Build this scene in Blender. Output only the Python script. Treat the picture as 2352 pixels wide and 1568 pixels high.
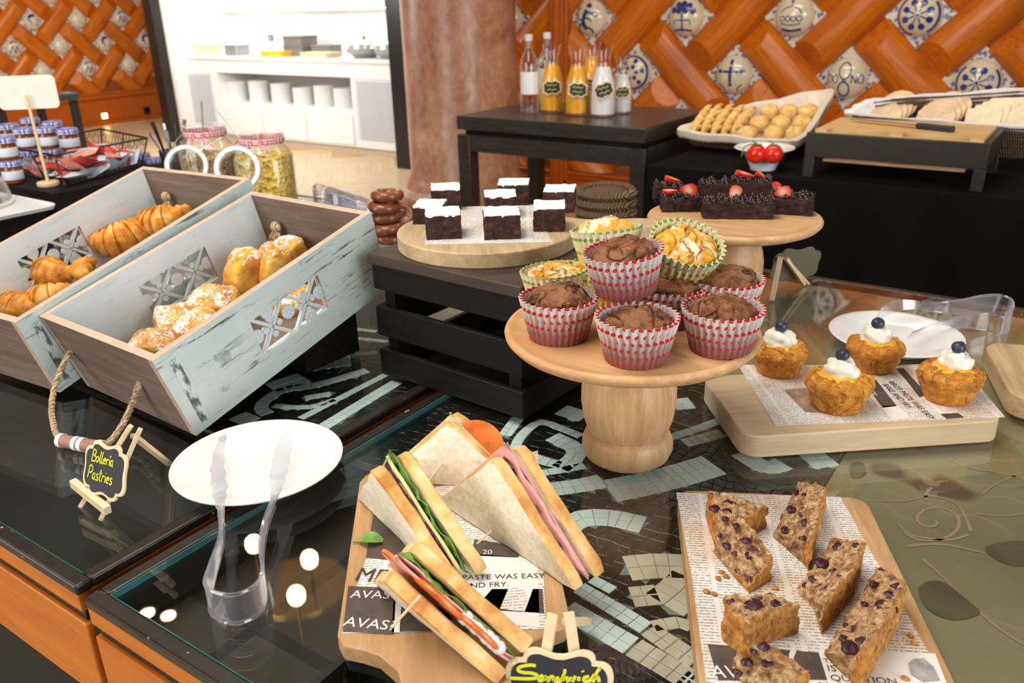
import bpy, bmesh, math, random
from mathutils import Vector, Matrix, noise, Euler
random.seed(7)
for o in list(bpy.data.objects): bpy.data.objects.remove(o)
SC = bpy.context.scene
COL = SC.collection
PI = math.pi
R = math.radians

# ------------------------------------------------------------------ camera
F_PX = 1930.0
PITCH, ROLL, YAW = R(22.2), R(-1.47), R(35.0)
CAM = Vector((0, 0, 1.45))
fw = Vector((-math.sin(YAW)*math.cos(PITCH), math.cos(YAW)*math.cos(PITCH), -math.sin(PITCH)))
r0 = Vector((math.cos(YAW), math.sin(YAW), 0)); u0 = r0.cross(fw)
rt = math.cos(ROLL)*r0 + math.sin(ROLL)*u0
up_ = rt.cross(fw)
cd = bpy.data.cameras.new('camera')
cam = bpy.data.objects.new('camera', cd); COL.objects.link(cam)
mw = Matrix((rt, up_, -fw)).transposed().to_4x4(); mw.translation = CAM
cam.matrix_world = mw
cd.sensor_width = 36.0
cd.lens = F_PX/2352*36
cd.clip_start = 0.01
cd.dof.use_dof = True
cd.dof.focus_distance = 0.92
cd.dof.aperture_fstop = 9.0
SC.camera = cam

# ------------------------------------------------------------------ world, lights, exposure
SC.view_settings.view_transform = 'Standard'
SC.view_settings.look = 'None'
SC.view_settings.gamma = 1.0
SC.view_settings.use_curve_mapping = False
SC.view_settings.exposure = 0.18
wd = bpy.data.worlds.new('world'); SC.world = wd; wd.use_nodes = True
bg = wd.node_tree.nodes['Background']
bg.inputs[0].default_value = (1.0, 0.97, 0.93, 1); bg.inputs[1].default_value = 0.24

def area(name, loc, target, sx, sy, power, color):
    l = bpy.data.lights.new(name, 'AREA'); l.shape = 'RECTANGLE'; l.size = sx; l.size_y = sy
    l.energy = power; l.color = color
    o = bpy.data.objects.new(name, l); COL.objects.link(o)
    o.location = loc
    o.rotation_euler = (Vector(target)-Vector(loc)).to_track_quat('-Z', 'Y').to_euler()
    return o
# tall daylight window on the right, added left fill, ceiling panels, added servery fill
area('side_light', (4.2, -0.2, 2.3), (-0.6, 0.9, 0.9), 3.2, 2.6, 165, (0.93, 0.97, 1.0))
area('side_light', (-2.6, -3.0, 2.4), (-0.7, 0.8, 0.9), 2.6, 2.4, 115, (1.0, 0.97, 0.92))  # fill light added behind the camera on the left
area('ceiling_panel', (-1.1, 0.4, 3.35), (-0.9, 0.7, 0.9), 2.2, 1.6, 80, (1.0, 0.93, 0.83))
area('hall_ceiling_panel', (-1.6, 3.6, 3.35), (-1.9, 4.6, 0.6), 2.6, 1.2, 62, (1.0, 0.86, 0.68))
area('hall_ceiling_panel', (-8.2, 4.6, 3.35), (-9.6, 5.4, 0.6), 3.0, 2.0, 80, (1.0, 0.86, 0.68))
area('servery_fill_panel', (-7.2, 4.6, 3.2), (-7.2, 6.4, 0.3), 3.2, 0.8, 50, (1.0, 0.98, 0.96))  # added in front of the cabinet to brighten its niche
area('servery_fill_washer', (-6.9, 3.4, 1.85), (-7.3, 6.3, 0.5), 1.6, 0.3, 60, (1.0, 0.98, 0.96))  # unseen washer added to light the stacked plates

# ------------------------------------------------------------------ pixel measuring (photo frame 2352 x 1568)
def ray(px, py): return fw*F_PX + rt*(px-1176) + up_*(784-py)
def hit(px, py, v, a):
    d = ray(px, py); return CAM + d*((v-CAM[a])/d[a])
def onz(px, py, z): return hit(px, py, z, 2)
def onY(px, py, y): return hit(px, py, y, 1)
def onX(px, py, x): return hit(px, py, x, 0)
def local_hit(M, px, py, val, a=2):
    Mi = M.inverted(); d = Mi.to_3x3() @ ray(px, py); c = Mi @ CAM
    return c + d*((val-c[a])/d[a])

# ------------------------------------------------------------------ objects
def tag(o, label=None, cat=None, group=None, kind=None):
    if label: o['label'] = label
    if cat: o['category'] = cat
    if group: o['group'] = group
    if kind: o['kind'] = kind
    return o
def empty(name, loc=(0, 0, 0), rz=0.0, M=None):
    o = bpy.data.objects.new(name, None); COL.objects.link(o)
    o.empty_display_size = .02
    if M is not None: o.matrix_world = M
    else: o.location = loc; o.rotation_euler = (0, 0, rz)
    return o
def thing(name, label, cat, loc=(0, 0, 0), rz=0.0, group=None, M=None):
    return tag(empty(name, loc, rz, M), label, cat, group)
def link(name, me, parent=None, loc=None, rot=None):
    o = bpy.data.objects.new(name, me); COL.objects.link(o)
    if parent is not None: o.parent = parent
    if loc is not None: o.location = loc
    if rot is not None: o.rotation_euler = rot
    return o
def copy_tree(o, parent=None):
    c = o.copy(); COL.objects.link(c); c.parent = parent
    for ch in o.children: copy_tree(ch, c)
    return c

class MB:
    def __init__(s): s.v = []; s.f = []; s.m = []; s.uv = None
    def add(s, vs, fs, mi=0):
        b = len(s.v); s.v += [tuple(v) for v in vs]
        s.f += [tuple(i+b for i in f) for f in fs]; s.m += [mi]*len(fs)
        return s
    def box(s, x0, x1, y0, y1, z0, z1, mi=0, M=None):
        vs = [Vector(p) for p in ((x0,y0,z0),(x1,y0,z0),(x1,y1,z0),(x0,y1,z0),(x0,y0,z1),(x1,y0,z1),(x1,y1,z1),(x0,y1,z1))]
        if M is not None: vs = [M @ v for v in vs]
        return s.add(vs, [(0,3,2,1),(4,5,6,7),(0,1,5,4),(1,2,6,5),(2,3,7,6),(3,0,4,7)], mi)
    def bar(s, a, b, w, h=None, mi=0, upv=(0, 0, 1)):
        a, b = Vector(a), Vector(b); h = h or w
        d = (b-a); L = d.length; d.normalize()
        x = d.cross(Vector(upv))
        if x.length < 1e-4: x = d.cross(Vector((1, 0, 0)))
        x.normalize(); z = x.cross(d)
        M = Matrix((x, d, z)).transposed().to_4x4(); M.translation = a
        return s.box(-w/2, w/2, 0, L, -h/2, h/2, mi, M)
    def tube(s, pts, r, n=8, mi=0, closed=False, caps=True):
        pts = [Vector(p) for p in pts]; k = len(pts)
        rs = r if isinstance(r, (list, tuple)) else [r]*k
        tans = []
        for i in range(k):
            if closed: t = pts[(i+1) % k]-pts[i-1]
            else: t = pts[min(i+1, k-1)]-pts[max(i-1, 0)]
            tans.append(t.normalized() if t.length > 1e-9 else Vector((0, 0, 1)))
        nrm = tans[0].cross(Vector((0, 0, 1)))
        if nrm.length < .05: nrm = tans[0].cross(Vector((1, 0, 0)))
        nrm.normalize(); vs = []
        for i in range(k):
            t = tans[i]; nrm = (nrm - t*nrm.dot(t)).normalized(); bn = t.cross(nrm)
            for j in range(n):
                a = 2*PI*j/n; vs.append(pts[i] + (nrm*math.cos(a)+bn*math.sin(a))*rs[i])
        fs = []
        for i in range(k if closed else k-1):
            for j in range(n):
                a, b = i*n+j, i*n+(j+1) % n; c, d = ((i+1) % k)*n+(j+1) % n, ((i+1) % k)*n+j
                fs.append((a, b, c, d))
        if not closed and caps:
            fs.append(tuple(reversed(range(n)))); fs.append(tuple(range((k-1)*n, k*n)))
        return s.add(vs, fs, mi)
    def lathe(s, prof, n=32, mi=0, c=(0, 0, 0), closed=False, sx=1.0, sy=1.0, M=None, fn=None):
        vs = []; cx, cy, cz = c
        for (r, z) in prof:
            for j in range(n):
                a = 2*PI*j/n
                rr = r if fn is None else fn(r, z, a)
                vs.append(Vector((cx+rr*math.cos(a)*sx, cy+rr*math.sin(a)*sy, cz+z)))
        if M is not None: vs = [M @ v for v in vs]
        fs = []; k = len(prof)
        for i in range(k if closed else k-1):
            i2 = (i+1) % k
            for j in range(n): fs.append((i*n+j, i*n+(j+1) % n, i2*n+(j+1) % n, i2*n+j))
        if not closed:
            if prof[0][0] > 1e-6: fs.append(tuple(reversed(range(n))))
            if prof[-1][0] > 1e-6: fs.append(tuple(range((k-1)*n, k*n)))
        return s.add(vs, fs, mi)
    def prism(s, poly, z0, z1, mi=0, M=None, mside=None):
        n = len(poly)
        vs = [Vector((p[0], p[1], z0)) for p in poly]+[Vector((p[0], p[1], z1)) for p in poly]
        if M is not None: vs = [M @ v for v in vs]
        s.add(vs, [tuple(reversed(range(n))), tuple(range(n, 2*n))], mi)
        b = len(s.v)-2*n
        for i in range(n):
            s.f.append((b+i, b+(i+1) % n, b+n+(i+1) % n, b+n+i)); s.m.append(mi if mside is None else mside)
        return s
    def sphere(s, c, r, n=12, m=8, mi=0, sc=(1, 1, 1), M=None):
        vs = []
        for i in range(m+1):
            t = PI*i/m
            for j in range(n):
                a = 2*PI*j/n
                v = Vector((c[0]+r*sc[0]*math.sin(t)*math.cos(a), c[1]+r*sc[1]*math.sin(t)*math.sin(a), c[2]-r*sc[2]*math.cos(t)))
                vs.append(M @ v if M is not None else v)
        fs = [(i*n+j, i*n+(j+1) % n, (i+1)*n+(j+1) % n, (i+1)*n+j) for i in range(m) for j in range(n)]
        return s.add(vs, fs, mi)
    def grid(s, fn, nu, nv, mi=0, closeu=False):
        vs = [fn(i/(nu if closeu else nu-1), j/(nv-1)) for j in range(nv) for i in range(nu)]
        fs = []
        for j in range(nv-1):
            for i in range(nu if closeu else nu-1):
                a, b = j*nu+i, j*nu+(i+1) % nu
                fs.append((a, b, b+nu, a+nu))
        return s.add(vs, fs, mi)
    def mesh(s, name, mats, smooth=35, clean=True):
        me = bpy.data.meshes.new(name)
        me.from_pydata([tuple(v) for v in s.v], [], s.f)
        for m in (mats if isinstance(mats, (list, tuple)) else [mats]): me.materials.append(m)
        me.polygons.foreach_set('material_index', s.m)
        if clean:
            bm = bmesh.new(); bm.from_mesh(me)
            bmesh.ops.remove_doubles(bm, verts=bm.verts, dist=1e-6)
            bmesh.ops.recalc_face_normals(bm, faces=bm.faces)
            bm.to_mesh(me); bm.free()
        if smooth:
            me.polygons.foreach_set('use_smooth', [True]*len(me.polygons))
            if smooth < 180: me.set_sharp_from_angle(angle=R(smooth))
        me.update()
        return me
    def build(s, name, mats, parent=None, smooth=35, bevel=0, loc=None, rot=None, clean=True, seg=2):
        o = link(name, s.mesh(name, mats, smooth, clean), parent, loc, rot)
        if bevel:
            b = o.modifiers.new('bevel', 'BEVEL'); b.width = bevel; b.segments = seg; b.limit_method = 'ANGLE'; b.angle_limit = R(40)
        return o

def rough_mesh(me, cuts=0, amp=.002, scale=60, seed=0, detail=3, keep=None):
    """Subdivide a mesh and push its points along the normals with fractal noise."""
    bm = bmesh.new(); bm.from_mesh(me)
    if cuts: bmesh.ops.subdivide_edges(bm, edges=bm.edges[:], cuts=cuts, use_grid_fill=True)
    bm.normal_update()
    off = Vector((seed*3.17, seed*1.31, seed*7.7))
    for v in bm.verts:
        k = noise.fractal((v.co*scale)+off, 1.0, 2.0, detail)
        if keep: k *= keep(v.co)
        v.co += v.normal*amp*k
    bm.to_mesh(me); bm.free(); me.update()
    return me

def rrect(w, h, r, n=6, cx=0, cy=0):
    pts = []
    for (sx, sy, a0) in ((1, 1, 0), (-1, 1, 90), (-1, -1, 180), (1, -1, 270)):
        for i in range(n+1):
            a = R(a0+90*i/n); pts.append((cx+sx*(w/2-r)+r*math.cos(a), cy+sy*(h/2-r)+r*math.sin(a)))
    return pts
def smooth_path(pts, n=6, closed=False):
    P = [Vector(p) for p in pts]; k = len(P); out = []
    for i in range(k if closed else k-1):
        if closed: p0, p1, p2, p3 = P[i-1], P[i], P[(i+1) % k], P[(i+2) % k]
        else: p0, p1, p2, p3 = P[max(i-1, 0)], P[i], P[i+1], P[min(i+2, k-1)]
        for j in range(n):
            t = j/n
            out.append(.5*((2*p1)+(p2-p0)*t+(2*p0-5*p1+4*p2-p3)*t*t+(3*p1-p0-3*p2+p3)*t*t*t))
    if not closed: out.append(P[-1])
    return out

# ------------------------------------------------------------------ materials
class N:
    """tiny node builder"""
    def __init__(s, name):
        s.m = bpy.data.materials.new(name); s.m.use_nodes = True
        s.t = s.m.node_tree; s.b = s.t.nodes['Principled BSDF']; s.out = s.t.nodes['Material Output']
    def n(s, typ, **kw):
        nd = s.t.nodes.new(typ)
        for k, v in kw.items(): setattr(nd, k, v)
        return nd
    def l(s, a, b): s.t.links.new(a, b)
    def set(s, sock, v):
        if hasattr(v, 'is_linked') or isinstance(v, bpy.types.NodeSocket): s.l(v, sock)
        else:
            if isinstance(v, (tuple, list)) and len(v) == 3 and sock.type == 'RGBA': v = (*v, 1)
            sock.default_value = v
    def coord(s, kind='Object', scale=(1, 1, 1), rot=(0, 0, 0), loc=(0, 0, 0), rnd=0):
        t = s.n('ShaderNodeTexCoord'); mp = s.n('ShaderNodeMapping')
        mp.inputs['Scale'].default_value = scale; mp.inputs['Rotation'].default_value = rot; mp.inputs['Location'].default_value = loc
        s.l(t.outputs[kind], mp.inputs['Vector'])
        if rnd:
            oi = s.n('ShaderNodeObjectInfo'); ml = s.n('ShaderNodeMath', operation='MULTIPLY'); ml.inputs[1].default_value = rnd
            s.l(oi.outputs['Random'], ml.inputs[0]); s.l(ml.outputs[0], mp.inputs['Location'])
        return mp.outputs['Vector']
    def noise(s, scale, detail=4, vec=None, rough=.55, dist=0):
        nd = s.n('ShaderNodeTexNoise'); nd.inputs['Scale'].default_value = scale; nd.inputs['Detail'].default_value = detail
        nd.inputs['Roughness'].default_value = rough; nd.inputs['Distortion'].default_value = dist
        if vec is not None: s.l(vec, nd.inputs['Vector'])
        return nd.outputs['Fac']
    def voro(s, scale, vec=None, feature='F1', out='Distance'):
        nd = s.n('ShaderNodeTexVoronoi', feature=feature); nd.inputs['Scale'].default_value = scale
        if vec is not None: s.l(vec, nd.inputs['Vector'])
        return nd.outputs[out]
    def ramp(s, fac, stops, interp='LINEAR'):
        nd = s.n('ShaderNodeValToRGB'); cr = nd.color_ramp; cr.interpolation = interp
        while len(cr.elements) < len(stops): cr.elements.new(.5)
        for e, (p, c) in zip(cr.elements, stops):
            e.position = p; e.color = (*c, 1) if len(c) == 3 else c
        s.l(fac, nd.inputs[0]); return nd.outputs[0]
    def mix(s, fac, a, b, blend='MIX'):
        nd = s.n('ShaderNodeMix', data_type='RGBA', blend_type=blend)
        s.set(nd.inputs[0], fac); s.set(nd.inputs[6], a); s.set(nd.inputs[7], b)
        return nd.outputs[2]
    def math(s, op, a, b=0.0, clamp=False):
        nd = s.n('ShaderNodeMath', operation=op); nd.use_clamp = clamp
        s.set(nd.inputs[0], a); s.set(nd.inputs[1], b); return nd.outputs[0]
    def bump(s, h, strength=.3, dist=.002):
        nd = s.n('ShaderNodeBump'); nd.inputs['Strength'].default_value = strength; nd.inputs['Distance'].default_value = dist
        s.l(h, nd.inputs['Height']); s.l(nd.outputs[0], s.b.inputs['Normal']); return s
    def base(s, c): s.set(s.b.inputs['Base Color'], c); return s
    def p(s, **kw):
        for k, v in kw.items(): s.set(s.b.inputs[k.replace('_', ' ')], v)
        return s
def plain(name, c, rough=.5, metal=0.0, vary=.06, scale=40, **kw):
    m = N(name)
    nz = m.noise(scale, 3, m.coord())
    hi = tuple(min(1, x*(1+vary)) for x in c); lo = tuple(x*(1-vary) for x in c)
    m.base(m.ramp(nz, [(.3, lo), (.7, hi)])).p(Roughness=rough, Metallic=metal, **kw)
    return m.m
def wood(name, c1, c2, axis='X', scale=8, stretch=14, rough=.5, rnd=3.0, bump=.15, dark=None, coat=0.0, spec=.4):
    m = N(name)
    sc = {'X': (1, stretch, stretch), 'Y': (stretch, 1, stretch), 'Z': (stretch, stretch, 1)}[axis]
    v = m.coord(scale=sc, rnd=rnd)
    a = m.noise(scale, 5, v, .6, .4); b = m.noise(scale*5, 3, v, .6)
    f = m.math('ADD', m.math('MULTIPLY', a, .75), m.math('MULTIPLY', b, .25))
    col = m.ramp(f, [(.32, c1), (.68, c2)])
    if dark:
        k = m.noise(scale*.35, 2, m.coord(scale=tuple(x*.35+.65 for x in (1, 1, 1)), rnd=rnd), .5)
        col = m.mix(m.ramp(k, [(.55, (0, 0, 0)), (.75, (1, 1, 1))]), col, dark)
    m.base(col).p(Roughness=rough, Specular_IOR_Level=spec)
    if coat: m.p(Coat_Weight=coat, Coat_Roughness=.15)
    m.bump(f, bump, .001)
    return m.m
def clear(name, tint=(1, 1, 1), gloss=(1, 1, 1), ior=1.45, edge=None, edge_mix=0.0, rough=.0, boost=1.0):
    """architectural glass: fresnel mix of a tinted see-through and a mirror coat"""
    m = N(name); t = m.t
    tr = m.n('ShaderNodeBsdfTransparent'); tr.inputs[0].default_value = (*tint, 1)
    gl = m.n('ShaderNodeBsdfGlossy'); gl.inputs[0].default_value = (*gloss, 1); gl.inputs['Roughness'].default_value = rough
    fr = m.n('ShaderNodeFresnel'); ge = m.n('ShaderNodeNewGeometry')
    m.l(m.math('ADD', m.math('MULTIPLY', ge.outputs['Backfacing'], 1/ior-ior), ior), fr.inputs[0])     # both faces reflect alike, no total reflection inside
    fac = m.math('MULTIPLY', fr.outputs[0], boost, True)
    mx = m.n('ShaderNodeMixShader'); m.l(fac, mx.inputs[0]); m.l(tr.outputs[0], mx.inputs[1]); m.l(gl.outputs[0], mx.inputs[2])
    sh = mx.outputs[0]
    if edge:
        lw = m.n('ShaderNodeLayerWeight'); lw.inputs[0].default_value = .35
        df = m.n('ShaderNodeBsdfTranslucent'); df.inputs[0].default_value = (*edge, 1)
        d2 = m.n('ShaderNodeBsdfDiffuse'); d2.inputs[0].default_value = (*edge, 1)
        ad = m.n('ShaderNodeMixShader'); m.l(df.outputs[0], ad.inputs[1]); m.l(d2.outputs[0], ad.inputs[2])
        m2 = m.n('ShaderNodeMixShader')
        m.l(m.math('MULTIPLY', lw.outputs['Facing'], edge_mix, True), m2.inputs[0]); m.l(sh, m2.inputs[1]); m.l(ad.outputs[0], m2.inputs[2]); sh = m2.outputs[0]
    m.l(sh, m.out.inputs['Surface'])
    return m.m
def glow(name, c, strength):
    m = N(name); m.base(c).p(Emission_Color=c, Emission_Strength=strength); return m.m

M = {}
M['beam'] = wood('varnished_pine', (.42, .080, .002), (.70, .195, .008), 'X', 5, 10, .35, 5.0, .1, (.26, .04, .002), .12)
M['trimwood'] = wood('varnished_trim', (.34, .06, .003), (.56, .135, .007), 'X', 5, 10, .35, 5.0, .1)
M['trimwoodz'] = wood('varnished_trim_upright', (.34, .06, .003), (.56, .135, .007), 'Z', 5, 10, .35, 5.0, .1)
M['backboard'] = wood('wall_board', (.20, .05, .006), (.34, .09, .01), 'X', 5, 8, .5)
M['orange'] = wood('orange_veneer', (.44, .11, .006), (.60, .18, .011), 'X', 6, 8, .4, 2.0, .05)
M['edge'] = wood('dark_edge_wood', (.012, .008, .006), (.045, .028, .018), 'X', 10, 8, .42)
M['beech'] = wood('beech', (.50, .26, .105), (.76, .48, .25), 'X', 7, 9, .5, 4.0, .1, (.56, .27, .10))
M['beechz'] = wood('turned_beech', (.48, .26, .11), (.76, .50, .28), 'Z', 7, 9, .42, 4.0, .1, (.60, .30, .12))
M['oak'] = wood('oak_board', (.36, .19, .075), (.66, .41, .20), 'Y', 7, 9, .5, 4.0, .12, (.42, .24, .11))
M['oakpale'] = wood('pale_oak_board', (.40, .27, .14), (.68, .50, .30), 'Y', 7, 9, .5, 4.0, .12, (.52, .36, .20))
M['black'] = wood('black_stained_wood', (.005, .004, .0035), (.014, .010, .009), 'X', 9, 10, .55, 4.0, .15, spec=.16)
M['stick'] = plain('stick_wood', (.80, .62, .38), .6, 0, .1, 60)
M['cloth_black'] = plain('black_cloth', (.0045, .004, .004), .95, Specular_IOR_Level=.1)
M['white'] = plain('white_china', (.88, .88, .87), .12, 0, .01)
M['lacquer'] = plain('white_lacquer', (.80, .80, .80), .35, 0, .01)
M['metal'] = plain('steel', (.62, .62, .62), .25, 1.0)
M['brass'] = plain('brass', (.85, .50, .12), .25, 1.0)
M['wire'] = plain('dark_wire', (.05, .03, .025), .4, .6)
M['chalk'] = plain('chalkboard', (.022, .02, .028), .6)
M['green_ink'] = plain('yellow_green_ink', (.62, .62, .02), .6)
M['glass'] = clear('clear_glass', (.99, .99, .99), ior=1.45)
M['table_glass'] = clear('table_glass', (.95, .985, .98), ior=1.5)
M['glass_edge'] = plain('glass_edge_green', (.05, .20, .20), .1)
M['plastic'] = clear('clear_plastic', (.94, .94, .96), ior=1.5, edge=(.8, .78, .86), edge_mix=.35, rough=.06, boost=1.6)
M['jarglass'] = clear('jar_glass', (.985, .99, .99), ior=1.45, edge=(.85, .86, .86), edge_mix=.15)

# ------------------------------------------------------------------ printed lettering, made once as flat meshes
def text_mesh(body):
    c = bpy.data.curves.new('lettering', 'FONT'); c.body = body; c.size = 1.0; c.resolution_u = 3
    o = bpy.data.objects.new('lettering', c); COL.objects.link(o)
    dg = bpy.context.evaluated_depsgraph_get(); dg.update()
    me = bpy.data.meshes.new_from_object(o.evaluated_get(dg)); me.name = 'lettering'
    bpy.data.objects.remove(o); bpy.data.curves.remove(c)
    return me
TXT = {t: text_mesh(t) for t in ('ME', 'AVAS', 'AVAS?', 'PASTE WAS EASY', 'AND FRY.', '20', 'THAT', 'IS THE', 'QUESTION', 'AV', '?', 'SUBURBS', 'BROT PASTE WAS EASY', 'BAKE AND FRY.')}
def put_text(parent, txt, p0, p1, z, mat, tall=1.0, hgt=None):
    """lettering from pixel p0 (baseline start) to p1 (baseline end) on the level z"""
    me = TXT[txt].copy(); a, b = onz(*p0, z), onz(*p1, z)
    xs = [v.co.x for v in me.vertices]; x0, x1 = min(xs), max(xs)
    s = (b-a).length/(x1-x0); ang = math.atan2(b.y-a.y, b.x-a.x)
    me.transform(Matrix.Translation(a) @ Matrix.Rotation(ang, 4, 'Z') @ Matrix.Diagonal((s, s*tall, 1, 1)) @ Matrix.Translation((-x0, 0, 0)))
    me.materials.clear(); me.materials.append(mat)
    o = link('lettering', me, parent)
    if parent is not None: o.matrix_local = parent.matrix_world.inverted() @ Matrix.Identity(4)
    return o

# ------------------------------------------------------------------ room shell
YW = 5.856       # face of the woven wooden wall on the right
XL = -11.15      # face of the woven wooden wall far left
YC = 6.256       # front of the white servery cabinet
ZT = 0.93        # glass top of the buffet tables
def struct(o): o['kind'] = 'structure'; return o

M['parquet'] = wood('parquet', (.62, .44, .25), (.80, .63, .42), 'X', 4, 8, .32, 6.0, .05)
M['subfloor'] = plain('parquet_far', (.58, .40, .22), .4, 0, .15, 6)
M['ceil'] = plain('ceiling_paint', (.07, .06, .05), .8, 0, .1, 2)
fl = struct(MB().box(-13, 4, -4, 8.5, -.05, 0).build('floor', M['subfloor'], smooth=0))
pl = MB().box(-.30, .30, -.059, .059, 0, .006).mesh('plank', M['parquet'], 0)
c45 = math.cos(PI/4)
# herringbone in diagonal coordinates: horizontal planks step (+w,+w) per row, columns repeat every (L+w) ... classic 5:1 layout
Lp, Wp = .60, .12
def herring(x0, x1, y0, y1):
    n = 0
    for a in range(-60, 60):
        for b in range(-14, 14):
            ox = a*Wp + b*Lp*1.0; oy = a*Wp - b*Lp*1.0
            for (cx, cy, rz) in ((ox+Lp/2, oy+Wp/2, 0.0), (ox+Wp/2, oy+Wp+Lp/2, PI/2)):
                wx = (cx*c45 - cy*c45)+(x0+x1)/2; wy = (cx*c45 + cy*c45)+(y0+y1)/2
                if x0 < wx < x1 and y0 < wy < y1:
                    link('plank', pl, fl, (wx, wy, .0), (0, 0, rz+PI/4)); n += 1
    return n
herring(-8.5, -4.0, 3.9, 6.2)
herring(-11.0, -8.52, 4.6, 6.9)
struct(MB().box(-13, 4, -4, 8.5, 3.42, 3.5).build('ceiling', M['ceil'], smooth=0))

# ---- woven beam walls
def beam_mesh(L, w, h, name='beam'):
    mb = MB(); ts = [-1, -.92, -.72, -.45, -.15, .15, .45, .72, .92, 1]
    prof = [(t*w/2, h*(1-abs(t)**2.6)**.62) for t in ts]
    n = len(prof); vs = []
    for s in (-1, 1):
        for (y, z) in prof: vs.append((s*(L/2-(z/h)*w*.42), y, z))
    fs = [(i, i+1, n+i+1, n+i) for i in range(n-1)]+[tuple(range(n-1, -1, -1)), tuple(range(n, 2*n))]
    return mb.add(vs, fs).mesh(name, M['beam'], 28)
M['dome'] = N('cream_ceramic'); _d = M['dome']
_d.base(_d.ramp(_d.noise(9, 3, _d.coord()), [(.3, (.62, .52, .36)), (.7, (.80, .70, .52))])).p(Roughness=.12, Coat_Weight=.4); M['dome'] = _d.m
M['blue'] = plain('cobalt_glaze', (.03, .045, .20), .15, 0, .3, 30)
_t = N('painted_tile')
_v = _t.coord(rnd=2.0)
_k = _t.math('LESS_THAN', _t.voro(34, _v), .42)
_t.base(_t.mix(_t.math('MULTIPLY', _k, .85), (.66, .62, .54), (.05, .07, .25))).p(Roughness=.2); M['tile'] = _t.m

def dome_pt(x, y, rd, hd, off=.0012):
    q = min(.985, x*x+y*y)
    return Vector((x*rd, y*rd, hd*math.sqrt(1-q)+off+.012))
def dome_strokes(strokes, rd, hd):
    mb = MB()
    for s in strokes:
        if s[0] == 'disc':
            _, cx, cy, r = s
            ring = [(0, 0)]+[(q*r*math.cos(2*PI*k/10), q*r*math.sin(2*PI*k/10)) for q in (.5, 1) for k in range(10)]
            vs = [dome_pt(cx+a, cy+b, rd, hd) for a, b in ring]
            fs = [(0, 1+k, 1+(k+1) % 10) for k in range(10)]+[(1+k, 11+k, 11+(k+1) % 10, 1+(k+1) % 10) for k in range(10)]
            mb.add(vs, fs); continue
        w, pts = s
        P = smooth_path([(x, y, 0) for x, y in pts], 4) if len(pts) > 2 else [Vector((*pts[0], 0)).lerp(Vector((*pts[1], 0)), k/4) for k in range(5)]
        vs = []
        for i, q in enumerate(P):
            t = (P[min(i+1, len(P)-1)]-P[max(i-1, 0)]).normalized(); nn = Vector((-t.y, t.x, 0))
            for e in (-1, 0, 1): a = q+nn*e*w/2; vs.append(dome_pt(a.x, a.y, rd, hd))
        fs = []
        for i in range(len(P)-1):
            for e in (0, 1): fs.append((i*3+e, i*3+e+1, i*3+e+4, i*3+e+3))
        mb.add(vs, fs)
    return mb
def arc(cx, cy, r, a0, a1, n=9, ry=None):
    ry = ry or r
    return [(cx+r*math.cos(R(a0+(a1-a0)*i/n)), cy+ry*math.sin(R(a0+(a1-a0)*i/n))) for i in range(n+1)]
EMB = {}
fl_ = []
for k in range(8):
    a = PI*2*k/8+.39; c_, s_ = math.cos(a), math.sin(a)
    fl_ += [(.06, [(.12*c_, .12*s_), (.45*c_, .45*s_)]), ('disc', .56*c_, .56*s_, .15)]
fl_ += [(.09, arc(0, 0, .88, -60, 40)), (.09, arc(0, 0, .88, 130, 260)), ('disc', 0, 0, .08)]
EMB['flower'] = fl_
EMB['rosette'] = [('disc', .33*math.cos(k*PI/3+ .2)*q, .33*math.sin(k*PI/3+.2)*q, .13) for k in range(6) for q in (1, 2)]+[(.1, arc(0, 0, .87, 0, 360, 24))]
EMB['crown'] = [(.05, arc(0, -.05, .55, 20, 160, 10, .5)), (.05, [(0, .45), (0, .85)]), (.05, [(-.1, .68), (.1, .68)]), (.12, [(-.5, -.62), (0, -.7), (.5, -.62)]),
    (.05, [(-.5, -.35), (0, -.42), (.5, -.35)])]+[(.045, arc(x, -.12, .12, 0, 360, 10)) for x in (-.42, -.14, .14, .42)]
EMB['cross'] = [(.17, [(0, .7), (0, -.55)]), (.13, [(-.6, .2), (.6, .2)]), (.26, [(-.08, .68), (.08, .68)]), (.2, [(-.62, .12), (-.62, .3)]), (.2, [(.62, .12), (.62, .3)]),
    (.06, [(-.62, -.45), (-.4, -.6), (-.35, -.8)]), (.06, [(.62, -.45), (.4, -.6), (.35, -.8)])]
EMB['eight'] = [(.06, arc(0, .38, .27, 0, 360, 18, .38)), (.08, arc(0, -.48, .26, 0, 360, 18, .34)), (.05, [(-.1, -.04), (.1, -.16)]), (.05, [(.1, -.04), (-.1, -.16)]),
    (.04, [(-.82, .2), (-.82, -.2)]), (.04, [(-.82, .2), (-.62, .12), (-.62, -.12), (-.82, -.2)]), (.04, arc(-.43, 0, .12, 0, 360, 14, .2)),
    (.05, [(.34, -.2), (.34, .2)]), (.05, [(.34, .2), (.56, -.2)]), (.05, [(.56, -.2), (.56, .2)]), (.05, arc(.74, 0, .11, 0, 360, 14, .2))]
EMB['lion'] = [(.26, [(.0, .45), (-.12, .15), (-.2, -.25), (-.02, -.6)]), (.2, [(-.05, .6), (.1, .72), (.2, .55)]), (.1, [(-.1, .2), (.2, .3), (.42, .15)]), (.1, [(-.15, 0), (.15, -.02), (.3, -.2)]),
    (.12, [(-.2, -.3), (-.5, -.4), (-.6, -.7)]), (.12, [(0, -.5), (.25, -.6), (.3, -.82)]), (.08, [(-.2, -.1), (-.6, 0), (-.65, .4), (-.45, .55)]), (.05, arc(.5, .2, .12, 30, 330))]
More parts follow.
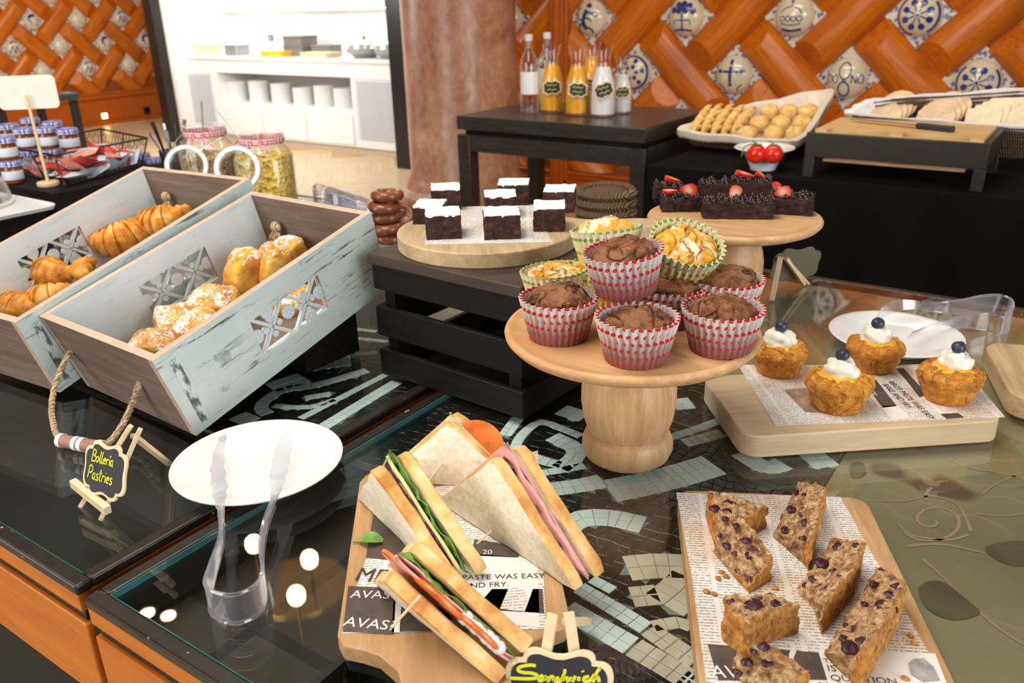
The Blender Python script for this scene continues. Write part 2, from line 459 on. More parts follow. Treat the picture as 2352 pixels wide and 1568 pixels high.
EMB['tree'] = [(.09, [(0, .25), (.03, -.3), (0, -.75)]), (.1, [(-.5, -.7), (0, -.62), (.5, -.7)]), (.06, [(-.45, -.15), (.45, -.15)]), (.05, [(-.45, -.15), (-.45, -.4)]), (.05, [(.45, -.15), (.45, -.4)])] + \
    [('disc', x, y, .17) for x, y in ((-.5, .35), (-.25, .6), (.05, .65), (.35, .55), (.55, .3), (-.2, .32), (.2, .34), (0, .45))]
EMB['face'] = [(.3, arc(0, .15, .55, 60, 200)), (.12, [(-.4, .1), (-.35, -.4)]), (.1, [(.3, .3), (.35, -.2), (.1, -.5)])]
EMB['scroll'] = [(.12, [(-.6, -.5), (-.3, .3), (-.1, -.5)]), (.12, [(.0, -.5), (.2, .3), (.4, -.5)]), (.14, arc(0, .25, .55, 40, 150))]
EMB['pale'] = [(.03, arc(0, 0, .4, 200, 340)), (.03, [(0, .3), (.05, -.05)])]
EMBM = {}
def weave(parent, org, ax, nrm, s, zrow, a_off, bounds, motif):
    """diagonal basket weave of hip-ended beams with a painted tile and a dome in every gap"""
    P = s/math.sqrt(2); w = .365*s; L = 2*P-w; h = .11*s
    ax = Vector(ax); nrm = Vector(nrm); zz = Vector((0, 0, 1))
    bme = beam_mesh(L-.004, w-.004, h)
    hole = P-w
    tme = MB().prism(rrect(hole+.05*s, hole+.05*s, .002, 1), .0, .012).mesh('tile', M['tile'], 0)
    rd, hd = .172*s, .12*s
    dme = MB().lathe([(rd*math.sin(t), .012+hd*math.cos(t)) for t in [PI/2*(1-i/9) for i in range(10)]], 28).mesh('dome', M['dome'])
    a0, a1, z0, z1 = bounds
    for ri in range(-12, 12):
        z = zrow+ri*s/2
        for k in range(-22, 22):
            a = a_off+k*s+(s/2 if ri % 2 else 0)
            # tile in the gap
            if a0+.08*s < a < a1-.08*s and z0+.1*s < z < z1-.1*s:
                Mx = Matrix((ax, nrm.cross(ax), nrm)).transposed()
                Mt = (Mx @ Matrix.Rotation(PI/4, 3, 'Z')).to_4x4(); Mt.translation = org+ax*a+zz*z
                t = link('tile', tme, parent); t.matrix_local = Mt
                d = link('dome', dme, t); d.matrix_local = Matrix.Rotation(-PI/4, 4, 'Z')
                key = motif(ri, k)
                if key:
                    if (key, s) not in EMBM: EMBM[(key, s)] = dome_strokes(EMB[key], rd, hd).mesh('emblem', M['blue'])
                    e = link('emblem', EMBM[(key, s)], t); e.matrix_local = Matrix.Rotation(-PI/4, 4, 'Z')
            # beam over the crossing right of it
            c = a+s/2; ext = (L+w)/2*c45
            if c+ext < a0 or c-ext > a1 or z+ext < z0 or z-ext > z1: continue
            th = PI/4 if ri % 2 == 0 else -PI/4
            X = ax*math.cos(th)+zz*math.sin(th); Y = nrm.cross(X)
            Mb = Matrix((X, Y, nrm)).transposed().to_4x4(); Mb.translation = org+ax*c+zz*z
            me = bme
            if c-ext < a0 or c+ext > a1 or z-ext < z0 or z+ext > z1:
                bm = bmesh.new(); bm.from_mesh(bme); bm.transform(Mb)
                for co, no in ((org+ax*a0, -ax), (org+ax*a1, ax), (org+zz*z0, -zz), (org+zz*z1, zz)):
                    co = Vector(co); no = Vector(no)
                    g = bm.verts[:]+bm.edges[:]+bm.faces[:]
                    bmesh.ops.bisect_plane(bm, geom=g, plane_co=co, plane_no=no, clear_outer=True)
                if len(bm.faces) < 3: bm.free(); continue
                bm.transform(Mb.inverted()); me = bpy.data.meshes.new('beam'); bm.to_mesh(me); bm.free(); me.materials.append(M['beam'])
                me.polygons.foreach_set('use_smooth', [True]*len(me.polygons)); me.set_sharp_from_angle(angle=R(28))
            b = link('beam', me, parent); b.matrix_local = Mb

wr = struct(MB().box(-4.4, 1.6, YW, YW+.15, 0, 3.42).build('wall_right', M['backboard'], smooth=0))
names = {(0, 0): 'lion', (0, 1): 'tree', (0, 2): 'crown', (0, 3): 'flower', (-1, 0): 'rosette', (-1, 1): 'cross', (-1, 2): 'eight', (-1, 3): 'flower'}
cyc = ['tree', 'flower', 'cross', 'crown', 'rosette', 'lion', 'flower']
weave(wr, Vector((0, YW, 0)), (1, 0, 0), (0, -1, 0), .75, 1.302, -3.291, (-4.35, 1.55, .17, 3.4), lambda r, k: names.get((r, k), cyc[(r*3+k*2) % 7]))
t1 = struct(MB().box(-4.35, 1.55, YW-.10, YW, 0, .10).box(-4.35, 1.55, YW-.075, YW, .10, .14).box(-4.35, 1.55, YW-.095, YW, .14, .165).build('trim_1', M['trimwood'], bevel=.008))
t2 = MB().box(-3.62, -3.456, YW-.10, YW, .0, 3.4).box(-3.595, -3.48, YW-.125, YW-.1, .0, 3.4).box(-3.56, -3.515, YW-.14, YW-.12, .0, 3.4)
struct(t2.build('trim_2', M['trimwoodz'], bevel=.01))

wl = struct(MB().box(XL-.15, XL, 3.4, 7.9, 0, 3.42).build('wall_left', M['backboard'], smooth=0))
cl = ['face', 'pale', 'scroll', 'pale', 'face']
weave(wl, Vector((XL, 0, 0)), (0, 1, 0), (1, 0, 0), .595, 1.325, 5.774, (3.6, 7.8, .42, 3.4), lambda r, k: cl[(r*2+k) % 5])
d = MB().box(XL, XL+.05, 3.5, 7.85, .05, .34).box(XL, XL+.09, 3.5, 7.85, 0, .05).box(XL, XL+.08, 3.5, 7.85, .34, .39).box(XL, XL+.06, 3.5, 7.85, .39, .42)
struct(d.build('trim_3', M['trimwood'], bevel=.006))
# panels of the dado, floor-level lamp and socket
tr3 = bpy.data.objects['trim_3']
pj = onX(240, 266, XL+.06)
lamp = thing('wall_lamp', 'small lit square floor lamp set in the wooden dado', 'lamp', (XL+.052, pj.y, pj.z), 0)
MB().box(0, .012, -.045, .045, -.04, .04).build('frame', M['brass'], lamp, bevel=.003)
MB().box(.012, .016, -.035, .035, -.03, .03).build('lens', glow('lamp_lens', (1, .72, .30), 14), lamp)
pj = onX(338, 253, XL+.06)
so = thing('wall_socket', 'black socket plate in the wooden dado beside the dark door jamb', 'socket', (XL+.052, pj.y, pj.z))
MB().box(0, .01, -.05, .05, -.05, .05).build('plate', M['chalk'], so, bevel=.004)
MB().lathe([(.028, 0), (.028, .004), (.022, .004), (.02, -.003)], 20, M=Matrix.Translation((.01, 0, 0)) @ Matrix.Rotation(PI/2, 4, 'Y')).build('outlet', M['wire'], so)

# ---- dark jambs of the opening
M['jamb'] = plain('dark_bronze_jamb', (.018, .014, .012), .3, .2)
xa = onY(372, 150, 5.95).x; xb = onY(927, 200, 5.95).x
struct(MB().box(xa-.07, xa+.08, 5.88, 6.0, 0, 3.42).build('trim_4', M['jamb'], bevel=.006))
struct(MB().box(xb-.09, xb+.085, 5.88, 6.06, 0, 3.42).build('trim_5', M['jamb'], bevel=.006))
M['plaster'] = plain('white_plaster', (.86, .85, .83), .8, 0, .02, 3)
struct(MB().box(xb+.085, -4.3, 5.92, 6.1, 0, 3.42).build('wall_front', M['plaster'], smooth=0))
struct(MB().box(XL, -9.42, 7.88, 8.1, 0, 3.42).build('wall_side', M['plaster'], smooth=0))
struct(MB().box(xa-.07, xa+.03, 6.0, 6.98, 0, 3.42).build('wall_reveal', M['plaster'], smooth=0))
struct(MB().box(-9.6, -3.0, 6.98, 7.1, 0, 3.42).build('wall_back', M['plaster'], smooth=0))
struct(MB().box(-9.42, -9.3, 6.9, 6.98, 0, 3.42).build('wall_servery_left', M['plaster'], smooth=0))

# ---- marble column
M['marble'] = N('rose_marble'); _m = M['marble']
_v = _m.coord(scale=(1, 1, .6))
_a = _m.noise(4.5, 8, _v, .7, .8); _b = _m.noise(26, 4, _v, .6)
_f = _m.math('ADD', _m.math('MULTIPLY', _a, .7), _m.math('MULTIPLY', _b, .3))
_m.base(_m.ramp(_f, [(.3, (.20, .08, .04)), (.44, (.38, .17, .10)), (.56, (.50, .27, .17)), (.7, (.66, .45, .33))])).p(Roughness=.3); M['marble'] = _m.m
cc = onY(1062, 250, 5.15); rad = 122/F_PX*(cc-CAM).length
col = struct(MB().lathe([(rad*1.28, 0), (rad*1.28, .09), (rad*1.12, .13), (rad*1.06, .2), (rad, .24), (rad, 1.60)], 64).build('trim_6', M['marble'], loc=(cc.x, cc.y, 0)))
MB().lathe([(rad, 1.60), (rad*1.02, 1.61), (rad*1.02, 1.66), (rad*1.12, 1.72), (rad*1.12, 3.41)], 64).build('capital', plain('pale_stone', (.72, .64, .54), .6, 0, .1, 8), col)

# ---- white servery: cabinet, niche with plates, counter food
cab = thing('servery_cabinet', 'long white built-in cabinet with open plate niche beyond the doorway', 'cabinet', (0, YC, 0))
def cx(px, py, dy=0): q = onY(px, py, YC+dy); return q.x, q.z
L0 = -9.2; R0 = -4.7
nx0 = cx(502, 200)[0]; nx1 = cx(808, 220)[0]; nz1 = cx(650, 172)[1]; nz0 = cx(650, 242)[1]
lx0 = cx(405, 200)[0]; lx1 = cx(492, 220)[0]; rx0 = cx(818, 230)[0]; rx1 = -5.3
b = MB()
b.box(L0, nx0, 0, .6, .08, .90).box(nx1, R0, 0, .6, .08, .90).box(nx0, nx1, 0, .6, .08, nz0).box(nx0, nx1, 0, .6, nz1, .90).box(nx0, nx1, .55, .6, nz0, nz1)
b.build('body', M['lacquer'], cab, smooth=0)
MB().box(L0, R0, -.02, .72, .90, .935).build('countertop', M['lacquer'], cab, bevel=.004)
MB().box(L0, R0, .04, .6, 0, .08).build('kickboard', plain('beige_kick', (.62, .50, .38), .5), cab, smooth=0)
lv = plain('grey_louvre', (.60, .61, .64), .5)
for (x0, x1) in ((lx0, lx1), (rx0, rx1)):
    z0, z1 = .16, cx(450, 165)[1]
    MB().box(x0, x1, -.004, 0, z0, z1).build('door', lv, cab, smooth=0)
    dd = cab.children[-1]
    sl = MB().box(x0+.03, x1-.03, -.016, -.004, -.007, .007).mesh('slat', lv, 0)
    nz = 24
    for i in range(nz): link('slat', sl, dd, (0, 0, z0+.03+(z1-z0-.06)*i/(nz-1)))
for (x0, x1) in ((nx0, nx0+(nx1-nx0)/3), (nx0+(nx1-nx0)/3, nx0+(nx1-nx0)*2/3), (nx0+(nx1-nx0)*2/3, nx1)):
    MB().box(x0+.008, x1-.008, -.012, 0, .1, nz0-.04).build('drawer', M['lacquer'], cab, bevel=.003)
plate = MB().lathe([(.0, 0), (.09, 0), (.117, .002), (.12, .004), (.12, .0145), (.116, .0157), (.085, .008), (0, .007)], 24).mesh('plate', M['white'])
NTH = 'lowest second third fourth fifth sixth seventh eighth ninth tenth eleventh twelfth thirteenth fourteenth'.split()
ords = ['first', 'second', 'third', 'fourth', 'fifth', 'sixth']
for i, px in enumerate((548, 597, 648, 698, 747, 792)):
    q = onY(px, 210, YC+.2); nn = (13, 14, 13, 11, 13, 12)[i]
    for k in range(nn):
        o = link('plate', plate, None, (q.x+random.uniform(-.003, .003), YC+.2, nz0+k*.016))
        tag(o, '%s white plate from the bottom of the %s stack in the cabinet niche' % (NTH[k], ords[i]), 'plate', 'plates in the %s niche stack' % ords[i])
sof = struct(MB().box(-9.3, R0, YC+.25, 6.98, 1.40, 3.42).build('trim_7', M['lacquer'], smooth=0))
led = thing('led_strip', 'bright white strip light under the servery shelf', 'lamp', (0, 0, 0))
MB().box(-9.1, R0-.05, 6.60, 6.68, 1.385, 1.40).build('diffuser', glow('led', (1, .98, .94), 6), led)
CT = .935
def cpos(px, py, d): q = onY(px, py, YC+d); return q.x
# counter items, left to right
def tub(px, d, w, dp, h, m, name, label, cat, lidm=None):
    x = cpos(px, 115, d)
    t = thing(name, label, cat, (x, YC+d, CT))
    MB().prism(rrect(w, dp, .03), 0, h*.8).build('body', m, t, bevel=.005)
    MB().prism(rrect(w*1.04, dp*1.04, .03), h*.8, h).build('rim', lidm or m, t, bevel=.004)
    return t
grey = plain('grey_tin', (.20, .19, .18), .4); silver = plain('pewter', (.42, .43, .45), .3, .5); cream = plain('cream_food', (.74, .64, .40), .6, 0, .2, 20); yel = plain('yellow_food', (.80, .50, .03), .6, 0, .2, 20)
tub(470, .25, .30, .25, .10, cream, 'food_tray', 'pale pastry tray at the left end of the servery counter', 'tray')
tub(545, .2, .22, .2, .11, silver, 'bowl_tray', 'low silver tub left of the yellow tray on the servery counter', 'tray')
tub(640, .18, .34, .25, .05, yel, 'fruit_tray', 'yellow fruit tray on the servery counter', 'tray')
for k in range(2):
    tub(692, .35, .30-.02*k, .26, .10, grey, 'serving_box', ('lower' if k == 0 else 'upper')+' dark grey box of the pair stacked on the servery counter', 'box').location.z = CT+k*.10
tub(750, .38, .28, .2, .11, grey, 'bread_bin', 'dark grey bin with pale rolls right of the stacked boxes', 'bin')
tub(735, .15, .40, .22, .05, cream, 'salad_tray', 'wide pale salad tray at the front of the servery counter', 'tray')
for i, px in enumerate((838, 900)):
    x = cpos(px, 115, .25)
    t = thing('chafing_dish', ('left' if i == 0 else 'right')+' of two round silver chafing dishes on the servery counter', 'dish', (x, YC+.25, CT), 0, 'silver chafing dishes')
    MB().lathe([(.10, 0), (.17, .05), (.18, .09), (.17, .09), (0, .08)], 28).build('pan', silver, t)
    MB().lathe([(.18, .09), (.17, .13), (.10, .165), (0, .175)], 28).build('lid', plain('bright_lid', (.75, .75, .75), .2, .6), t)
    MB().sphere((0, 0, .19), .018).build('knob', grey, t)
for i, px in enumerate((474, 621)):
    q = onY(px, 87, 6.97)
    s_ = thing('wall_switch', ('left' if i == 0 else 'right')+' dark switch plate on the white servery wall', 'switch', (q.x, 6.968, q.z))
    MB().box(-.045, .045, 0, .012, -.035, .035).build('plate', grey, s_, bevel=.003); MB().box(-.02, .02, -.006, 0, -.02, .02).build('rocker', silver, s_, bevel=.002)

# ------------------------------------------------------------------ the two glass-topped buffet tables
_e = N('worn_dark_rail')
_v = _e.coord(); _g = _e.noise(22, 4, _v)
_c = _e.ramp(_e.noise(75, 3, _v), [(.69, (0, 0, 0)), (.72, (1, 1, 1))])
_e.base(_e.mix(_c, _e.ramp(_g, [(.3, (.008, .005, .004)), (.7, (.026, .017, .012))]), (.55, .38, .22))).p(Roughness=.4); M['rail'] = _e.m
_e = N('mosaic_grout'); _e.base(_e.ramp(_e.noise(40, 3, _e.coord()), [(.3, (.14, .17, .17)), (.7, (.26, .30, .30))])).p(Roughness=.8); M['grout'] = _e.m
def tess(name, a, b, rough=.25):
    m = N(name); oi = m.n('ShaderNodeObjectInfo')
    k = m.noise(28, 3, m.coord()); m.base(m.ramp(k, [(.25, a), (.75, b)])).p(Roughness=rough); return m.m
M['t_black'] = tess('black_tessera', (.0025, .0025, .0025), (.013, .011, .009))
M['t_white'] = tess('white_tessera', (.64, .75, .75), (.90, .93, .90))  # cool tint of blue sky light put into the tile white
M['t_beige'] = tess('beige_tessera', (.55, .46, .34), (.72, .64, .50))
# bed coloured like the glass reflecting a green-gold ceiling with pale rose scrolls
_k = N('khaki_reflection_bed'); _v = _k.coord()
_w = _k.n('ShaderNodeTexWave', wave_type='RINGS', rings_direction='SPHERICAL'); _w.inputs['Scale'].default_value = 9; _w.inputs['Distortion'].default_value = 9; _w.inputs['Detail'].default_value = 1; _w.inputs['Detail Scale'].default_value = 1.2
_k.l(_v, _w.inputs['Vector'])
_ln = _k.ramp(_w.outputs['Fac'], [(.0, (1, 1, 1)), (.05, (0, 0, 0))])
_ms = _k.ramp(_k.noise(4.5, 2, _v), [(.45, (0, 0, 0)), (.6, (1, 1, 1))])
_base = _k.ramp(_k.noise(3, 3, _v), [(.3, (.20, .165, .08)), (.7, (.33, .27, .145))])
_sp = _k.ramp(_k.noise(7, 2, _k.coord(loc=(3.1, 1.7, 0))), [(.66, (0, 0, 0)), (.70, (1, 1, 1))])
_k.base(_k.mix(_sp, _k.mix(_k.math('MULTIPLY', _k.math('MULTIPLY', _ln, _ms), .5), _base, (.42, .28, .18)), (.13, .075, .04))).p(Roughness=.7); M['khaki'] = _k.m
_k = N('brown_tray_tiles'); _v = _k.coord(); _b = _k.n('ShaderNodeTexBrick'); _k.l(_v, _b.inputs['Vector'])
_b.offset = 0; _b.inputs['Scale'].default_value = 5; _b.inputs['Brick Width'].default_value = 1; _b.inputs['Row Height'].default_value = 1; _b.inputs['Mortar Size'].default_value = .04
_b.inputs['Color1'].default_value = (.034, .020, .013, 1); _b.inputs['Color2'].default_value = (.055, .032, .020, 1); _b.inputs['Mortar'].default_value = (.008, .006, .005, 1)
_k.base(_b.outputs['Color']).p(Roughness=.6); M['traybed'] = _k.m
_k = N('dark_bed'); _k.base(_k.ramp(_k.noise(6, 3, _k.coord()), [(.3, (.004, .0045, .0045)), (.7, (.014, .015, .014))])).p(Roughness=.5); M['darkbed'] = _k.m

M['darkbed2'] = plain('black_base', (.004, .004, .004), .8)
def buffet(name, label, x0, x1, y0, y1, zt=ZT, fr=.017):
    t = thing(name, label, 'table')
    for (a, b, c, d) in ((x0, x1, y0, y0+fr), (x0, x1, y1-fr, y1), (x0, x0+fr, y0+fr, y1-fr), (x1-fr, x1, y0+fr, y1-fr)):
        MB().box(a, b, c, d, zt-.012, zt).build('rail', M['rail'], t, bevel=.0025)
    for (a, b, c, d) in ((x0+.001, x1-.001, y0+.001, y0+.013), (x0+.001, x0+.013, y0+.013, y1-.013), (x1-.013, x1-.001, y0+.013, y1-.013), (x0+.001, x1-.001, y1-.013, y1-.001)):
        MB().box(a, b, c, d, zt-.032, zt-.012).build('fascia', M['orange'], t, bevel=.001)
    g = .006
    MB().box(x0+g, x1-g, y0+g, y0+g+.014, zt-.047, zt-.032).box(x0+g, x0+g+.014, y0+g+.014, y1-g, zt-.047, zt-.032).box(x1-g-.014, x1-g, y0+g+.014, y1-g, zt-.047, zt-.032).box(x0+g+.014, x1-g-.014, y1-g-.014, y1-g, zt-.047, zt-.032).build('groove_band', M['edge'], t, smooth=0)
    for (a, b, c, d) in ((x0+.001, x1-.001, y0+.001, y0+.017), (x0+.001, x0+.017, y0+.017, y1-.017), (x1-.017, x1-.001, y0+.017, y1-.017), (x0+.001, x1-.001, y1-.017, y1-.001)):
        MB().box(a, b, c, d, zt-.15, zt-.047).build('apron', M['orange'], t, bevel=.002)
    for (a, c) in ((x0+.02, y0+.02), (x1-.10, y0+.02), (x0+.02, y1-.10), (x1-.10, y1-.10)):
        MB().box(a, a+.08, c, c+.08, 0, zt-.07).build('leg', M['edge'], t, bevel=.004)
    MB().box(x0+.11, x1-.11, y0+.06, y1-.06, 0, zt-.145).build('base_shade', M['darkbed2'], t, smooth=0)  # black box added for the dark void under the table
    MB().box(x0+.02, x1-.02, y0+.02, y1-.02, zt-.145, zt-.075).build('underframe', M['edge'], t, smooth=0)
    li = MB(); q = fr+.0005
    for (a, b, c, d) in ((x0+q, x1-q, y0+q, y0+q+.002), (x0+q, x1-q, y1-q-.002, y1-q), (x0+q, x0+q+.002, y0+q+.002, y1-q-.002), (x1-q-.002, x1-q, y0+q+.002, y1-q-.002)): li.box(a, b, c, d, zt-.072, zt-.0095)
    li.build('inner_lining', M['darkbed2'], t, smooth=0)
    gl = MB().box(x0+fr, x1-fr, y0+fr, y1-fr, zt-.0085, zt-.0005).build('glass_top', M['table_glass'], t, smooth=0)
    e = fr+.001
    MB().box(x0+fr, x0+e, y0+fr, y1-fr, zt-.0085, zt-.0012).box(x0+e, x1-fr, y0+fr, y0+e, zt-.0085, zt-.0012).build('glass_rim', M['glass_edge'], t, smooth=0)
    return t
TB = buffet('buffet_table', 'glass-topped buffet table with mosaic under the muffin stand and sandwich board', -.717, .95, .298, 1.635)
TA = buffet('buffet_table', 'glass-topped buffet table carrying the two pale blue pastry crates', -3.3, -.738, .302, 1.665)
zb = ZT-.013
MB().box(-.70, -.46, .315, .64, ZT-.07, ZT-.055).box(-.46, -.19, .315, .40, ZT-.07, ZT-.055).build('display_bed', M['traybed'], TB, smooth=0)
MB().box(-.465, -.458, .315, .64, ZT-.056, zb-.002).box(-.70, -.465, .633, .64, ZT-.056, zb-.002).box(-.458, -.19, .393, .40, ZT-.056, zb-.002).build('bed_edge', M['darkbed'], TB, smooth=0)
MB().box(-.185, .93, .315, 1.618, zb-.012, zb).box(-.70, -.185, 1.10, 1.618, zb-.012, zb).build('reflection_bed', M['khaki'], TB, smooth=0)  # stands in for the ceiling reflected in the glass
MB().box(-3.28, -.755, .32, .585, ZT-.07, ZT-.055).build('display_bed', M['darkbed'], TA, smooth=0)
MB().box(-3.28, -.755, .585, 1.648, zb-.014, zb-.006).build('display_bed', M['darkbed'], TA, smooth=0)

MB().box(-.7365, -.7185, .31, 1.63, ZT-.07, ZT-.016).build('gap_shade', M['darkbed2'], TB, smooth=0)  # black strip put in for the shade between the two tables
def px_path(pts): return [onz(x, y, zb).to_2d() for x, y in pts]
def seg_dist(p, a, b):
    ab = b-a; t = max(0, min(1, (p-a).dot(ab)/max(ab.length_squared, 1e-9))); return (p-(a+ab*t)).length
def inside(c, P, w):
    if (c-P[0]).dot(P[1]-P[0]) < 0 and (c-P[0]).length < w: return False
    if (c-P[-1]).dot(P[-1]-P[-2]) > 0 and (c-P[-1]).length < w: return False
    return min(seg_dist(c, P[m], P[m+1]) for m in range(len(P)-1)) < w/2-.0035
def mosaic(parent, regions, strokes, skip_px, n_single):
    tiles = []; paths = []
    for (w, beige, pts) in strokes:
        w *= 1.35
        P = [Vector((q.x, q.y)) for q in smooth_path([(*q, 0) for q in px_path(pts)], 6)]
        paths.append((P, w))
        rows = 2 if w > .017 else 1
        # resample
        D = [0]
        for i in range(1, len(P)): D.append(D[-1]+(P[i]-P[i-1]).length)
        n = max(1, round(D[-1]/.0135))
        def at(s):
            s = max(0, min(D[-1], s))
            for i in range(1, len(P)):
                if D[i] >= s: return P[i-1].lerp(P[i], (s-D[i-1])/max(D[i]-D[i-1], 1e-9)), (P[i]-P[i-1]).normalized()
            return P[-1], (P[-1]-P[-2]).normalized()
        jit = [random.uniform(-.002, .002) for _ in range(n+1)]
        for i in range(n):
            (a, ta), (b, tb) = at(D[-1]*i/n+(jit[i] if 0 < i else 0)), at(D[-1]*(i+1)/n+(jit[i+1] if i+1 < n else 0))
            na, nb = Vector((-ta.y, ta.x)), Vector((-tb.y, tb.x))
            for rr in range(rows):
                e0, e1 = -w/2+w*rr/rows, -w/2+w*(rr+1)/rows
                tiles.append(([a+na*e0, b+nb*e0, b+nb*e1, a+na*e1], 2 if beige else 1))
    g = .0135
    for (x0, x1, y0, y1) in regions:
        nx, ny = round((x1-x0)/g), round((y1-y0)/g)
        V = {}
        for i in range(nx+1):
            for j in range(ny+1):
                k = .30 if 0 < i < nx and 0 < j < ny else 0
                sh = .004*math.sin(j*.9)+.003*math.sin(i*.5+j*.3) if k else 0
                V[i, j] = Vector((x0+(x1-x0)*i/nx+random.uniform(-1, 1)*g*k+sh, y0+(y1-y0)*j/ny+random.uniform(-1, 1)*g*k))
        for i in range(nx):
            for j in range(ny):
                q = [V[i, j], V[i+1, j], V[i+1, j+1], V[i, j+1]]; c = sum(q, Vector((0, 0)))/4
                if any(inside(c, P, w) for P, w in paths): continue
                tiles.append((q, 0))
    mats = [M['t_black'], M['t_white'], M['t_beige']]
    def tile_mb(mb, q, k):
        c = sum(q, Vector((0, 0)))/4; h = zb+(.0012 if k else .0006); gr = .0006 if not k else .0004
        vs = []
        for z, s in ((zb-.004, 0), (h-.0004, 0), (h, .0009)):
            for v in q:
                d = c-v; vs.append((*(v+d.normalized()*(gr+s)), z))
        fs = [(8, 9, 10, 11)]+[(4*r+i, 4*r+(i+1) % 4, 4*r+4+(i+1) % 4, 4*r+4+i) for r in (0, 1) for i in range(4)]
        return mb.add(vs, fs, k)
    pan = MB()
    for (x0, x1, y0, y1) in regions: pan.box(x0, x1, y0, y1, zb-.012, zb-.001)
    po = pan.build('mosaic_panel', M['grout'], parent, smooth=0)
    def vis(q):
        c = sum(q, Vector((0, 0)))/4; v = Vector((c.x, c.y, zb))-CAM; d = v.dot(fw)
        x, y = 1176+F_PX*v.dot(rt)/d, 784-F_PX*v.dot(up_)/d
        if not (-20 < x < 2372 and -20 < y < 1588): return 9
        for poly in skip_px:
            ins = False
            for i in range(len(poly)):
                (xa, ya), (xb, yb) = poly[i-1], poly[i]
                if (ya > y) != (yb > y) and x < (xb-xa)*(y-ya)/(yb-ya)+xa: ins = not ins
            if ins: return 9
        return d
    tiles.sort(key=lambda t: vis(t[0]))
    rest = MB()
    for i, (q, k) in enumerate(tiles):
        if i < n_single and vis(q) < 9:
            mb = MB(); tile_mb(mb, q, k); mb.m = [0]*len(mb.m)
            me = mb.mesh('tessera', mats[k], 0, False); link('tessera', me, po)
        else: tile_mb(rest, q, k)
    o = rest.build('tesserae', mats, po, smooth=0, clean=False); o['kind'] = 'stuff'
SKB = [[(782, 1500), (830, 1055), (1100, 915), (1340, 1310), (1300, 1420), (1180, 1568), (800, 1568)], [(1550, 1130), (1950, 1130), (2185, 1568), (1610, 1568)],
       [(1333, 900), (1540, 900), (1540, 1090), (1333, 1090)], [(1640, 850), (2300, 880), (2300, 1020), (1725, 1020)], [(860, 560), (1190, 560), (1200, 965), (870, 860)]]
mosaic(TB, [(-.46, -.19, .405, 1.10), (-.698, -.46, .645, 1.10)], [
    (.024, 0, [(1307, 1263), (1295, 1221), (1336, 1192), (1400, 1190), (1478, 1206)]),
    (.036, 0, [(1400, 1128), (1480, 1112), (1560, 1092), (1640, 1068)]),
    (.022, 0, [(1270, 1124), (1330, 1116), (1385, 1104)]),
    (.011, 0, [(1236, 1088), (1290, 1080), (1343, 1070)]),
    (.011, 0, [(1180, 1040), (1196, 1003), (1240, 970), (1290, 985), (1335, 1003)]),
    (.020, 0, [(1268, 1003), (1318, 1028), (1321, 1050), (1285, 1078)]),
    (.014, 0, [(1200, 1040), (1250, 1060), (1290, 1068)]),
    (.012, 0, [(1536, 1006), (1600, 986), (1670, 960)]), (.016, 0, [(1570, 1018), (1620, 1006), (1660, 994)]), (.026, 0, [(1546, 930), (1590, 926)]),
    (.030, 0, [(1330, 940), (1300, 960)]), (.022, 0, [(1700, 1040), (1760, 1075), (1800, 1065)]),
    (.030, 1, [(1440, 1306), (1500, 1300), (1570, 1302)]), (.022, 1, [(1450, 1372), (1512, 1366)]), (.034, 1, [(1524, 1390), (1560, 1362), (1590, 1330)]),
    (.014, 0, [(1329, 1350), (1400, 1392), (1484, 1443)]), (.016, 1, [(1490, 1446), (1545, 1484), (1600, 1518)]),
    (.019, 0, [(1300, 1398), (1360, 1433), (1450, 1484)]), (.019, 1, [(1455, 1487), (1530, 1530), (1610, 1578)]),
    (.010, 0, [(1358, 1330), (1409, 1357)]), (.012, 1, [(1500, 1440), (1560, 1430), (1590, 1440)]),
    (.030, 0, [(1850, 1060), (1905, 1050)]), (.020, 0, [(1560, 1560), (1610, 1590)]),
    (.014, 0, [(1160, 1000), (1190, 960)])], SKB, 300)
MA = [(-1.03, -.757, .595, 1.09)]
mosaic(TA, MA, [
    (.016, 0, [(700, 1008), (748, 978), (913, 877)]), (.010, 0, [(690, 962), (790, 910), (886, 861)]),
    (.015, 0, [(615, 952), (599, 936), (622, 911), (661, 893), (730, 884), (844, 851)]),
    (.010, 0, [(628, 932), (672, 936), (720, 934), (770, 918)]), (.034, 0, [(700, 842), (760, 833), (806, 828)]), (.034, 0, [(622, 893), (700, 868)]),
    (.022, 0, [(545, 955), (580, 970)]), (.009, 1, [(785, 752), (865, 762)]), (.009, 1, [(803, 776), (890, 785)]), (.010, 1, [(817, 815), (867, 810)]), (.012, 0, [(700, 915), (760, 905)])],
    [], 200)

# rose scrolls and dark motifs of the reflected ceiling, coloured into the khaki bed
M['rose'] = plain('rose_reflection', (.36, .24, .14), .7, 0, .15, 20); M['umber_mirror'] = plain('umber_reflection', (.12, .085, .045), .7, 0, .3, 20); M['rust_mirror'] = plain('rust_reflection', (.26, .11, .055), .7, 0, .4, 40)
def reflection_strokes(paths, w, mat):
    mb = MB()
    for pts in paths:
        P = smooth_path([(*onz(x, y, zb).to_2d(), 0) for x, y in pts], 5); vs = []; n = len(P)
        for i, q in enumerate(P):
            t = (P[min(i+1, n-1)]-P[max(i-1, 0)]).normalized(); nn = Vector((-t.y, t.x, 0))
            vs += [(q+nn*w/2)+Vector((0, 0, zb+.0005)), (q-nn*w/2)+Vector((0, 0, zb+.0005))]
        mb.add(vs, [(2*i, 2*i+1, 2*i+3, 2*i+2) for i in range(n-1)])
    mb.build('reflection_scroll', mat, TB, smooth=0, clean=False)
sp_ = [(2142+(8+k*4.6)*math.cos(k*.55), 1196+(8+k*4.6)*.62*math.sin(k*.55)) for k in range(17)]
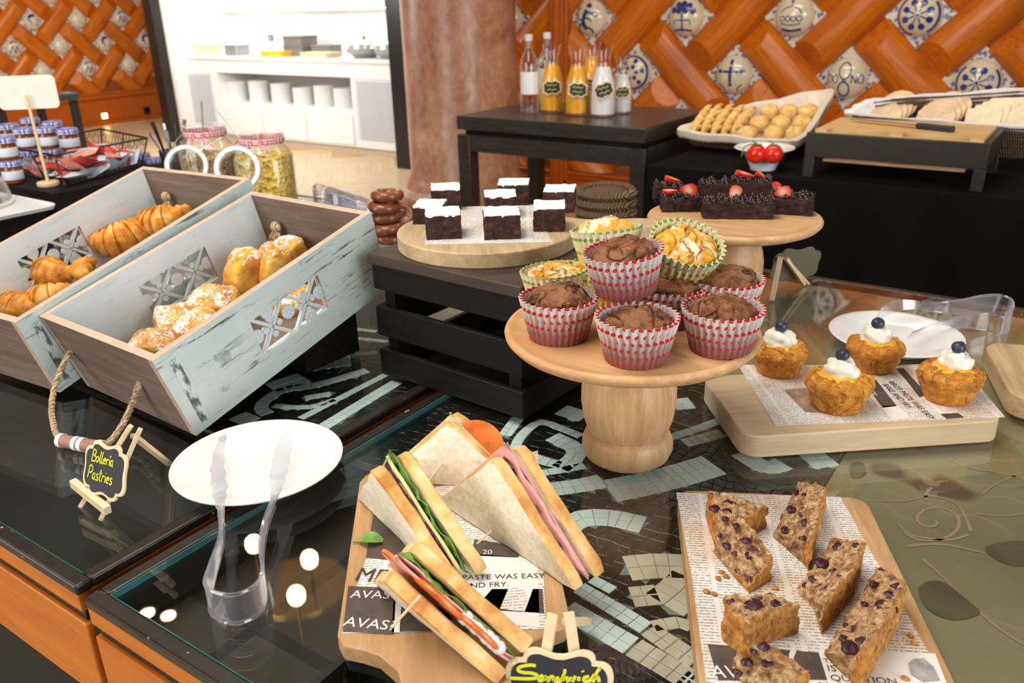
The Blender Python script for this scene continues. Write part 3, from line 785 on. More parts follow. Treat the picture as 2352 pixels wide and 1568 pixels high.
reflection_strokes([sp_, [(2010, 1150), (2080, 1150), (2140, 1140), (2200, 1160), (2230, 1220)], [(2060, 1200), (2085, 1225), (2120, 1235), (2180, 1240), (2225, 1228)], [(2120, 1285), (2160, 1320), (2210, 1370), (2290, 1440), (2352, 1480)],
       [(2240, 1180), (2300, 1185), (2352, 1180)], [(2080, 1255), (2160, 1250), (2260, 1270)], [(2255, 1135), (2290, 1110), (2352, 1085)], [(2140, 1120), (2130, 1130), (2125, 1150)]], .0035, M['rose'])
reflection_strokes([[(2180, 1055), (2230, 1075), (2290, 1085), (2352, 1100)], [(1880, 800), (1905, 760), (1890, 720), (1915, 690)], [(1900, 640), (1960, 655), (2060, 672), (2160, 690)]], .004, M['rose'])
def motif(pts, mat):
    mb = MB(); P = smooth_path([(*onz(x, y, zb).to_2d(), zb+.0007) for x, y in pts], 4, True)
    mb.add(P, [tuple(range(len(P)))]).build('reflection_motif', mat, TB, smooth=0, clean=False)
motif([(2262, 1262), (2300, 1246), (2352, 1244), (2380, 1270), (2352, 1300), (2300, 1292)], M['umber_mirror'])
motif([(2110, 1350), (2160, 1335), (2230, 1385), (2250, 1410), (2190, 1425), (2130, 1400)], M['umber_mirror'])
motif([(1908, 690), (1930, 662), (1975, 655), (2010, 672), (2010, 700), (1970, 712), (1925, 708)], M['rust_mirror'])
motif([(1950, 1076), (1965, 1062), (1985, 1066), (1988, 1090), (1960, 1100)], M['umber_mirror'])

# ------------------------------------------------------------------ painted pastry crates
def painted(name, c1, c2, crack, wear):
    m = N(name); v = m.coord(scale=(40, 3.2, 40), rnd=3.0)
    gr = m.noise(3.2, 7, v, .72, .3)
    cr = m.ramp(gr, [(.385, (1, 1, 1)), (.43, (0, 0, 0))])
    cm = m.ramp(m.noise(14, 3, m.coord(scale=(1, .5, 1), rnd=5.0)), [(.38, (0, 0, 0)), (.55, (1, 1, 1))])
    pt = m.ramp(m.noise(20, 4, m.coord(loc=(3, 5, 1), rnd=5.0), .6), [(.64, (0, 0, 0)), (.70, (1, 1, 1))])
    base = m.ramp(m.noise(9, 4, m.coord()), [(.3, c1), (.7, c2)])
    col = m.mix(m.math('MULTIPLY', pt, wear), m.mix(m.math('MULTIPLY', m.math('MULTIPLY', cr, cm), crack), base, (.10, .085, .05)), (.25, .25, .20))
    m.base(col).p(Roughness=.65); m.bump(gr, .5, .0015); return m.m
M['paint'] = painted('weathered_pale_blue_paint', (.56, .66, .64), (.70, .76, .72), .95, .6)
M['paint_in'] = painted('pale_blue_paint_inside', (.62, .70, .72), (.76, .81, .82), .15, .25)
M['bare'] = wood('greyish_bare_wood', (.15, .10, .075), (.27, .195, .15), 'X', 8, 12, .7, 3.0, .3, (.10, .06, .045))
M['rimwood'] = wood('sawn_rim_wood', (.48, .34, .25), (.64, .48, .37), 'Y', 10, 10, .7, 3.0, .2)
_j = N('jute_rope'); _v = _j.coord(); _w = _j.n('ShaderNodeTexWave'); _w.inputs['Scale'].default_value = 60; _w.inputs['Distortion'].default_value = 3; _j.l(_v, _w.inputs['Vector'])
_j.base(_j.ramp(_w.outputs['Fac'], [(.2, (.34, .22, .12)), (.8, (.62, .47, .30))])).p(Roughness=.9); _j.bump(_w.outputs['Fac'], .8, .002); M['jute'] = _j.m

_w = N('worn_grey_strip'); _f = _w.noise(60, 4, _w.coord(scale=(1, 1, .6)), .6); _w.base(_w.ramp(_f, [(.40, (.10, .12, .12)), (.47, (.28, .33, .32)), (.52, (.64, .72, .69))])).p(Roughness=.7); M['wornstrip'] = _w.m
def rope(path, r=.0042, strands=3, pitch=.02):
    P = smooth_path(path, 8); mb = MB()
    D = [0]
    for i in range(1, len(P)): D.append(D[-1]+(P[i]-P[i-1]).length)
    for s in range(strands):
        pts = []
        nrm = None
        for i, q in enumerate(P):
            t = (P[min(i+1, len(P)-1)]-P[max(i-1, 0)]).normalized()
            if nrm is None: nrm = t.orthogonal().normalized()
            nrm = (nrm-t*nrm.dot(t)).normalized(); bn = t.cross(nrm)
            a = 2*PI*(D[i]/pitch+s/strands); pts.append(q+(nrm*math.cos(a)+bn*math.sin(a))*r*.5)
        mb.tube(pts, r*.62, 6)
    return mb
CW, CL, CH, CTH = .2729, .3753, .1275, .011
LAT = (.132, .258, .036, .093)     # cut-out: y0 y1 z0 z1
def rosette_mesh():
    mb = MB().lathe([(.0, .002), (.0098, .002), (.0105, .001), (.0105, -.001), (.0098, -.002), (0, -.002)], 20)
    for k in range(8):
        a = k*PI/4; mb.sphere((.0066*math.cos(a), .0066*math.sin(a), .002), .0026, 8, 5, sc=(1, 1, .6))
    mb.sphere((0, 0, .002), .0028, 8, 5, sc=(1, 1, .7))
    return mb.mesh('rosette', M['paint_in'])
RM = rosette_mesh()
def make_crate(label, loc, az, tilt, length):
    Mx = Matrix.Translation(loc) @ Matrix.Rotation(-az, 4, 'Z') @ Matrix.Rotation(tilt, 4, 'X')
    t = thing('pastry_crate', label, 'crate', M=Mx, group='pale blue pastry crates')
    sc = length/CL
    y0, y1, z0, z1 = LAT[0]*sc, LAT[0]*sc+.125, LAT[2], LAT[3]
    MB().box(-CW/2+CTH, CW/2-CTH, CTH, length-CTH, .0, .008).build('base', M['bare'], t)
    for s in (-1, 1):
        def X(z): return s*(CW/2+.0044*z/CH)
        mb = MB()
        def slab(ya, yb, za, zb):
            o0, o1 = X(za), X(zb); i0, i1 = o0-s*CTH, o1-s*CTH
            en = lambda y, z: y+(-e*z/CH if y <= 0 else (e*z/CH if y >= length-1e-6 else 0))
            vs = [(o0, en(ya, za), za), (o0, en(yb, za), za), (o1, en(yb, zb), zb), (o1, en(ya, zb), zb), (i0, en(ya, za), za), (i0, en(yb, za), za), (i1, en(yb, zb), zb), (i1, en(ya, zb), zb)]
            mb.add(vs, [(0, 1, 2, 3)], 0); mb.add(vs, [(7, 6, 5, 4)], 1); mb.add(vs, [(3, 2, 6, 7)], 2 if zb > CH-.001 else 1)
            mb.add(vs, [(0, 3, 7, 4), (1, 5, 6, 2), (0, 4, 5, 1)], 2)
        e = .0069
        slab(0, length, 0, z0); slab(0, length, z1, CH); slab(0, y0, z0, z1); slab(y1, length, z0, z1)
        mb.build('side_panel', [M['paint'], M['paint_in'], M['rimwood']], t, smooth=0)
        if s > 0:
            ws = MB(); k0, k1 = .010, CH-.014
            ws.add([(X(k0)+.0004, .014, k0), (X(k0)+.0004, .026, k0), (X(k1)+.0004, .022, k1), (X(k1)+.0004, .010, k1)], [(0, 1, 2, 3)]); ws.build('worn_strip', M['wornstrip'], t, smooth=0, clean=False)
        # fretwork insert
        la = MB(); xm = (X(z0)+X(z1))/2-s*CTH/2; th = .0025
        cy = (y0+y1)/2; zc = (z0+z1)/2; hh = (z1-z0)/2; hw = (y1-y0)/2
        for k in (-1, 1):
            c = cy+k*hw/2
            la.bar((xm, c-hw/2+.003, zc-hh), (xm, c+hw/2-.003, zc+hh), .0050, th*2, upv=(1, 0, 0)); la.bar((xm, c-hw/2+.003, zc+hh), (xm, c+hw/2-.003, zc-hh), .0050, th*2, upv=(1, 0, 0))
            for (dy, dz) in ((-.012, .0), (.012, 0), (0, .012), (0, -.012)):
                la.lathe([(.0048, -th*1.1), (.0048, th*1.1)], 14, M=Matrix.Translation((xm, c+dy, zc+dz)) @ Matrix.Rotation(PI/2, 4, 'Y'))
        lo = la.build('fretwork', M['paint_in'], t, smooth=30)
        for (yy, zz) in ((cy, zc+.004), (y0+.004, zc), (y1-.004, zc), (cy-hw/2, z1-.004), (cy+hw/2, z0+.006)):
            rs = link('rosette', RM, lo); rs.location = (xm+s*.001, yy, zz); rs.rotation_euler = (0, s*PI/2, 0)
    for (ya, sg) in ((0, -1), (length, 1)):
        mb = MB(); e = .0069; wi0, wi1 = CW/2-CTH, CW/2+.0044-CTH
        a0, a1 = ya, ya+sg*e; b0, b1 = a0-sg*CTH, a1-sg*CTH
        vs = [(-wi0, a0, 0), (wi0, a0, 0), (wi1, a1, CH), (-wi1, a1, CH), (-wi0, b0, 0), (wi0, b0, 0), (wi1, b1, CH), (-wi1, b1, CH)]
        mb.add(vs, [(0, 1, 2, 3), (7, 6, 5, 4), (0, 4, 5, 1), (1, 5, 6, 2), (0, 3, 7, 4)], 0); mb.add(vs, [(3, 2, 6, 7)], 1)
        mb.build('end_panel', [M['bare'], M['rimwood']], t, smooth=0)
    for x in (-.075, .075):       # rope knots with frayed ends inside the far panel
        kb = MB(); p = Vector((x, length-CTH-.006, .082))
        kb.sphere(p, .010, 10, 7, sc=(1, .8, 1))
        for k in range(9):
            a = random.uniform(-1, 1)*.9; kb.tube([p, p+Vector((a*.016, -.008, -.016)), p+Vector((a*.034, -.010+random.uniform(-.003, .003), -.040))], [.0026, .0024, .0014], 5)
        kb.build('rope_knot', M['jute'], t)
    return t, Mx
cr2, M2 = make_crate('nearer pale blue crate with fretwork sides, holding sugar-dusted pastries', (-1.0227, .5575, .938), R(2.4), R(15.5), CL)
cr1, M1 = make_crate('farther pale blue crate with fretwork sides, holding croissants', (-1.306, .5175, .938), R(-4.46), R(14.3), .4475)
# rope handle of the near crate with its wrapped grip
def lp(px, py, y): return local_hit(M2, px, py, y, 1)
M2i = M2.inverted()
def lz(px, py, z): return M2i @ onz(px, py, ZT+z)
hp = [lp(165, 803, .012), lp(163, 806, -.004), lz(140, 850, .060), lz(122, 905, .036), lz(120, 960, .017), lz(138, 1008, .009), lz(185, 1020, .009), lz(238, 1024, .009), lz(275, 985, .018), lz(300, 935, .038), lp(320, 880, -.004), lp(321, 878, .012)]
rope(hp).build('rope_handle', M['jute'], cr2)
gp = [lz(136, 1010, .0095), lz(185, 1020, .0095), lz(236, 1027, .0095)]
rb = bpy.data.objects[cr2.children[-1].name]
MB().tube(smooth_path(gp, 6), [.0072]+[.0085]*11+[.0072], 14).build('grip', wood('reddish_grip', (.30, .14, .10), (.46, .25, .18), 'X', 9, 8, .6), rb)
for f_ in (.06, .42, .55, .95):
    q = gp[0].lerp(gp[1], f_*2) if f_ < .5 else gp[1].lerp(gp[2], f_*2-1); d_ = (gp[2]-gp[0]).normalized()
    MB().tube([q-d_*.003, q+d_*.003], .0093, 14).build('binding', M['white'], rb)
# black risers under the raised ends
def riser(label, Mx, length, w):
    p = Mx @ Vector((0, length*.86, 0)); q = Mx @ Vector((0, length*.55, 0))
    t = thing('display_riser', label, 'riser', (p.x, p.y, ZT), math.atan2((Mx.to_3x3() @ Vector((1, 0, 0))).y, (Mx.to_3x3() @ Vector((1, 0, 0))).x))
    L = (p-q).length
    def zl(y): return p.z-.004-ZT + (y)*math.tan(R(15))
    ya, yb = -.09, .02
    mb = MB(); vs = [(-w, ya, 0), (w, ya, 0), (w, yb, 0), (-w, yb, 0), (-w, ya, zl(ya)), (w, ya, zl(ya)), (w, yb, zl(yb)), (-w, yb, zl(yb))]
    mb.add(vs, [(0, 3, 2, 1), (4, 5, 6, 7), (0, 1, 5, 4), (1, 2, 6, 5), (2, 3, 7, 6), (3, 0, 4, 7)]).build('block', M['black'], t, bevel=.002)
riser('black wooden riser block propping up the crate of sugared pastries', M2, CL, .09)
riser('black wooden riser block propping up the crate of croissants', M1, .4475, .09)

# ------------------------------------------------------------------ pastries in the crates
def pastry_mat(name, c1, c2, c3, sugar=0.0):
    m = N(name); v = m.coord(rnd=4.0)
    f = m.noise(38, 5, v, .6, .3); g = m.noise(260, 2, v)
    col = m.ramp(f, [(.28, c1), (.5, c2), (.72, c3)])
    if sugar:
        ge = m.n('ShaderNodeNewGeometry'); sp = m.n('ShaderNodeSeparateXYZ'); m.l(ge.outputs['Normal'], sp.inputs[0])
        k = m.math('MULTIPLY', m.math('ADD', sp.outputs[2], .45, True), m.math('ADD', m.noise(320, 2, v), m.math('MULTIPLY', m.noise(45, 2, v), .8)))
        col = m.mix(m.ramp(k, [(.84+.2*(1-sugar), (0, 0, 0)), (1.02+.2*(1-sugar), (.92, .92, .92))]), col, (.86, .83, .80))
    m.base(col).p(Roughness=.5, Specular_IOR_Level=.3, Subsurface_Weight=.0)
    m.bump(m.math('ADD', f, m.math('MULTIPLY', g, .3)), .35, .002); return m.m
M['croissant'] = pastry_mat('croissant_crust', (.30, .075, .008), (.68, .27, .03), (.92, .60, .20))
M['turnover'] = pastry_mat('sugared_pastry', (.36, .11, .018), (.66, .29, .04), (.86, .54, .12), .75)
M['turnover_in'] = pastry_mat('pastry_layers', (.60, .24, .02), (.84, .47, .06), (.93, .68, .22), .15)

def croissant(px, py, h, Mx, rz, sz=1.0, tilt=0.0, label='', bend=1.1):
    n = 110; pts = []; rs = []
    for i in range(n+1):
        t = i/n; a = (t-.5)*bend*2
        pts.append(Vector((.052*math.sin(a), .052*(1-math.cos(a)), .005*math.sin(PI*t)))*sz)
        saw = (abs(t-.5)*8+.3+.06*math.sin(i*1.7)) % 1.0
        rs.append(sz*(.006+.024*math.sin(PI*t)**.8)*(1.05-.19*saw**1.6))
    me = MB().tube(pts, rs, 18).mesh('body', M['croissant'], 50)
    rough_mesh(me, 0, .0022*sz, 70, random.random()*50, 3)
    p = local_hit(Mx, px, py, h, 2)
    o = thing('croissant', label, 'croissant', M=Mx @ Matrix.Translation(p) @ Euler((tilt, 0, rz)).to_matrix().to_4x4(), group='croissants in the far crate')
    b = link('body', me, o); 
    return o
croissant(286, 552, .050, M1, R(62), 1.05, .5, 'glossy dark-ridged croissant against the fretwork, left of the pair at the far end')
croissant(378, 512, .062, M1, R(28), .95, .6, 'croissant lying highest up, right of the pair at the far end of the crate')
croissant(120, 632, .046, M1, R(-12), .95, .4, 'croissant with torn pointed tip in front of the black fretwork')
croissant(192, 622, .050, M1, R(-50), .6, .2, 'small curled croissant tip touching the crate edge below the fretwork')
croissant(115, 690, .040, M1, R(35), .85, .1, 'pale croissant at the near end, lying against the crate wall')
croissant(45, 712, .035, M1, R(-5), .9, .1, 'dark croissant in the near left corner of the crate')
croissant(330, 560, .022, M1, R(-30), .95, .0, 'croissant lying at the bottom under the pair at the far end')
croissant(40, 690, .014, M1, R(60), .9, .0, 'croissant lying at the bottom of the near end of the crate')

def turnover(px, py, h, Mx, rot, dims, label, seed):
    a, b, c = dims
    def fn(u, v):
        th = (v-.5)*PI; ph = u*2*PI
        def pw(x, e): return math.copysign(abs(x)**e, x)
        x = a*pw(math.cos(th), .45)*pw(math.cos(ph), .5); y = b*pw(math.cos(th), .45)*pw(math.sin(ph), .5); z = c*pw(math.sin(th), .55)
        z *= 1-.25*(x/a)**2; x *= 1+.06*math.sin(7*v)
        return Vector((x, y, z))
    me = MB().grid(fn, 44, 25, 0, True).mesh('crust', M['turnover'], 60)
    rough_mesh(me, 0, .0035, 38, seed*9.1, 4)
    p = local_hit(Mx, px, py, h, 2)
    o = thing('sugared_pastry', label, 'pastry', M=Mx @ Matrix.Translation(p) @ Euler(rot).to_matrix().to_4x4(), group='sugared pastries in the near crate')
    link('crust', me, o)
    # folded flap of paler layers
    def ff(u, v):
        q = fn(u, v); return Vector((q.x*.62+a*.30, q.y*.96, q.z*.42+c*.52-.25*q.x*0))
    fm = MB().grid(ff, 36, 19, 0, True).mesh('fold', M['turnover_in'] if seed % 2 else M['turnover'], 60); rough_mesh(fm, 0, .003, 55, seed*3.3, 4)
    link('fold', fm, o, None, (0, R(10), R(8)))
    return o
TP = [((560, 628), .062, (R(-8), R(-55), R(80)), (.040, .030, .024), 'tall turnover standing on end beside the fretwork, heavily dusted'),
      ((632, 612), .064, (R(5), R(-60), R(60)), (.036, .030, .024), 'square turnover standing upright with a dark baked top edge'),
      ((655, 583), .056, (0, R(-10), R(20)), (.032, .028, .022), 'turnover at the far end behind the two standing ones'),
      ((490, 697), .052, (R(6), R(8), R(25)), (.040, .029, .021), 'plump turnover in the middle, lying across the crate'),
      ((402, 742), .046, (R(-14), R(12), R(-35)), (.036, .028, .022), 'turnover with a yellow custard side against the inner wall'),
      ((452, 752), .048, (R(10), R(-5), R(60)), (.034, .027, .019), 'turnover with a curled yellow end against the outer wall'),
      ((352, 795), .044, (R(0), R(5), R(30)), (.038, .029, .020), 'sugar-white turnover nearest to the rope handle'),
      ((560, 690), .020, (0, 0, R(80)), (.038, .03, .018), 'turnover at the bottom seen through the outer fretwork'),
      ((660, 690), .018, (0, 0, R(10)), (.034, .03, .018), 'dark turnover at the bottom right end of the fretwork'),
      ((440, 790), .016, (0, 0, R(40)), (.036, .03, .016), 'turnover lying lowest at the near end of the crate')]
for i, (p, h, r_, d_, lb) in enumerate(TP): turnover(*p, h, M2, r_, d_, lb, i+1)

# ------------------------------------------------------------------ round white plates and clear tongs
def plate(loc, r, label):
    pr = [(0, .004), (r*.55, .004), (r*.62, .002), (r*.63, 0), (r*.66, 0), (r*.68, .003), (r*.93, .013), (r, .0165), (r*1.003, .018), (r*.99, .0188), (r*.92, .0165), (r*.68, .0075), (r*.6, .0065), (0, .0065)]
    t = thing('side_plate', label, 'plate', loc)
    MB().lathe(pr[::-1], 72).build('dish', M['white'], t, smooth=60)
    return t
plate((-.757, .545, ZT), .1, 'round white plate under clear tongs beside the pastry sign')
plate((-.208, 1.352, ZT), .099, 'round white plate under clear tongs behind the small blueberry cakes')
def ribbon(mb, pts, wd, hw, th, mi=0):
    n = len(pts); vs = []
    for i in range(n):
        t = (pts[min(i+1, n-1)]-pts[max(i-1, 0)]).normalized(); w = wd[i]; w = (w-t*w.dot(t)).normalized(); nn = t.cross(w)
        for (a, b) in ((-1, -1), (1, -1), (1, 1), (-1, 1)): vs.append(pts[i]+w*hw[i]*a+nn*th/2*b)
    fs = [(4*i+k, 4*i+(k+1) % 4, 4*i+4+(k+1) % 4, 4*i+4+k) for i in range(n-1) for k in range(4)]+[(3, 2, 1, 0), tuple(range(4*n-4, 4*n))]
    return mb.add(vs, fs, mi)
def tongs(label, pts, widths, twist, tipdirs):
    root = thing('serving_tongs', label, 'tongs', (0, 0, 0))
    P = smooth_path(pts, 6); n = len(P); k = len(pts)
    def interp(arr, i):
        f = i/6; a = min(int(f), k-2); return arr[a]+(arr[a+1]-arr[a])*(f-a)
    hw = [interp(widths, i) for i in range(n)]
    wd = []
    for i in range(n):
        tw = interp(twist, i); side = tipdirs[0] if i < n/2 else tipdirs[1]
        wd.append(Vector((0, 0, 1))*(1-tw)+side*tw)
    # scalloped jaws
    for i in range(n):
        tw = interp(twist, i)
        if tw > .5: hw[i] *= 1+.16*math.sin(i*2.1)
    m = n//2; q = n//5
    root_loc = P[m].copy(); root_loc.z = ZT
    root.location = root_loc; S = lambda a: [p-root_loc for p in a]
    MB_ = lambda a, b: ribbon(MB(), S(P[a:b]), wd[a:b], hw[a:b], .0022)
    MB_(q-1, n-q+1).build('spring_bow', M['plastic'], root, smooth=50)
    MB_(0, q).build('jaw', M['plastic'], root, smooth=50); MB_(n-q, n).build('jaw', M['plastic'], root, smooth=50)
    rb = MB()
    for e in (1, -1):          # stiffening rails along both edges of the bow
        rb.tube([p+Vector((0, 0, 1))*h*e*.96 for p, h in zip(S(P[q:n-q]), hw[q:n-q])], .0019, 6)
    rb.build('edge_rail', M['plastic'], root)
    for rg in (range(q, q+7), range(n-q-7, n-q)):
        gr = MB(); gr.tube([P[i]-root_loc for i in rg], .0014, 6)
        for i in rg:
            for f in (0, .5):
                a = P[i].lerp(P[i+1], f)-root_loc; gr.bar(a-wd[i].normalized()*hw[i]*.8, a+wd[i].normalized()*hw[i]*.8, .0012, .0034)
        gr.build('grip_ribs', M['plastic'], root)
    return root
z1 = ZT+.018; z2 = ZT+.028
t1p = [onz(512, 1000, ZT+.034), onz(500, 1060, ZT+.031), onz(505, 1120, ZT+.03), onz(508, 1170, z2), onz(508, 1240, z2), onz(488, 1310, z1+.004), onz(476, 1368, z1), onz(500, 1392, z1), onz(545, 1398, z1), onz(592, 1375, z1), onz(607, 1335, z1), onz(600, 1270, z1+.006), onz(610, 1205, z2), onz(632, 1140, z2), onz(640, 1090, ZT+.03), onz(650, 1040, ZT+.031), onz(662, 990, ZT+.034)]
w1 = [.004, .009, .0095, .006, .008, .011, .0155, .0165, .0165, .0165, .0155, .011, .008, .006, .0095, .0095, .004]
tw = [.9, .85, .8, .5, .15, 0, 0, 0, 0, 0, 0, 0, .15, .5, .8, .85, .9]
tongs('clear plastic tongs with jaws resting on the plate beside the pastry sign', t1p, w1, tw, [Vector((.82, .57, .3)), Vector((.82, .57, -.2))])
a = ZT+.02; b_ = ZT+.03
t2p = [onz(2008, 745, b_), onz(2020, 722, ZT+.036), onz(2060, 702, ZT+.042), onz(2110, 700, ZT+.042), onz(2150, 705, ZT+.04), onz(2200, 705, ZT+.036), onz(2250, 700, ZT+.03), onz(2290, 700, a+.004), onz(2318, 712, a), onz(2322, 732, a), onz(2305, 742, a), onz(2270, 738, a), onz(2220, 738, a+.004), onz(2180, 740, b_), onz(2140, 745, b_), onz(2110, 758, b_), onz(2092, 775, ZT+.026)]
w2 = [.004, .009, .0095, .007, .008, .012, .0165, .0185, .0195, .0195, .0185, .016, .011, .007, .0095, .0095, .004]
tongs('clear plastic tongs lying on the plate behind the small blueberry cakes', t2p, w2, [.6, .5, .4, .3, .1, 0, 0, 0, 0, 0, 0, 0, .1, .4, .7, .8, .9], [Vector((.3, .8, .3)), Vector((.57, -.82, .2))])

# ------------------------------------------------------------------ chalkboard signs on little easels
def plaque_outline(w, h):
    """ornate plaque with ogee shoulders; unit half sizes"""
    q = [(0, .88), (.10, .885), (.25, .94), (.42, 1.0), (.58, .97), (.66, .87), (.675, .76), (.80, .75), (.92, .68), (.985, .54), (1.0, .36), (.975, .16), (.97, 0)]
    half = q+[(x, -y) for x, y in reversed(q[:-1])]
    full = half+[(-x, y) for x, y in reversed(half[1:-1])]
    P = smooth_path([(x*w/2, y*h/2, 0) for x, y in full], 3, True)
    return [(p.x, p.y) for p in P]
def plaque(parent, w, h, th, Mx, border=.004, face=True):
    o = MB().prism(plaque_outline(w, h), -th, 0, 0, Mx).build('plaque', M['stick'], parent, bevel=.0008, smooth=30)
    if face: MB().prism(plaque_outline(w-2*border, h-2*border), 0, .0006, 0, Mx).build('chalk_face', M['chalk'], o, smooth=30)
    return o
def pen(strokes, Mx, w=.0016, z=.0011, name='writing', mat=None, parent=None):
    mb = MB()
    for s in strokes:
        P = smooth_path([(x, y, z) for x, y in s], 4) if len(s) > 2 else [Vector((x, y, z)) for x, y in s]
        vs = []; n = len(P)
        for i, q in enumerate(P):
            t = (P[min(i+1, n-1)]-P[max(i-1, 0)]); t = t.normalized() if t.length > 1e-9 else Vector((1, 0, 0)); nn = Vector((-t.y, t.x, 0))
            vs += [Mx @ (q+nn*w/2), Mx @ (q-nn*w/2)]
        mb.add(vs, [(2*i, 2*i+1, 2*i+3, 2*i+2) for i in range(n-1)])
    return mb.build(name, mat or M['green_ink'], parent, smooth=0, clean=False)
FONT = {'B': (.62, [[(.1, 1), (.02, 0)], [(.1, 1), (.45, .95), (.42, .62), (.1, .52)], [(.1, .52), (.55, .42), (.5, .05), (.02, 0)]]),
 'o': (.5, [[(.22, .5), (.02, .3), (.12, .02), (.36, .15), (.34, .42), (.2, .5)]]), 'l': (.26, [[(.12, 1), (.05, .3), (.12, .0), (.22, .08)]]),
 'e': (.45, [[(.04, .26), (.34, .34), (.26, .5), (.06, .36), (.08, .06), (.36, .08)]]), 'r': (.38, [[(.06, .5), (.05, 0)], [(.05, .25), (.15, .46), (.34, .46)]]),
 'i': (.22, [[(.1, .5), (.08, .0)], [(.1, .72), (.12, .76)]]), 'I': (.22, [[(.1, .5), (.08, .0)], [(.08, .68), (.2, .86)]]),
 'a': (.48, [[(.34, .46), (.12, .46), (.04, .15), (.18, .02), (.34, .3), (.36, .5)], [(.36, .5), (.34, .06), (.44, .02)]]),
 'P': (.6, [[(.12, 1), (.02, 0)], [(.0, .9), (.3, 1.05), (.55, .82), (.4, .5), (.08, .48)]]), 's': (.4, [[(.32, .48), (.1, .45), (.12, .28), (.32, .18), (.2, 0), (.02, .05)]]),
 't': (.38, [[(.18, .9), (.12, .1), (.28, .02)], [(.0, .6), (.36, .64)]])}
def write(txt, x, y, h, slant=.12):
    out = []
    for ch in txt:
        adv, st = FONT[ch]
        out += [[(x+(a+b*slant)*h, y+b*h) for a, b in s] for s in st]; x += adv*h
    return out
# sign beside the crates
sx_ = Vector((1, 0, 0)); Ms = Matrix.Translation((-.849, .383, ZT)) @ Matrix.Rotation(R(68), 4, 'X')
q_ = [local_hit(Ms, *p, 0) for p in ((222, 1018), (308, 1042), (272, 1152), (190, 1108))]
ct = sum(q_, Vector())/4; ang = math.atan2((q_[1]-q_[0]).y, (q_[1]-q_[0]).x)
sg = thing('pastry_sign', 'small chalkboard sign reading Bollería Pastries on a wooden mini easel', 'sign', M=Matrix.Translation((-.849, .383, ZT)))
Mr = Matrix.Rotation(R(68), 4, 'X')
Mp = Mr @ Matrix.Translation((ct.x, ct.y, .004)) @ Matrix.Rotation(ang, 4, 'Z')
ww, hh = ((q_[1]-q_[0]).length+(q_[2]-q_[3]).length)/2*1.12, ((q_[0]-q_[3]).length+(q_[1]-q_[2]).length)/2*1.12
pq = plaque(sg, ww, hh, .003, Mp, .0042)
L1 = write('BollerIa', -ww*.30, hh*.12, hh*.21); L2 = write('Pastries', -ww*.36, -hh*.20, hh*.23)
pen(L1+L2, Mp, .0019, .0012, 'writing', None, pq)
def loc_s(px, py, off): v = local_hit(Ms, px, py, off); return Mr @ v
eb = lambda a, b, w=.007, h=.005: MB().bar(a, b, w, h).build('easel_leg', M['stick'], sg, bevel=.0006)
eb(loc_s(232, 1192, -.003), loc_s(322, 985, -.003)); eb(loc_s(186, 1162, -.003), loc_s(300, 978, -.003))
eb(loc_s(390, 1070, 0)*0+Vector((-.862+.849, .494-.383, .003)), loc_s(306, 1000, -.010))
MB().bar(loc_s(168, 1108, .003), loc_s(248, 1172, .003), .008, .010).build('ledge', M['stick'], sg, bevel=.0006)

# sandwich sign close to the camera
dsg = ray(1285, 1545).normalized()*.70; ps = CAM+dsg
yw_ = math.atan2(-dsg.x, dsg.y)
Mg = Matrix.Translation(ps) @ Matrix.Rotation(yw_-R(4), 4, 'Z') @ Matrix.Rotation(R(62), 4, 'X')
def sl(px, py, off=0.0): return local_hit(Mg, px, py, off)
wl_, wr_ = sl(1160, 1545), sl(1410, 1560); top = sl(1285, 1500); w_s = (wr_-wl_).length*1.0; h_s = w_s*.78
cs = (wl_+wr_)/2; cs.y = top.y-h_s*.465+.001; cs.z = 0
base = Mg @ (cs+Vector((0, -h_s*.55, 0)))
sroot = thing('sandwich_sign', 'chalkboard sign reading Sandwich clipped to pale sticks at the front board', 'sign', (base.x, base.y, ZT))
Rb = Matrix.Translation(-Vector((base.x, base.y, ZT))) @ Mg
aa = math.atan2((wr_-wl_).y, (wr_-wl_).x)
Mpl = Rb @ Matrix.Translation(cs) @ Matrix.Rotation(aa, 4, 'Z')
sq = plaque(sroot, w_s, h_s, .004, Mpl, .0048)
Z8 = lambda pts: [(lambda v: (v.x, v.y))(local_hit(Matrix.Translation(Vector((base.x, base.y, ZT))) @ Mpl, 1100+x/5.88, 1360+y/5.88, 0)) for x, y in pts]
SW = [[(770, 985), (690, 975), (560, 1000), (530, 1045), (600, 1075), (720, 1085), (790, 1115), (770, 1150), (640, 1160), (420, 1150)],
      [(870, 1115), (815, 1140), (820, 1185), (870, 1170), (895, 1125), (895, 1185)], [(930, 1125), (935, 1190), (965, 1140), (1005, 1135), (1010, 1190)],
      [(1085, 1145), (1030, 1165), (1040, 1200), (1100, 1190), (1150, 1100), (1165, 1030)], [(1150, 1100), (1125, 1190)], [(1185, 1125), (1195, 1190), (1245, 1150), (1265, 1190), (1305, 1120)],
      [(1355, 1130), (1345, 1190)], [(1398, 1050), (1408, 1070)], [(1490, 1130), (1425, 1145), (1420, 1190), (1500, 1185), (1560, 1100)], [(1635, 1020), (1590, 1080), (1540, 1210)], [(1560, 1165), (1610, 1140), (1625, 1205)]]
pen([Z8(s) for s in SW], Mpl, .0026, .0012, 'writing', None, sq)
def stick(a, b, w=.0085, h=.005, off=-.008): 
    MB().bar(Rb @ sl(*a, off), Rb @ sl(*b, off), w, h).build('easel_leg', M['stick'], sroot, bevel=.0006)
stick((1270, 1408), (1238, 1600)); stick((1306, 1405), (1334, 1600))
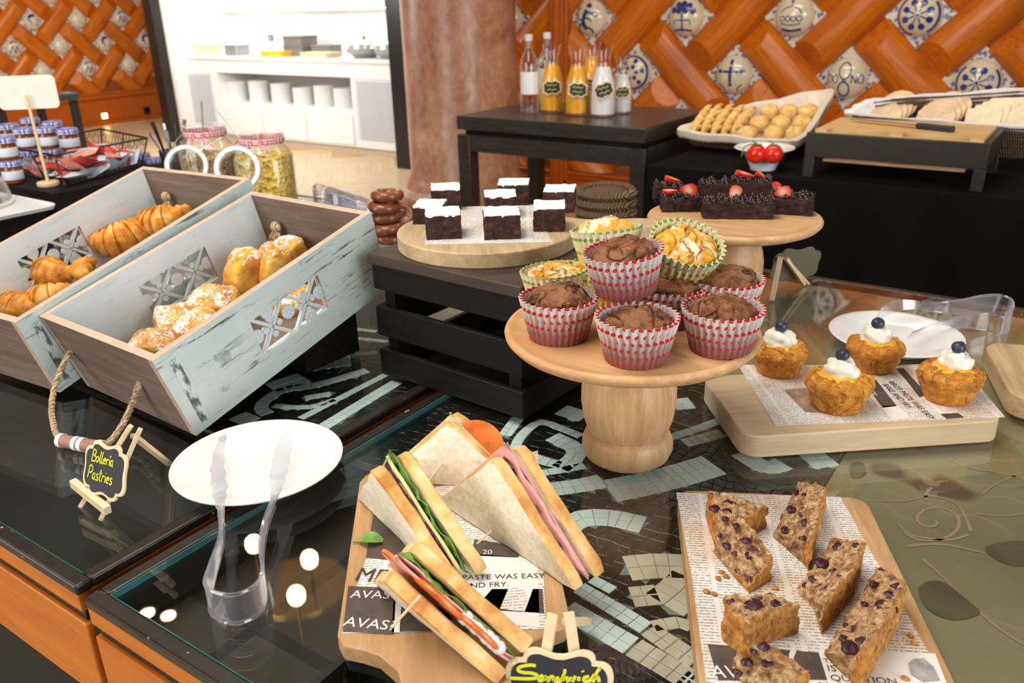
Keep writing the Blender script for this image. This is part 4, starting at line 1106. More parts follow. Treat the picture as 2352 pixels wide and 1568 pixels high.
tp_ = Rb @ sl(1300, 1430, -.012); MB().bar(tp_, tp_+Vector((-.02, .07, -(tp_.z)+.004)), .008, .006).build('easel_leg', M['stick'], sroot, bevel=.0006)
lg = MB()
MB().bar(Rb @ sl(1215, 1640, .002), Rb @ sl(1360, 1640, .002), .01, .012).build('ledge', M['stick'], sroot, bevel=.0006)

# ------------------------------------------------------------------ turned wooden cake stands
def cake_stand(loc, label):
    t = thing('cake_stand', label, 'cake stand', loc, 0, 'turned wooden cake stands')
    MB().lathe([(0, 0), (.043, 0), (.051, .006), (.0548, .016), (.0545, .024), (.051, .033), (.0468, .0375)], 56).build('foot', M['beechz'], t, smooth=60)
    MB().lathe([(.0468, .0375), (.0485, .041), (.0535, .056), (.0562, .075), (.0560, .092), (.0530, .110), (.0475, .126), (.0445, .134), (.047, .140), (.052, .1445)], 56).build('stem', M['beechz'], t, smooth=60)
    MB().lathe([(.052, .1445), (.095, .1462), (.1235, .1500), (.1385, .1560), (.1445, .1625), (.1452, .1660), (.1435, .1690), (.139, .1700), (.136, .1682), (.12, .1680), (0, .1680)], 96).build('plate', M['beech'], t, smooth=60)
    return t
sc1 = (onz(1338, 1045, ZT)+onz(1542, 1045, ZT))/2
cake_stand((sc1.x, sc1.y, ZT), 'turned wooden cake stand piled with paper-cased muffins')
dst = ray(1686, 484).normalized()*1.49+CAM
sc2 = Vector((dst.x, dst.y, ZT))
cake_stand(sc2, 'turned wooden cake stand carrying chocolate cake squares with strawberries')
ZP = ZT+.1682

# ------------------------------------------------------------------ muffins
def crust_mat(name, c_lo, c_mid, c_hi, crack, cs=20, rough=.75, amount=1.0, patch=None):
    m = N(name); v = m.coord(rnd=6.0)
    rg = m.math('ABSOLUTE', m.math('SUBTRACT', m.noise(cs, 3, v, .6, .5), .5))
    k = m.ramp(rg, [(.0, (1, 1, 1)), (.035, (0, 0, 0))])
    ms = m.ramp(m.noise(cs*.8, 2, m.coord(loc=(4, 1, 7), rnd=6.0)), [(.40, (0, 0, 0)), (.55, (1, 1, 1))])
    f = m.noise(75, 6, v, .72); g = m.noise(420, 2, v)
    fg = m.math('ADD', m.math('MULTIPLY', f, .8), m.math('MULTIPLY', g, .2))
    col = m.ramp(fg, [(.30, c_lo), (.5, c_mid), (.68, c_hi)])
    if patch: col = m.mix(m.ramp(m.noise(26, 3, m.coord(loc=(8, 3, 2), rnd=6.0), .6), [(.50, (0, 0, 0)), (.58, (1, 1, 1))]), col, patch)
    kk = m.math('MULTIPLY', m.math('MULTIPLY', k, ms), amount)
    m.base(m.mix(kk, col, crack)).p(Roughness=rough, Specular_IOR_Level=.25)
    m.bump(m.math('SUBTRACT', fg, m.math('MULTIPLY', kk, .7)), 1.0, .004); return m.m
M['choc_top'] = crust_mat('chocolate_muffin_crust', (.05, .015, .006), (.20, .073, .028), (.42, .20, .095), (.012, .004, .003), 24, patch=(.29, .13, .062))
M['lemon_top'] = crust_mat('lemon_muffin_crust', (.62, .22, .012), (.84, .43, .04), (.92, .74, .42), (.60, .22, .012), 18, patch=(.92, .80, .56))
def liner_mat(name, paper, dot, body, nu, nv, h):
    m = N(name); t = m.n('ShaderNodeTexCoord'); s = m.n('ShaderNodeSeparateXYZ'); m.l(t.outputs['Object'], s.inputs[0])
    an = m.math('MULTIPLY', m.math('ARCTAN2', s.outputs[1], s.outputs[0]), nu/(2*PI))
    vv = m.math('MULTIPLY', s.outputs[2], nv/h)
    row = m.math('FLOOR', vv); uu = m.math('ADD', an, m.math('MULTIPLY', row, .5))
    fu = m.math('SUBTRACT', m.math('FRACT', uu), .5); fv = m.math('SUBTRACT', m.math('FRACT', vv), .5)
    d2 = m.math('ADD', m.math('MULTIPLY', fu, fu), m.math('MULTIPLY', fv, fv))
    k = m.math('LESS_THAN', d2, .065)
    # thin paper lets the cake show through lower down
    z = m.math('DIVIDE', s.outputs[2], h)
    pp = m.mix(m.ramp(m.math('ADD', z, m.math('MULTIPLY', m.noise(50, 3, t.outputs['Object']), .25)), [(.35, (.92, .92, .92)), (1.15, (.12, .12, .12))]), paper, body)
    st = m.math('ADD', m.math('MULTIPLY', m.math('SINE', m.math('MULTIPLY', m.math('ARCTAN2', s.outputs[1], s.outputs[0]), 31)), -.5), .5)
    st = m.math('MULTIPLY', m.math('POWER', st, 1.6), m.ramp(z, [(.15, (.95, .95, .95)), (1.0, (.25, .25, .25))]))
    m.base(m.mix(m.math('MULTIPLY', st, .85), m.mix(k, pp, dot), body)).p(Roughness=.6); return m.m
M['liner_red'] = liner_mat('red_dotted_paper', (.80, .74, .72), (.62, .02, .02), (.20, .06, .045), 31, 5.5, .047)
M['liner_green'] = liner_mat('green_dotted_paper', (.80, .80, .62), (.14, .38, .08), (.80, .50, .08), 31, 5.5, .047)
def muffin(px, py, z, label, choc=True, s=1.0, rot=(0, 0, 0), seed=1, lift=.0, group=None):
    p = onz(px, py, z)
    Mx = Matrix.Translation(p) @ Euler(rot).to_matrix().to_4x4() @ Matrix.Scale(s, 4)
    t = thing('muffin', label, 'muffin', M=Mx, group='muffins on the front cake stand')
    rb, rt_, H = .0325, .0425, .047
    n = 62
    def fl(r, zz, a):
        return r+(.0005+.0014*zz/H)*math.copysign(abs(math.sin(a*n/2))**.8, math.sin(a*n/2))
    prof = [(0, .0), (rb*.96, .0)]+[(rb+(rt_-rb)*k/8, .001+H*k/8) for k in range(9)]+[(rb+(rt_-rb)*k/8-.0009, .001+H*k/8) for k in range(8, 3, -1)]
    lm = MB()
    lm.lathe(prof, n*4, fn=fl)
    lm.build('paper_case', M['liner_red'] if choc else M['liner_green'], t, smooth=50)
    # crumb body with a cracked dome
    dome = [(rb*.88, .002), (rt_*.85, H-.016)]
    R_ = rt_*.865; dh = .021+.004*math.sin(seed*2.3)
    for k in range(0, 33):
        th = PI/2*k/32; dome.append((R_*math.cos(th)**.75 if k < 32 else 0, H-.012+dh*math.sin(th)))
    me = MB().lathe(dome, 120).mesh('cake', M['choc_top'] if choc else M['lemon_top'], 70)
    off = Vector((seed*5.1, seed*2.7, seed))
    for v in me.vertices:
        if v.co.z > H-.0135:
            q = v.co*34+off; w_ = min(1, (v.co.z-H+.0135)/.008)
            f = noise.fractal(q, .9, 2.1, 4); rid = abs(noise.noise(v.co*48+off*2))
            v.co.z += w_*(.0046*f-.0075*max(0, .10-rid)/.10+.0015*noise.fractal(v.co*170+off, .8, 2.0, 3)); v.co.x += w_*.0016*noise.noise(q*1.7); v.co.y += w_*.0016*noise.noise(q*1.7+Vector((9, 0, 0)))
    me.update()
    link('cake', me, t)
    return t
muffin(1283, 772, ZP, 'chocolate muffin in red-dotted case at the left front of the stand', True, 1.0, seed=1)
muffin(1460, 822, ZP, 'chocolate muffin in red-dotted case nearest the front of the stand', True, 1.0, seed=2)
muffin(1654, 800, ZP, 'chocolate muffin in red-dotted case at the right front of the stand', True, .99, seed=3)
muffin(1438, 668, ZP+.052, 'chocolate muffin in red-dotted case perched on top of the pile', True, 1.0, (R(5), R(-4), 0), seed=4)
muffin(1535, 738, ZP, 'half-hidden chocolate muffin in the middle of the pile', True, .96, seed=5)
muffin(1662, 725, ZP, 'chocolate muffin with a pale cracked patch at the right back of the pile', True, 1.0, seed=6)
muffin(1278, 700, ZP, 'yellow muffin in green-dotted case at the left back of the pile', False, .96, (0, R(-4), 0), seed=7)
muffin(1375, 690, ZP, 'small yellow muffin showing between the left back muffins', False, .95, seed=8)
muffin(1398, 612, ZP+.046, 'yellow muffin with pale crust high at the back left of the pile', False, 1.0, (R(-4), R(-8), 0), seed=9)
muffin(1556, 628, ZP+.044, 'yellow muffin with pale cracked top tipped over at the back right of the pile', False, 1.02, (R(20), R(14), R(20)), seed=10)

# ------------------------------------------------------------------ black slatted crate with the round brownie board
SA, SB_ = onz(876, 855, ZT), onz(1202, 965, ZT)
sdir = (SB_-SA).normalized(); syaw = math.atan2(sdir.y, sdir.x); SW_ = (SB_-SA).length; SD = .27; SH = .188
bc = thing('slatted_crate', 'black slatted wooden crate used as a riser under the brownie board', 'crate', SA, syaw)
for (za, zc_) in ((0, .040), (.062, .108), (.134, .172)):
    MB().box(0, SW_, 0, .010, za, zc_).build('slat', M['black'], bc, bevel=.0015); MB().box(0, SW_, SD-.01, SD, za, zc_).build('slat', M['black'], bc, bevel=.0015)
    MB().box(0, .010, .010, SD-.01, za, zc_).build('slat', M['black'], bc, bevel=.0015); MB().box(SW_-.01, SW_, .010, SD-.01, za, zc_).build('slat', M['black'], bc, bevel=.0015)
for (x, y) in ((.011, .011), (SW_-.031, .011), (.011, SD-.031), (SW_-.031, SD-.031)): MB().box(x, x+.02, y, y+.02, 0, .172).build('corner_post', M['black'], bc)
MB().box(.012, SW_-.012, .012, SD-.012, .001, .006).build('base', M['black'], bc)
MB().box(-.004, SW_+.004, -.004, SD+.004, .172, SH).build('lid', wood('dark_brown_lid', (.03, .018, .012), (.075, .048, .034), 'X', 9, 10, .5), bc, bevel=.0015)
ZB = ZT+SH+.022
bctr = onz(1118, 524, ZB); brad = (onz(918, 522, ZB)-bctr).length
hd = (onz(1520, 508, ZB)-bctr); hl = hd.length; ha = math.atan2(hd.y, hd.x)
pts = []
for k in range(0, 49):
    a = R(24)+(2*PI-2*R(24))*k/48; pts.append((brad*math.cos(a), brad*math.sin(a)))
hw_ = .026
pts += [(brad*1.06, -.040), (brad*1.22, -hw_-.003), (hl-.03, -hw_), (hl-.008, -hw_*.8), (hl, 0), (hl-.008, hw_*.8), (hl-.03, hw_), (brad*1.22, hw_+.003), (brad*1.06, .040)]
bb = thing('round_board', 'round wooden paddle board with sugared brownies on the black crate', 'board', (bctr.x, bctr.y, ZT+SH), ha)
MB().prism(pts, 0, .022).build('board', M['oakpale'], bb, bevel=.002, smooth=25)
_p = N('newsprint'); _t = _p.coord()
_s = _p.n('ShaderNodeSeparateXYZ'); _p.l(_t, _s.inputs[0])
_ln = _p.math('LESS_THAN', _p.math('FRACT', _p.math('MULTIPLY', _s.outputs[1], 265)), .42)
_wd = _p.math('GREATER_THAN', _p.noise(620, 2, _p.coord(scale=(1, .55, 1))), .47)
_cl = _p.math('LESS_THAN', _p.math('FRACT', _p.math('MULTIPLY', _s.outputs[0], 15.5)), .93)
_k = _p.math('MULTIPLY', _p.math('MULTIPLY', _ln, _wd), _cl)
_bl = _p.ramp(_p.noise(14, 2, _p.coord()), [(.45, (.82, .80, .77)), (.62, (.76, .62, .50))])
_p.base(_p.mix(_p.math('MULTIPLY', _k, .70), _bl, (.14, .11, .10))).p(Roughness=.7); M['news'] = _p.m
M['newsplain'] = plain('blank_newsprint', (.80, .77, .73), .7, 0, .05, 20)
M['newsdark'] = plain('dark_print', (.085, .062, .05), .7, 0, .25, 60)
M['newsink'] = plain('print_ink', (.05, .04, .04), .7)
M['newspale'] = plain('pale_print', (.78, .76, .72), .7)
def paper(name, label, pxs, z, mat=None, rot=None):
    c = sum((onz(*p, z) for p in pxs), Vector())/len(pxs)
    a, b = onz(*pxs[0], z), onz(*pxs[1], z); yw = math.atan2((b-a).y, (b-a).x) if rot is None else rot
    o = thing(name, label, 'paper', (c.x, c.y, z), yw)
    Mi = Matrix.Rotation(-yw, 3, 'Z')
    q = [Mi @ (onz(*p, z)-c) for p in pxs]
    MB().prism([(v.x, v.y) for v in q], 0.0002, .0007).build('sheet', mat or M['news'], o, smooth=0)
    bpy.context.view_layer.update()
    return o
def patch(par, pxs, z, mat, name='print_block'):
    q = [onz(*p, z) for p in pxs]; Mi = Matrix.Rotation(-par.rotation_euler.z, 4, 'Z') @ Matrix.Translation(-par.location)
    MB().add([Mi @ v for v in q], [tuple(range(len(q)))]).build(name, mat, par, smooth=0, clean=False)
paper('newsprint_sheet', 'strip of newsprint under the brownies on the round board', [(975, 562), (1268, 556), (1225, 470), (1000, 478)], ZB)

M['brownie'] = crust_mat('brownie_crumb', (.02, .009, .007), (.06, .025, .021), (.14, .072, .058), (.01, .004, .003), 60, .8, .4)
_s = N('icing_sugar'); _f = _s.noise(170, 3, _s.coord(rnd=3.0))
_s.base(_s.ramp(_f, [(.20, (.40, .34, .33)), (.36, (.90, .89, .89))])).p(Roughness=.9); _s.bump(_f, .6, .001); M['sugar'] = _s.m
BR = [((1026, 482), (.046, .054, .032), 2, 'brownie at the back left of the round board, behind the tilted one'), ((990, 512), (.044, .054, .024), -8, 'low tilted brownie at the left edge of the round board'),
      ((1020, 548), (.049, .054, .033), 3, 'brownie at the left front of the round board'), ((1150, 500), (.049, .054, .032), 0, 'brownie in the middle of the round board, behind the front one'),
      ((1153, 548), (.050, .054, .033), 1, 'brownie at the centre front of the round board'), ((1181, 470), (.050, .054, .032), -6, 'brownie farthest back on the round board'),
      ((1286, 487), (.048, .054, .032), -10, 'crumbly brownie at the right back of the round board'), ((1262, 530), (.045, .054, .032), -5, 'brownie at the right front of the round board')]
for i, (p, (a, b, c), yw, lb) in enumerate(BR):
    q = onz(*p, ZB+.0008); d = Vector((q.x, q.y, 0)).normalized()
    q = q+d*b*.42
    t = thing('brownie', lb, 'brownie', q, YAW+R(yw)+R(2), 'brownies on the round board')
    me = MB().box(-a/2, a/2, -b/2, b/2, 0, c).mesh('cake', M['brownie'], 40); rough_mesh(me, 9, .0016, 120, i+1, 4); link('cake', me, t)
    sm = MB().box(-a/2*.985, a/2*.985, -b/2*.985, b/2*.985, c-.0012, c+.0016).mesh('icing_sugar', M['sugar'], 40); rough_mesh(sm, 9, .0016, 140, i+4, 4); link('icing_sugar', sm, t)

# ------------------------------------------------------------------ chocolate cakes with strawberries on the rear stand
M['choc_cake'] = crust_mat('dark_chocolate_sponge', (.012, .005, .004), (.036, .014, .012), (.085, .04, .032), (.008, .003, .003), 70, .7, .3)
M['ganache'] = plain('dark_chocolate', (.022, .008, .006), .15, 0, .3, 50)
_s = N('strawberry_skin'); _f = _s.voro(260, _s.coord()); _s.base(_s.ramp(_f, [(.10, (.85, .50, .10)), (.22, (.66, .02, .015))])).p(Roughness=.25); M['berry'] = _s.m
_s = N('strawberry_flesh'); _g = _s.n('ShaderNodeTexGradient', gradient_type='SPHERICAL'); _s.l(_s.coord(scale=(70, 70, 70)), _g.inputs[0]); _s.base(_s.ramp(_g.outputs[0], [(.0, (.70, .05, .03)), (.35, (.80, .16, .10)), (.8, (.90, .55, .42))])).p(Roughness=.3); M['flesh'] = _s.m
def strawberry_half(parent, loc, rot, s):
    prof = [(0, -.016), (.004, -.013), (.0085, -.004), (.0105, .004), (.009, .010), (.004, .013), (0, .0135)]
    mb = MB(); n = 12
    for (r, z) in prof:
        for j in range(n+1): a = PI*j/n; mb.v.append((r*math.cos(a)*s, r*math.sin(a)*s, z*s))
    for i in range(len(prof)-1):
        for j in range(n): mb.f.append((i*(n+1)+j, i*(n+1)+j+1, (i+1)*(n+1)+j+1, (i+1)*(n+1)+j)); mb.m.append(0)
    for i in range(len(prof)-1): mb.f.append((i*(n+1), (i+1)*(n+1), (i+1)*(n+1)+n, i*(n+1)+n)); mb.m.append(1)
    mb.build('strawberry_piece', [M['berry'], M['flesh']], parent, smooth=40, loc=loc, rot=rot)
CK = [((1690, 500), (.115, .055, .026), 0, 'widest chocolate cake at the front of the rear stand with a strawberry wedge', [((-.004, .004), (0, R(20), 0), .95)]),
      ((1812, 490), (.076, .068, .024), -12, 'chocolate cake at the right edge of the rear stand with two strawberry wedges', [((-.028, .012), (R(70), R(60), 0), 1.0), ((-.012, -.02), (R(30), R(70), R(20)), .95)]),
      ((1562, 484), (.068, .050, .022), 4, 'low chocolate cake at the left front of the rear stand with a halved strawberry', [((.012, -.004), (R(60), R(80), R(20)), 1.1), ((-.02, .0), (R(-90), 0, R(90)), .9)]),
      ((1535, 462), (.054, .055, .026), 6, 'chocolate cake at the far left of the rear stand with a pale strawberry slice', [((.008, .006), (R(-70), 0, R(90)), 1.1)]),
      ((1640, 455), (.058, .05, .026), 0, 'chocolate cake in the back middle of the rear stand without fruit', []),
      ((1722, 452), (.075, .062, .028), -6, 'highest chocolate cake at the back of the rear stand with a strawberry half on top', [((-.012, .004), (R(-75), 0, R(90)), 1.25), ((.018, .0), (R(-60), R(20), R(60)), .8)])]
for i, (p, (a, b, c), yw, lb, fr) in enumerate(CK):
    q = onz(*p, ZP+.0006); d = Vector((q.x, q.y, 0)).normalized(); q = q+d*b*.35
    t = thing('chocolate_cake', lb, 'cake', q, R(20)+R(yw)+R(6), 'chocolate cakes on the rear stand')
    me = MB().box(-a/2, a/2, -b/2, b/2, 0, c).mesh('sponge', M['choc_cake'], 40); rough_mesh(me, 9, .0038, 130, i+11, 5); link('sponge', me, t)
    ch = MB(); rnd = random.Random(i)
    for k in range(int(a*b*9500)):
        x, y = rnd.uniform(-a/2+.004, a/2-.004), rnd.uniform(-b/2+.004, b/2-.004)
        r_ = rnd.uniform(.0034, .0050)
        ch.lathe([(0, -.001), (r_, 0), (r_*.95, r_*.5), (r_*.5, r_*1.1), (.0004, r_*1.7)], 7, c=(x, y, c+rnd.uniform(-.001, .003)))
    o = ch.build('chocolate_drops', M['ganache'], t, smooth=60); o['kind'] = 'stuff'
    for (xy, r_, s) in fr: strawberry_half(t, (xy[0], xy[1], c+.011), r_, s*1.05)

# ------------------------------------------------------------------ sandwich board
ZS = ZT+.030
s_bl, s_tl, s_tr, s_br = [onz(*p, ZS) for p in ((782, 1480), (830, 1062), (1235, 1080), (1300, 1420))]
ld = ((s_tl-s_bl)+(s_tr-s_br)).normalized(); syw = math.atan2(-ld.x, ld.y)
sc = (s_bl+s_tl+s_tr+s_br)/4; sw = ((s_tr-s_tl).length+(s_br-s_bl).length)/2; sl_ = ((s_tl-s_bl).length+(s_tr-s_br).length)/2
W2, L2 = sw/2, sl_/2
outl = [(W2, L2-.02), (W2-.006, L2-.006), (W2-.02, L2), (-W2+.02, L2), (-W2+.006, L2-.006), (-W2, L2-.02), (-W2, -L2+.008), (-W2+.006, -L2-.006), (-W2+.022, -L2-.012), (-.062, -L2-.020), (-.046, -L2-.040), (-.040, -L2-.07), (-.040, -L2-.12), (-.03, -L2-.135), (.03, -L2-.135), (.040, -L2-.12), (.040, -L2-.07), (.046, -L2-.040), (.062, -L2-.020), (W2-.022, -L2-.012), (W2-.006, -L2-.006), (W2, -L2+.008)]
sbd = thing('sandwich_board', 'wooden paddle board with cut sandwiches at the front of the table', 'board', (sc.x, sc.y, ZT), syw)
MB().prism(outl[::-1], .014, .030).build('board', M['oak'], sbd, bevel=.0015, smooth=30)
MB().prism([(x*.975, y*.985) for x, y in outl[::-1]], .0, .014).build('shade_layer', M['black'], sbd, bevel=.0015, smooth=30)  # black layer put in for the shadow and reflection under the board
sp = paper('newsprint_sheet', 'newsprint sheet with large headlines under the sandwiches', [(785, 1455), (1255, 1445), (1235, 1035), (880, 1165)], ZS, rot=syw)
zz1 = ZS+.0011
patch(sp, [(800, 1345), (910, 1350), (905, 1455), (787, 1450)], zz1, M['newsdark']); patch(sp, [(858, 1180), (960, 1250), (940, 1290), (840, 1280)], zz1, M['newsdark'])
patch(sp, [(905, 1350), (925, 1350), (920, 1452), (900, 1452)], zz1, M['newspale']); patch(sp, [(925, 1340), (1085, 1340), (1085, 1450), (918, 1450)], zz1, M['newsdark'])
patch(sp, [(1040, 1268), (1235, 1282), (1240, 1440), (1000, 1420)], zz1, M['newsplain']); patch(sp, [(1130, 1352), (1246, 1352), (1250, 1408), (1090, 1398)], zz1, M['newsdark'])
patch(sp, [(1168, 1350), (1225, 1350), (1205, 1404), (1148, 1398)], zz1+.0003, M['news']); patch(sp, [(1090, 1238), (1200, 1255), (1190, 1280), (1080, 1275)], zz1, M['newsdark'])
put_text(sp, 'AVAS', (803, 1372), (893, 1374), zz1+.0004, M['newspale']); put_text(sp, 'AVAS?', (786, 1436), (902, 1447), zz1+.0004, M['newspale']); put_text(sp, 'ME', (815, 1332), (880, 1338), zz1+.0004, M['newsink'], 1.2)
put_text(sp, 'PASTE WAS EASY', (1062, 1331), (1252, 1326), zz1+.0004, M['newsink']); put_text(sp, 'AND FRY.', (1062, 1350), (1168, 1346), zz1+.0004, M['newsink']); put_text(sp, '20', (1108, 1272), (1130, 1272), zz1+.0004, M['newspale'])

# ------------------------------------------------------------------ sandwiches
_b = N('bread_crumb'); _v = _b.coord(rnd=4.0); _f = _b.noise(150, 4, _v, .65); _b.base(_b.ramp(_f, [(.25, (.72, .60, .43)), (.6, (.90, .82, .66))])).p(Roughness=.85); _b.bump(_f, .5, .0012); M['crumb'] = _b.m
_b = N('bread_crust'); _v = _b.coord(rnd=4.0); _f = _b.noise(26, 4, _v, .6); _b.base(_b.ramp(_f, [(.34, (.55, .22, .04)), (.50, (.78, .46, .15)), (.66, (.90, .70, .38))])).p(Roughness=.7); _b.bump(_b.noise(160, 3, _v), .3, .001); M['crust'] = _b.m
M['ham'] = plain('cooked_ham', (.82, .42, .38), .4, 0, .12, 30); M['tomato'] = plain('tomato_slice', (.80, .20, .04), .25, 0, .25, 70)
M['lettuce'] = plain('green_leaf', (.16, .34, .05), .5, 0, .4, 60); M['mayo'] = plain('mayonnaise', (.86, .78, .74), .3); M['purple'] = plain('red_leaf', (.12, .03, .06), .5, 0, .4, 60)
M['egg'] = plain('pale_cheese', (.78, .66, .34), .5, 0, .1)
def bread(parent, hyp, y0, th, seed, name='bread_slice', dx=0, dz=0):
    h = hyp/2; r = .010
    poly = [(-h, 0), (h, 0)]
    ap = [(h*.04+r*1.2*math.cos(a)*.9-h*.04, h-r*1.35+r*math.sin(a)) for a in [R(50), R(90), R(130)]]
    poly = [(-h, .0), (-h+.004, -.0), (h-.004, -.0), (h, .0), (h-.004, .008), (r*.9, h-r*1.0), (0, h-r*.55), (-r*.9, h-r*1.0), (-h+.004, .008)]
    mb = MB(); n = len(poly)
    nseg = 26
    # resample outline
    per = []
    for i in range(n):
        a, b = Vector(poly[i]), Vector(poly[(i+1) % n]); k = max(1, int((b-a).length/.006))
        for j in range(k): per.append((a.lerp(b, j/k), i))
    m = len(per)
    for (yy, sh) in ((0, .0022), (.0016, .0), (th-.0016, 0), (th, .0022)):
        c = Vector((0, h*.4))
        for (p, _) in per: q = p+(c-p).normalized()*sh; mb.v.append((q.x+dx, y0+yy, q.y+dz))
    for L in range(3):
        for i in range(m):
            e = per[i][1]; mb.f.append((L*m+i, L*m+(i+1) % m, (L+1)*m+(i+1) % m, (L+1)*m+i)); mb.m.append(0 if e in (0, 1, 2) else 1)
    for (base, flip) in ((0, 1), (3*m, 0)):
        cidx = len(mb.v); mb.v.append((dx, mb.v[base][1], h*.38+dz))
        for i in range(m): mb.f.append((base+i, base+(i+1) % m, cidx)); mb.m.append(0)
    me = mb.mesh(name, [M['crumb'], M['crust']], 45); 
    off = Vector((seed*7.7, seed*3.1, 0))
    for v in me.vertices: v.co.y += .0012*noise.noise(v.co*40+off)+.0022*noise.noise(v.co*12+off); v.co.x += .0007*noise.noise(v.co*90+off); v.co.z += .0007*noise.noise(v.co*90-off)
    return link(name, me, parent)
def sheet(parent, name, mat, hyp, y, ext, amp, seed, th=.0018, freq=60, cut=0.0):
    h = hyp/2
    def fn(u, v):
        x = (u*2-1)*(h+ext*.4)*(1-v)+0; z = v*(h+ext)*(1-cut)+.003
        x = (u*2-1)*(h+ext-z*.98)
        return Vector((x, y+amp*noise.noise(Vector((x*freq, z*freq, seed))), z))
    o = MB().grid(fn, 30, 16).build(name, mat, parent, smooth=60)
    s = o.modifiers.new('solid', 'SOLIDIFY'); s.thickness = th; return o
def tomato(parent, x, z, y, r, seed):
    MB().lathe([(0, -.0022), (r*.9, -.0022), (r, -.001), (r, .001), (r*.9, .0022), (0, .0022)], 28, M=Matrix.Translation((x, y, z)) @ Matrix.Rotation(PI/2, 4, 'X')).build('tomato_slice', M['tomato'], parent)
def sandwich(label, a, b, gap, lean, z, fills, hypx=1.0, th=.013, stick=None, lift=0.0):
    A, B = onz(*a, z), onz(*b, z); hyp = (B-A).length*hypx; d = (B-A).normalized()
    yw = math.atan2(d.y, d.x)
    Mx = Matrix.Translation((A+B)/2+Vector((0, 0, lift))) @ Matrix.Rotation(yw, 4, 'Z') @ Matrix.Rotation(lean, 4, 'X')
    t = thing('sandwich', label, 'sandwich', M=Mx, group='cut sandwiches on the front board')
    sd = hash(label) % 1 + len(label)
    bread(t, hyp, 0, th, sd); bread(t, hyp, th+gap, th, sd+3, dx=.004, dz=.002)
    h = hyp/2
    for f in fills:
        if f == 'ham': sheet(t, 'ham_slice', M['ham'], hyp, th+gap*.4, .004, .003, sd); sheet(t, 'ham_slice', M['ham'], hyp, th+gap*.65, .002, .003, sd+5)
        if f == 'tomato': tomato(t, h*.30, h*.58, th+gap*.35, .026, 1); tomato(t, h*.62, h*.22, th+gap*.42, .024, 2); tomato(t, -.02, h*.66, th+gap*.4, .022, 3)
        if f == 'tomato_top': tomato(t, h*.38, h*.52, th+gap*.5, .030, 1)
        if f == 'leaf':
            sheet(t, 'lettuce_leaf', M['lettuce'], hyp, th+gap*.75, .003, .006, sd+2, .0008, 120)
        if f == 'dark_leaf': sheet(t, 'red_leaf', M['purple'], hyp*.94, th+gap*.3, .0, .006, sd+8, .0008, 130)
        if f == 'egg': sheet(t, 'cheese_slice', M['egg'], hyp*.98, th+gap*.5, .0, .001, sd+8, .003, 30)
        if f == 'mayo':
            mb = MB()
            for k in range(7): mb.sphere((h*(.55+.05*k), th+gap*.5, h*(.40-.045*k)), .006+.002*random.random(), 10, 7, sc=(1, .8, .8))
            mb.build('mayonnaise', M['mayo'], t)
    if stick:
        p0, p1 = local_hit(Mx, *stick[0], 0, 1), local_hit(Mx, *stick[1], -.02, 1)
        p0.y = .01
        MB().tube([p0, p1], .0011, 6).build('cocktail_stick', M['stick'], t)
    return t
sandwich('tomato sandwich standing at the back of the board with a cocktail stick', (872, 1108), (1192, 1122), .014, R(-10), ZS+.001, ['tomato_top', 'egg'], .98, stick=((1025, 1052), (985, 1105)))
sandwich('ham sandwich standing at the right of the board with a cocktail stick', (1003, 1152), (1322, 1360), .013, R(4), ZS+.001, ['ham', 'dark_leaf'], .98, stick=((1132, 1212), (1088, 1255)))
sandwich('leafy sandwich with toasted crust standing at the left of the board', (826, 1150), (1030, 1352), .013, R(14), ZS+.001, ['leaf', 'dark_leaf', 'egg'], 1.05)
sandwich('tomato, ham and lettuce sandwich tipped over at the front of the board', (862, 1340), (1140, 1572), .018, R(30), ZS+.001, ['tomato', 'ham', 'leaf', 'mayo'], 1.0, stick=((945, 1392), (900, 1440)))
lf = thing('herb_leaf', 'small green herb leaf at the left edge of the sandwich board', 'leaf', onz(852, 1245, ZS+.0015), R(30))
MB().grid(lambda u, v: Vector(((u-.5)*.024, (v-.5)*.018*math.sin(PI*max(.05, min(.95, u)))**.6, .004*math.sin(PI*u)+.0025*abs(v-.5)*2)), 12, 8).build('blade', M['lettuce'], lf)
MB().tube([(-.012, 0, .0), (-.018, -.002, .001)], .0008, 5).build('stalk', M['lettuce'], lf)

# ------------------------------------------------------------------ cake-slice board
ZC = ZT+.022
c_tl, c_tr, c_bl, c_br = onz(1568, 1128, ZC), onz(1972, 1138, ZC), onz(1612, 1568, ZC), onz(2188, 1568, ZC)
cl_ = ((c_tl-c_bl)+(c_tr-c_br)).normalized(); cyw = math.atan2(-cl_.x, cl_.y); cw = .196; clen = .40
tm = (c_tl+c_tr)/2; cc_ = tm-cl_*clen/2
cbd = thing('cake_board', 'rectangular oak board with berry cake slices on newsprint', 'board', (cc_.x, cc_.y, ZT), cyw)
MB().prism(rrect(cw, clen, .018, 6), 0, .022).build('board', M['oak'], cbd, bevel=.0015, smooth=25)
cp = paper('newsprint_sheet', 'large newsprint sheet with a headline under the berry cake slices', [(1553, 1132), (1930, 1142), (1985, 1240), (2178, 1580), (1625, 1590), (1590, 1330)], ZC, rot=cyw)
z3 = ZC+.0011
patch(cp, [(1625, 1478), (1880, 1498), (1900, 1560), (1650, 1562)], z3, M['newsdark']); patch(cp, [(1878, 1490), (2148, 1500), (2178, 1578), (1905, 1578)], z3, M['newsplain'])
put_text(cp, 'AV', (1636, 1555), (1700, 1556), z3+.0004, M['newspale'], 1.1); put_text(cp, '?', (1822, 1535), (1850, 1535), z3+.0004, M['newspale'])
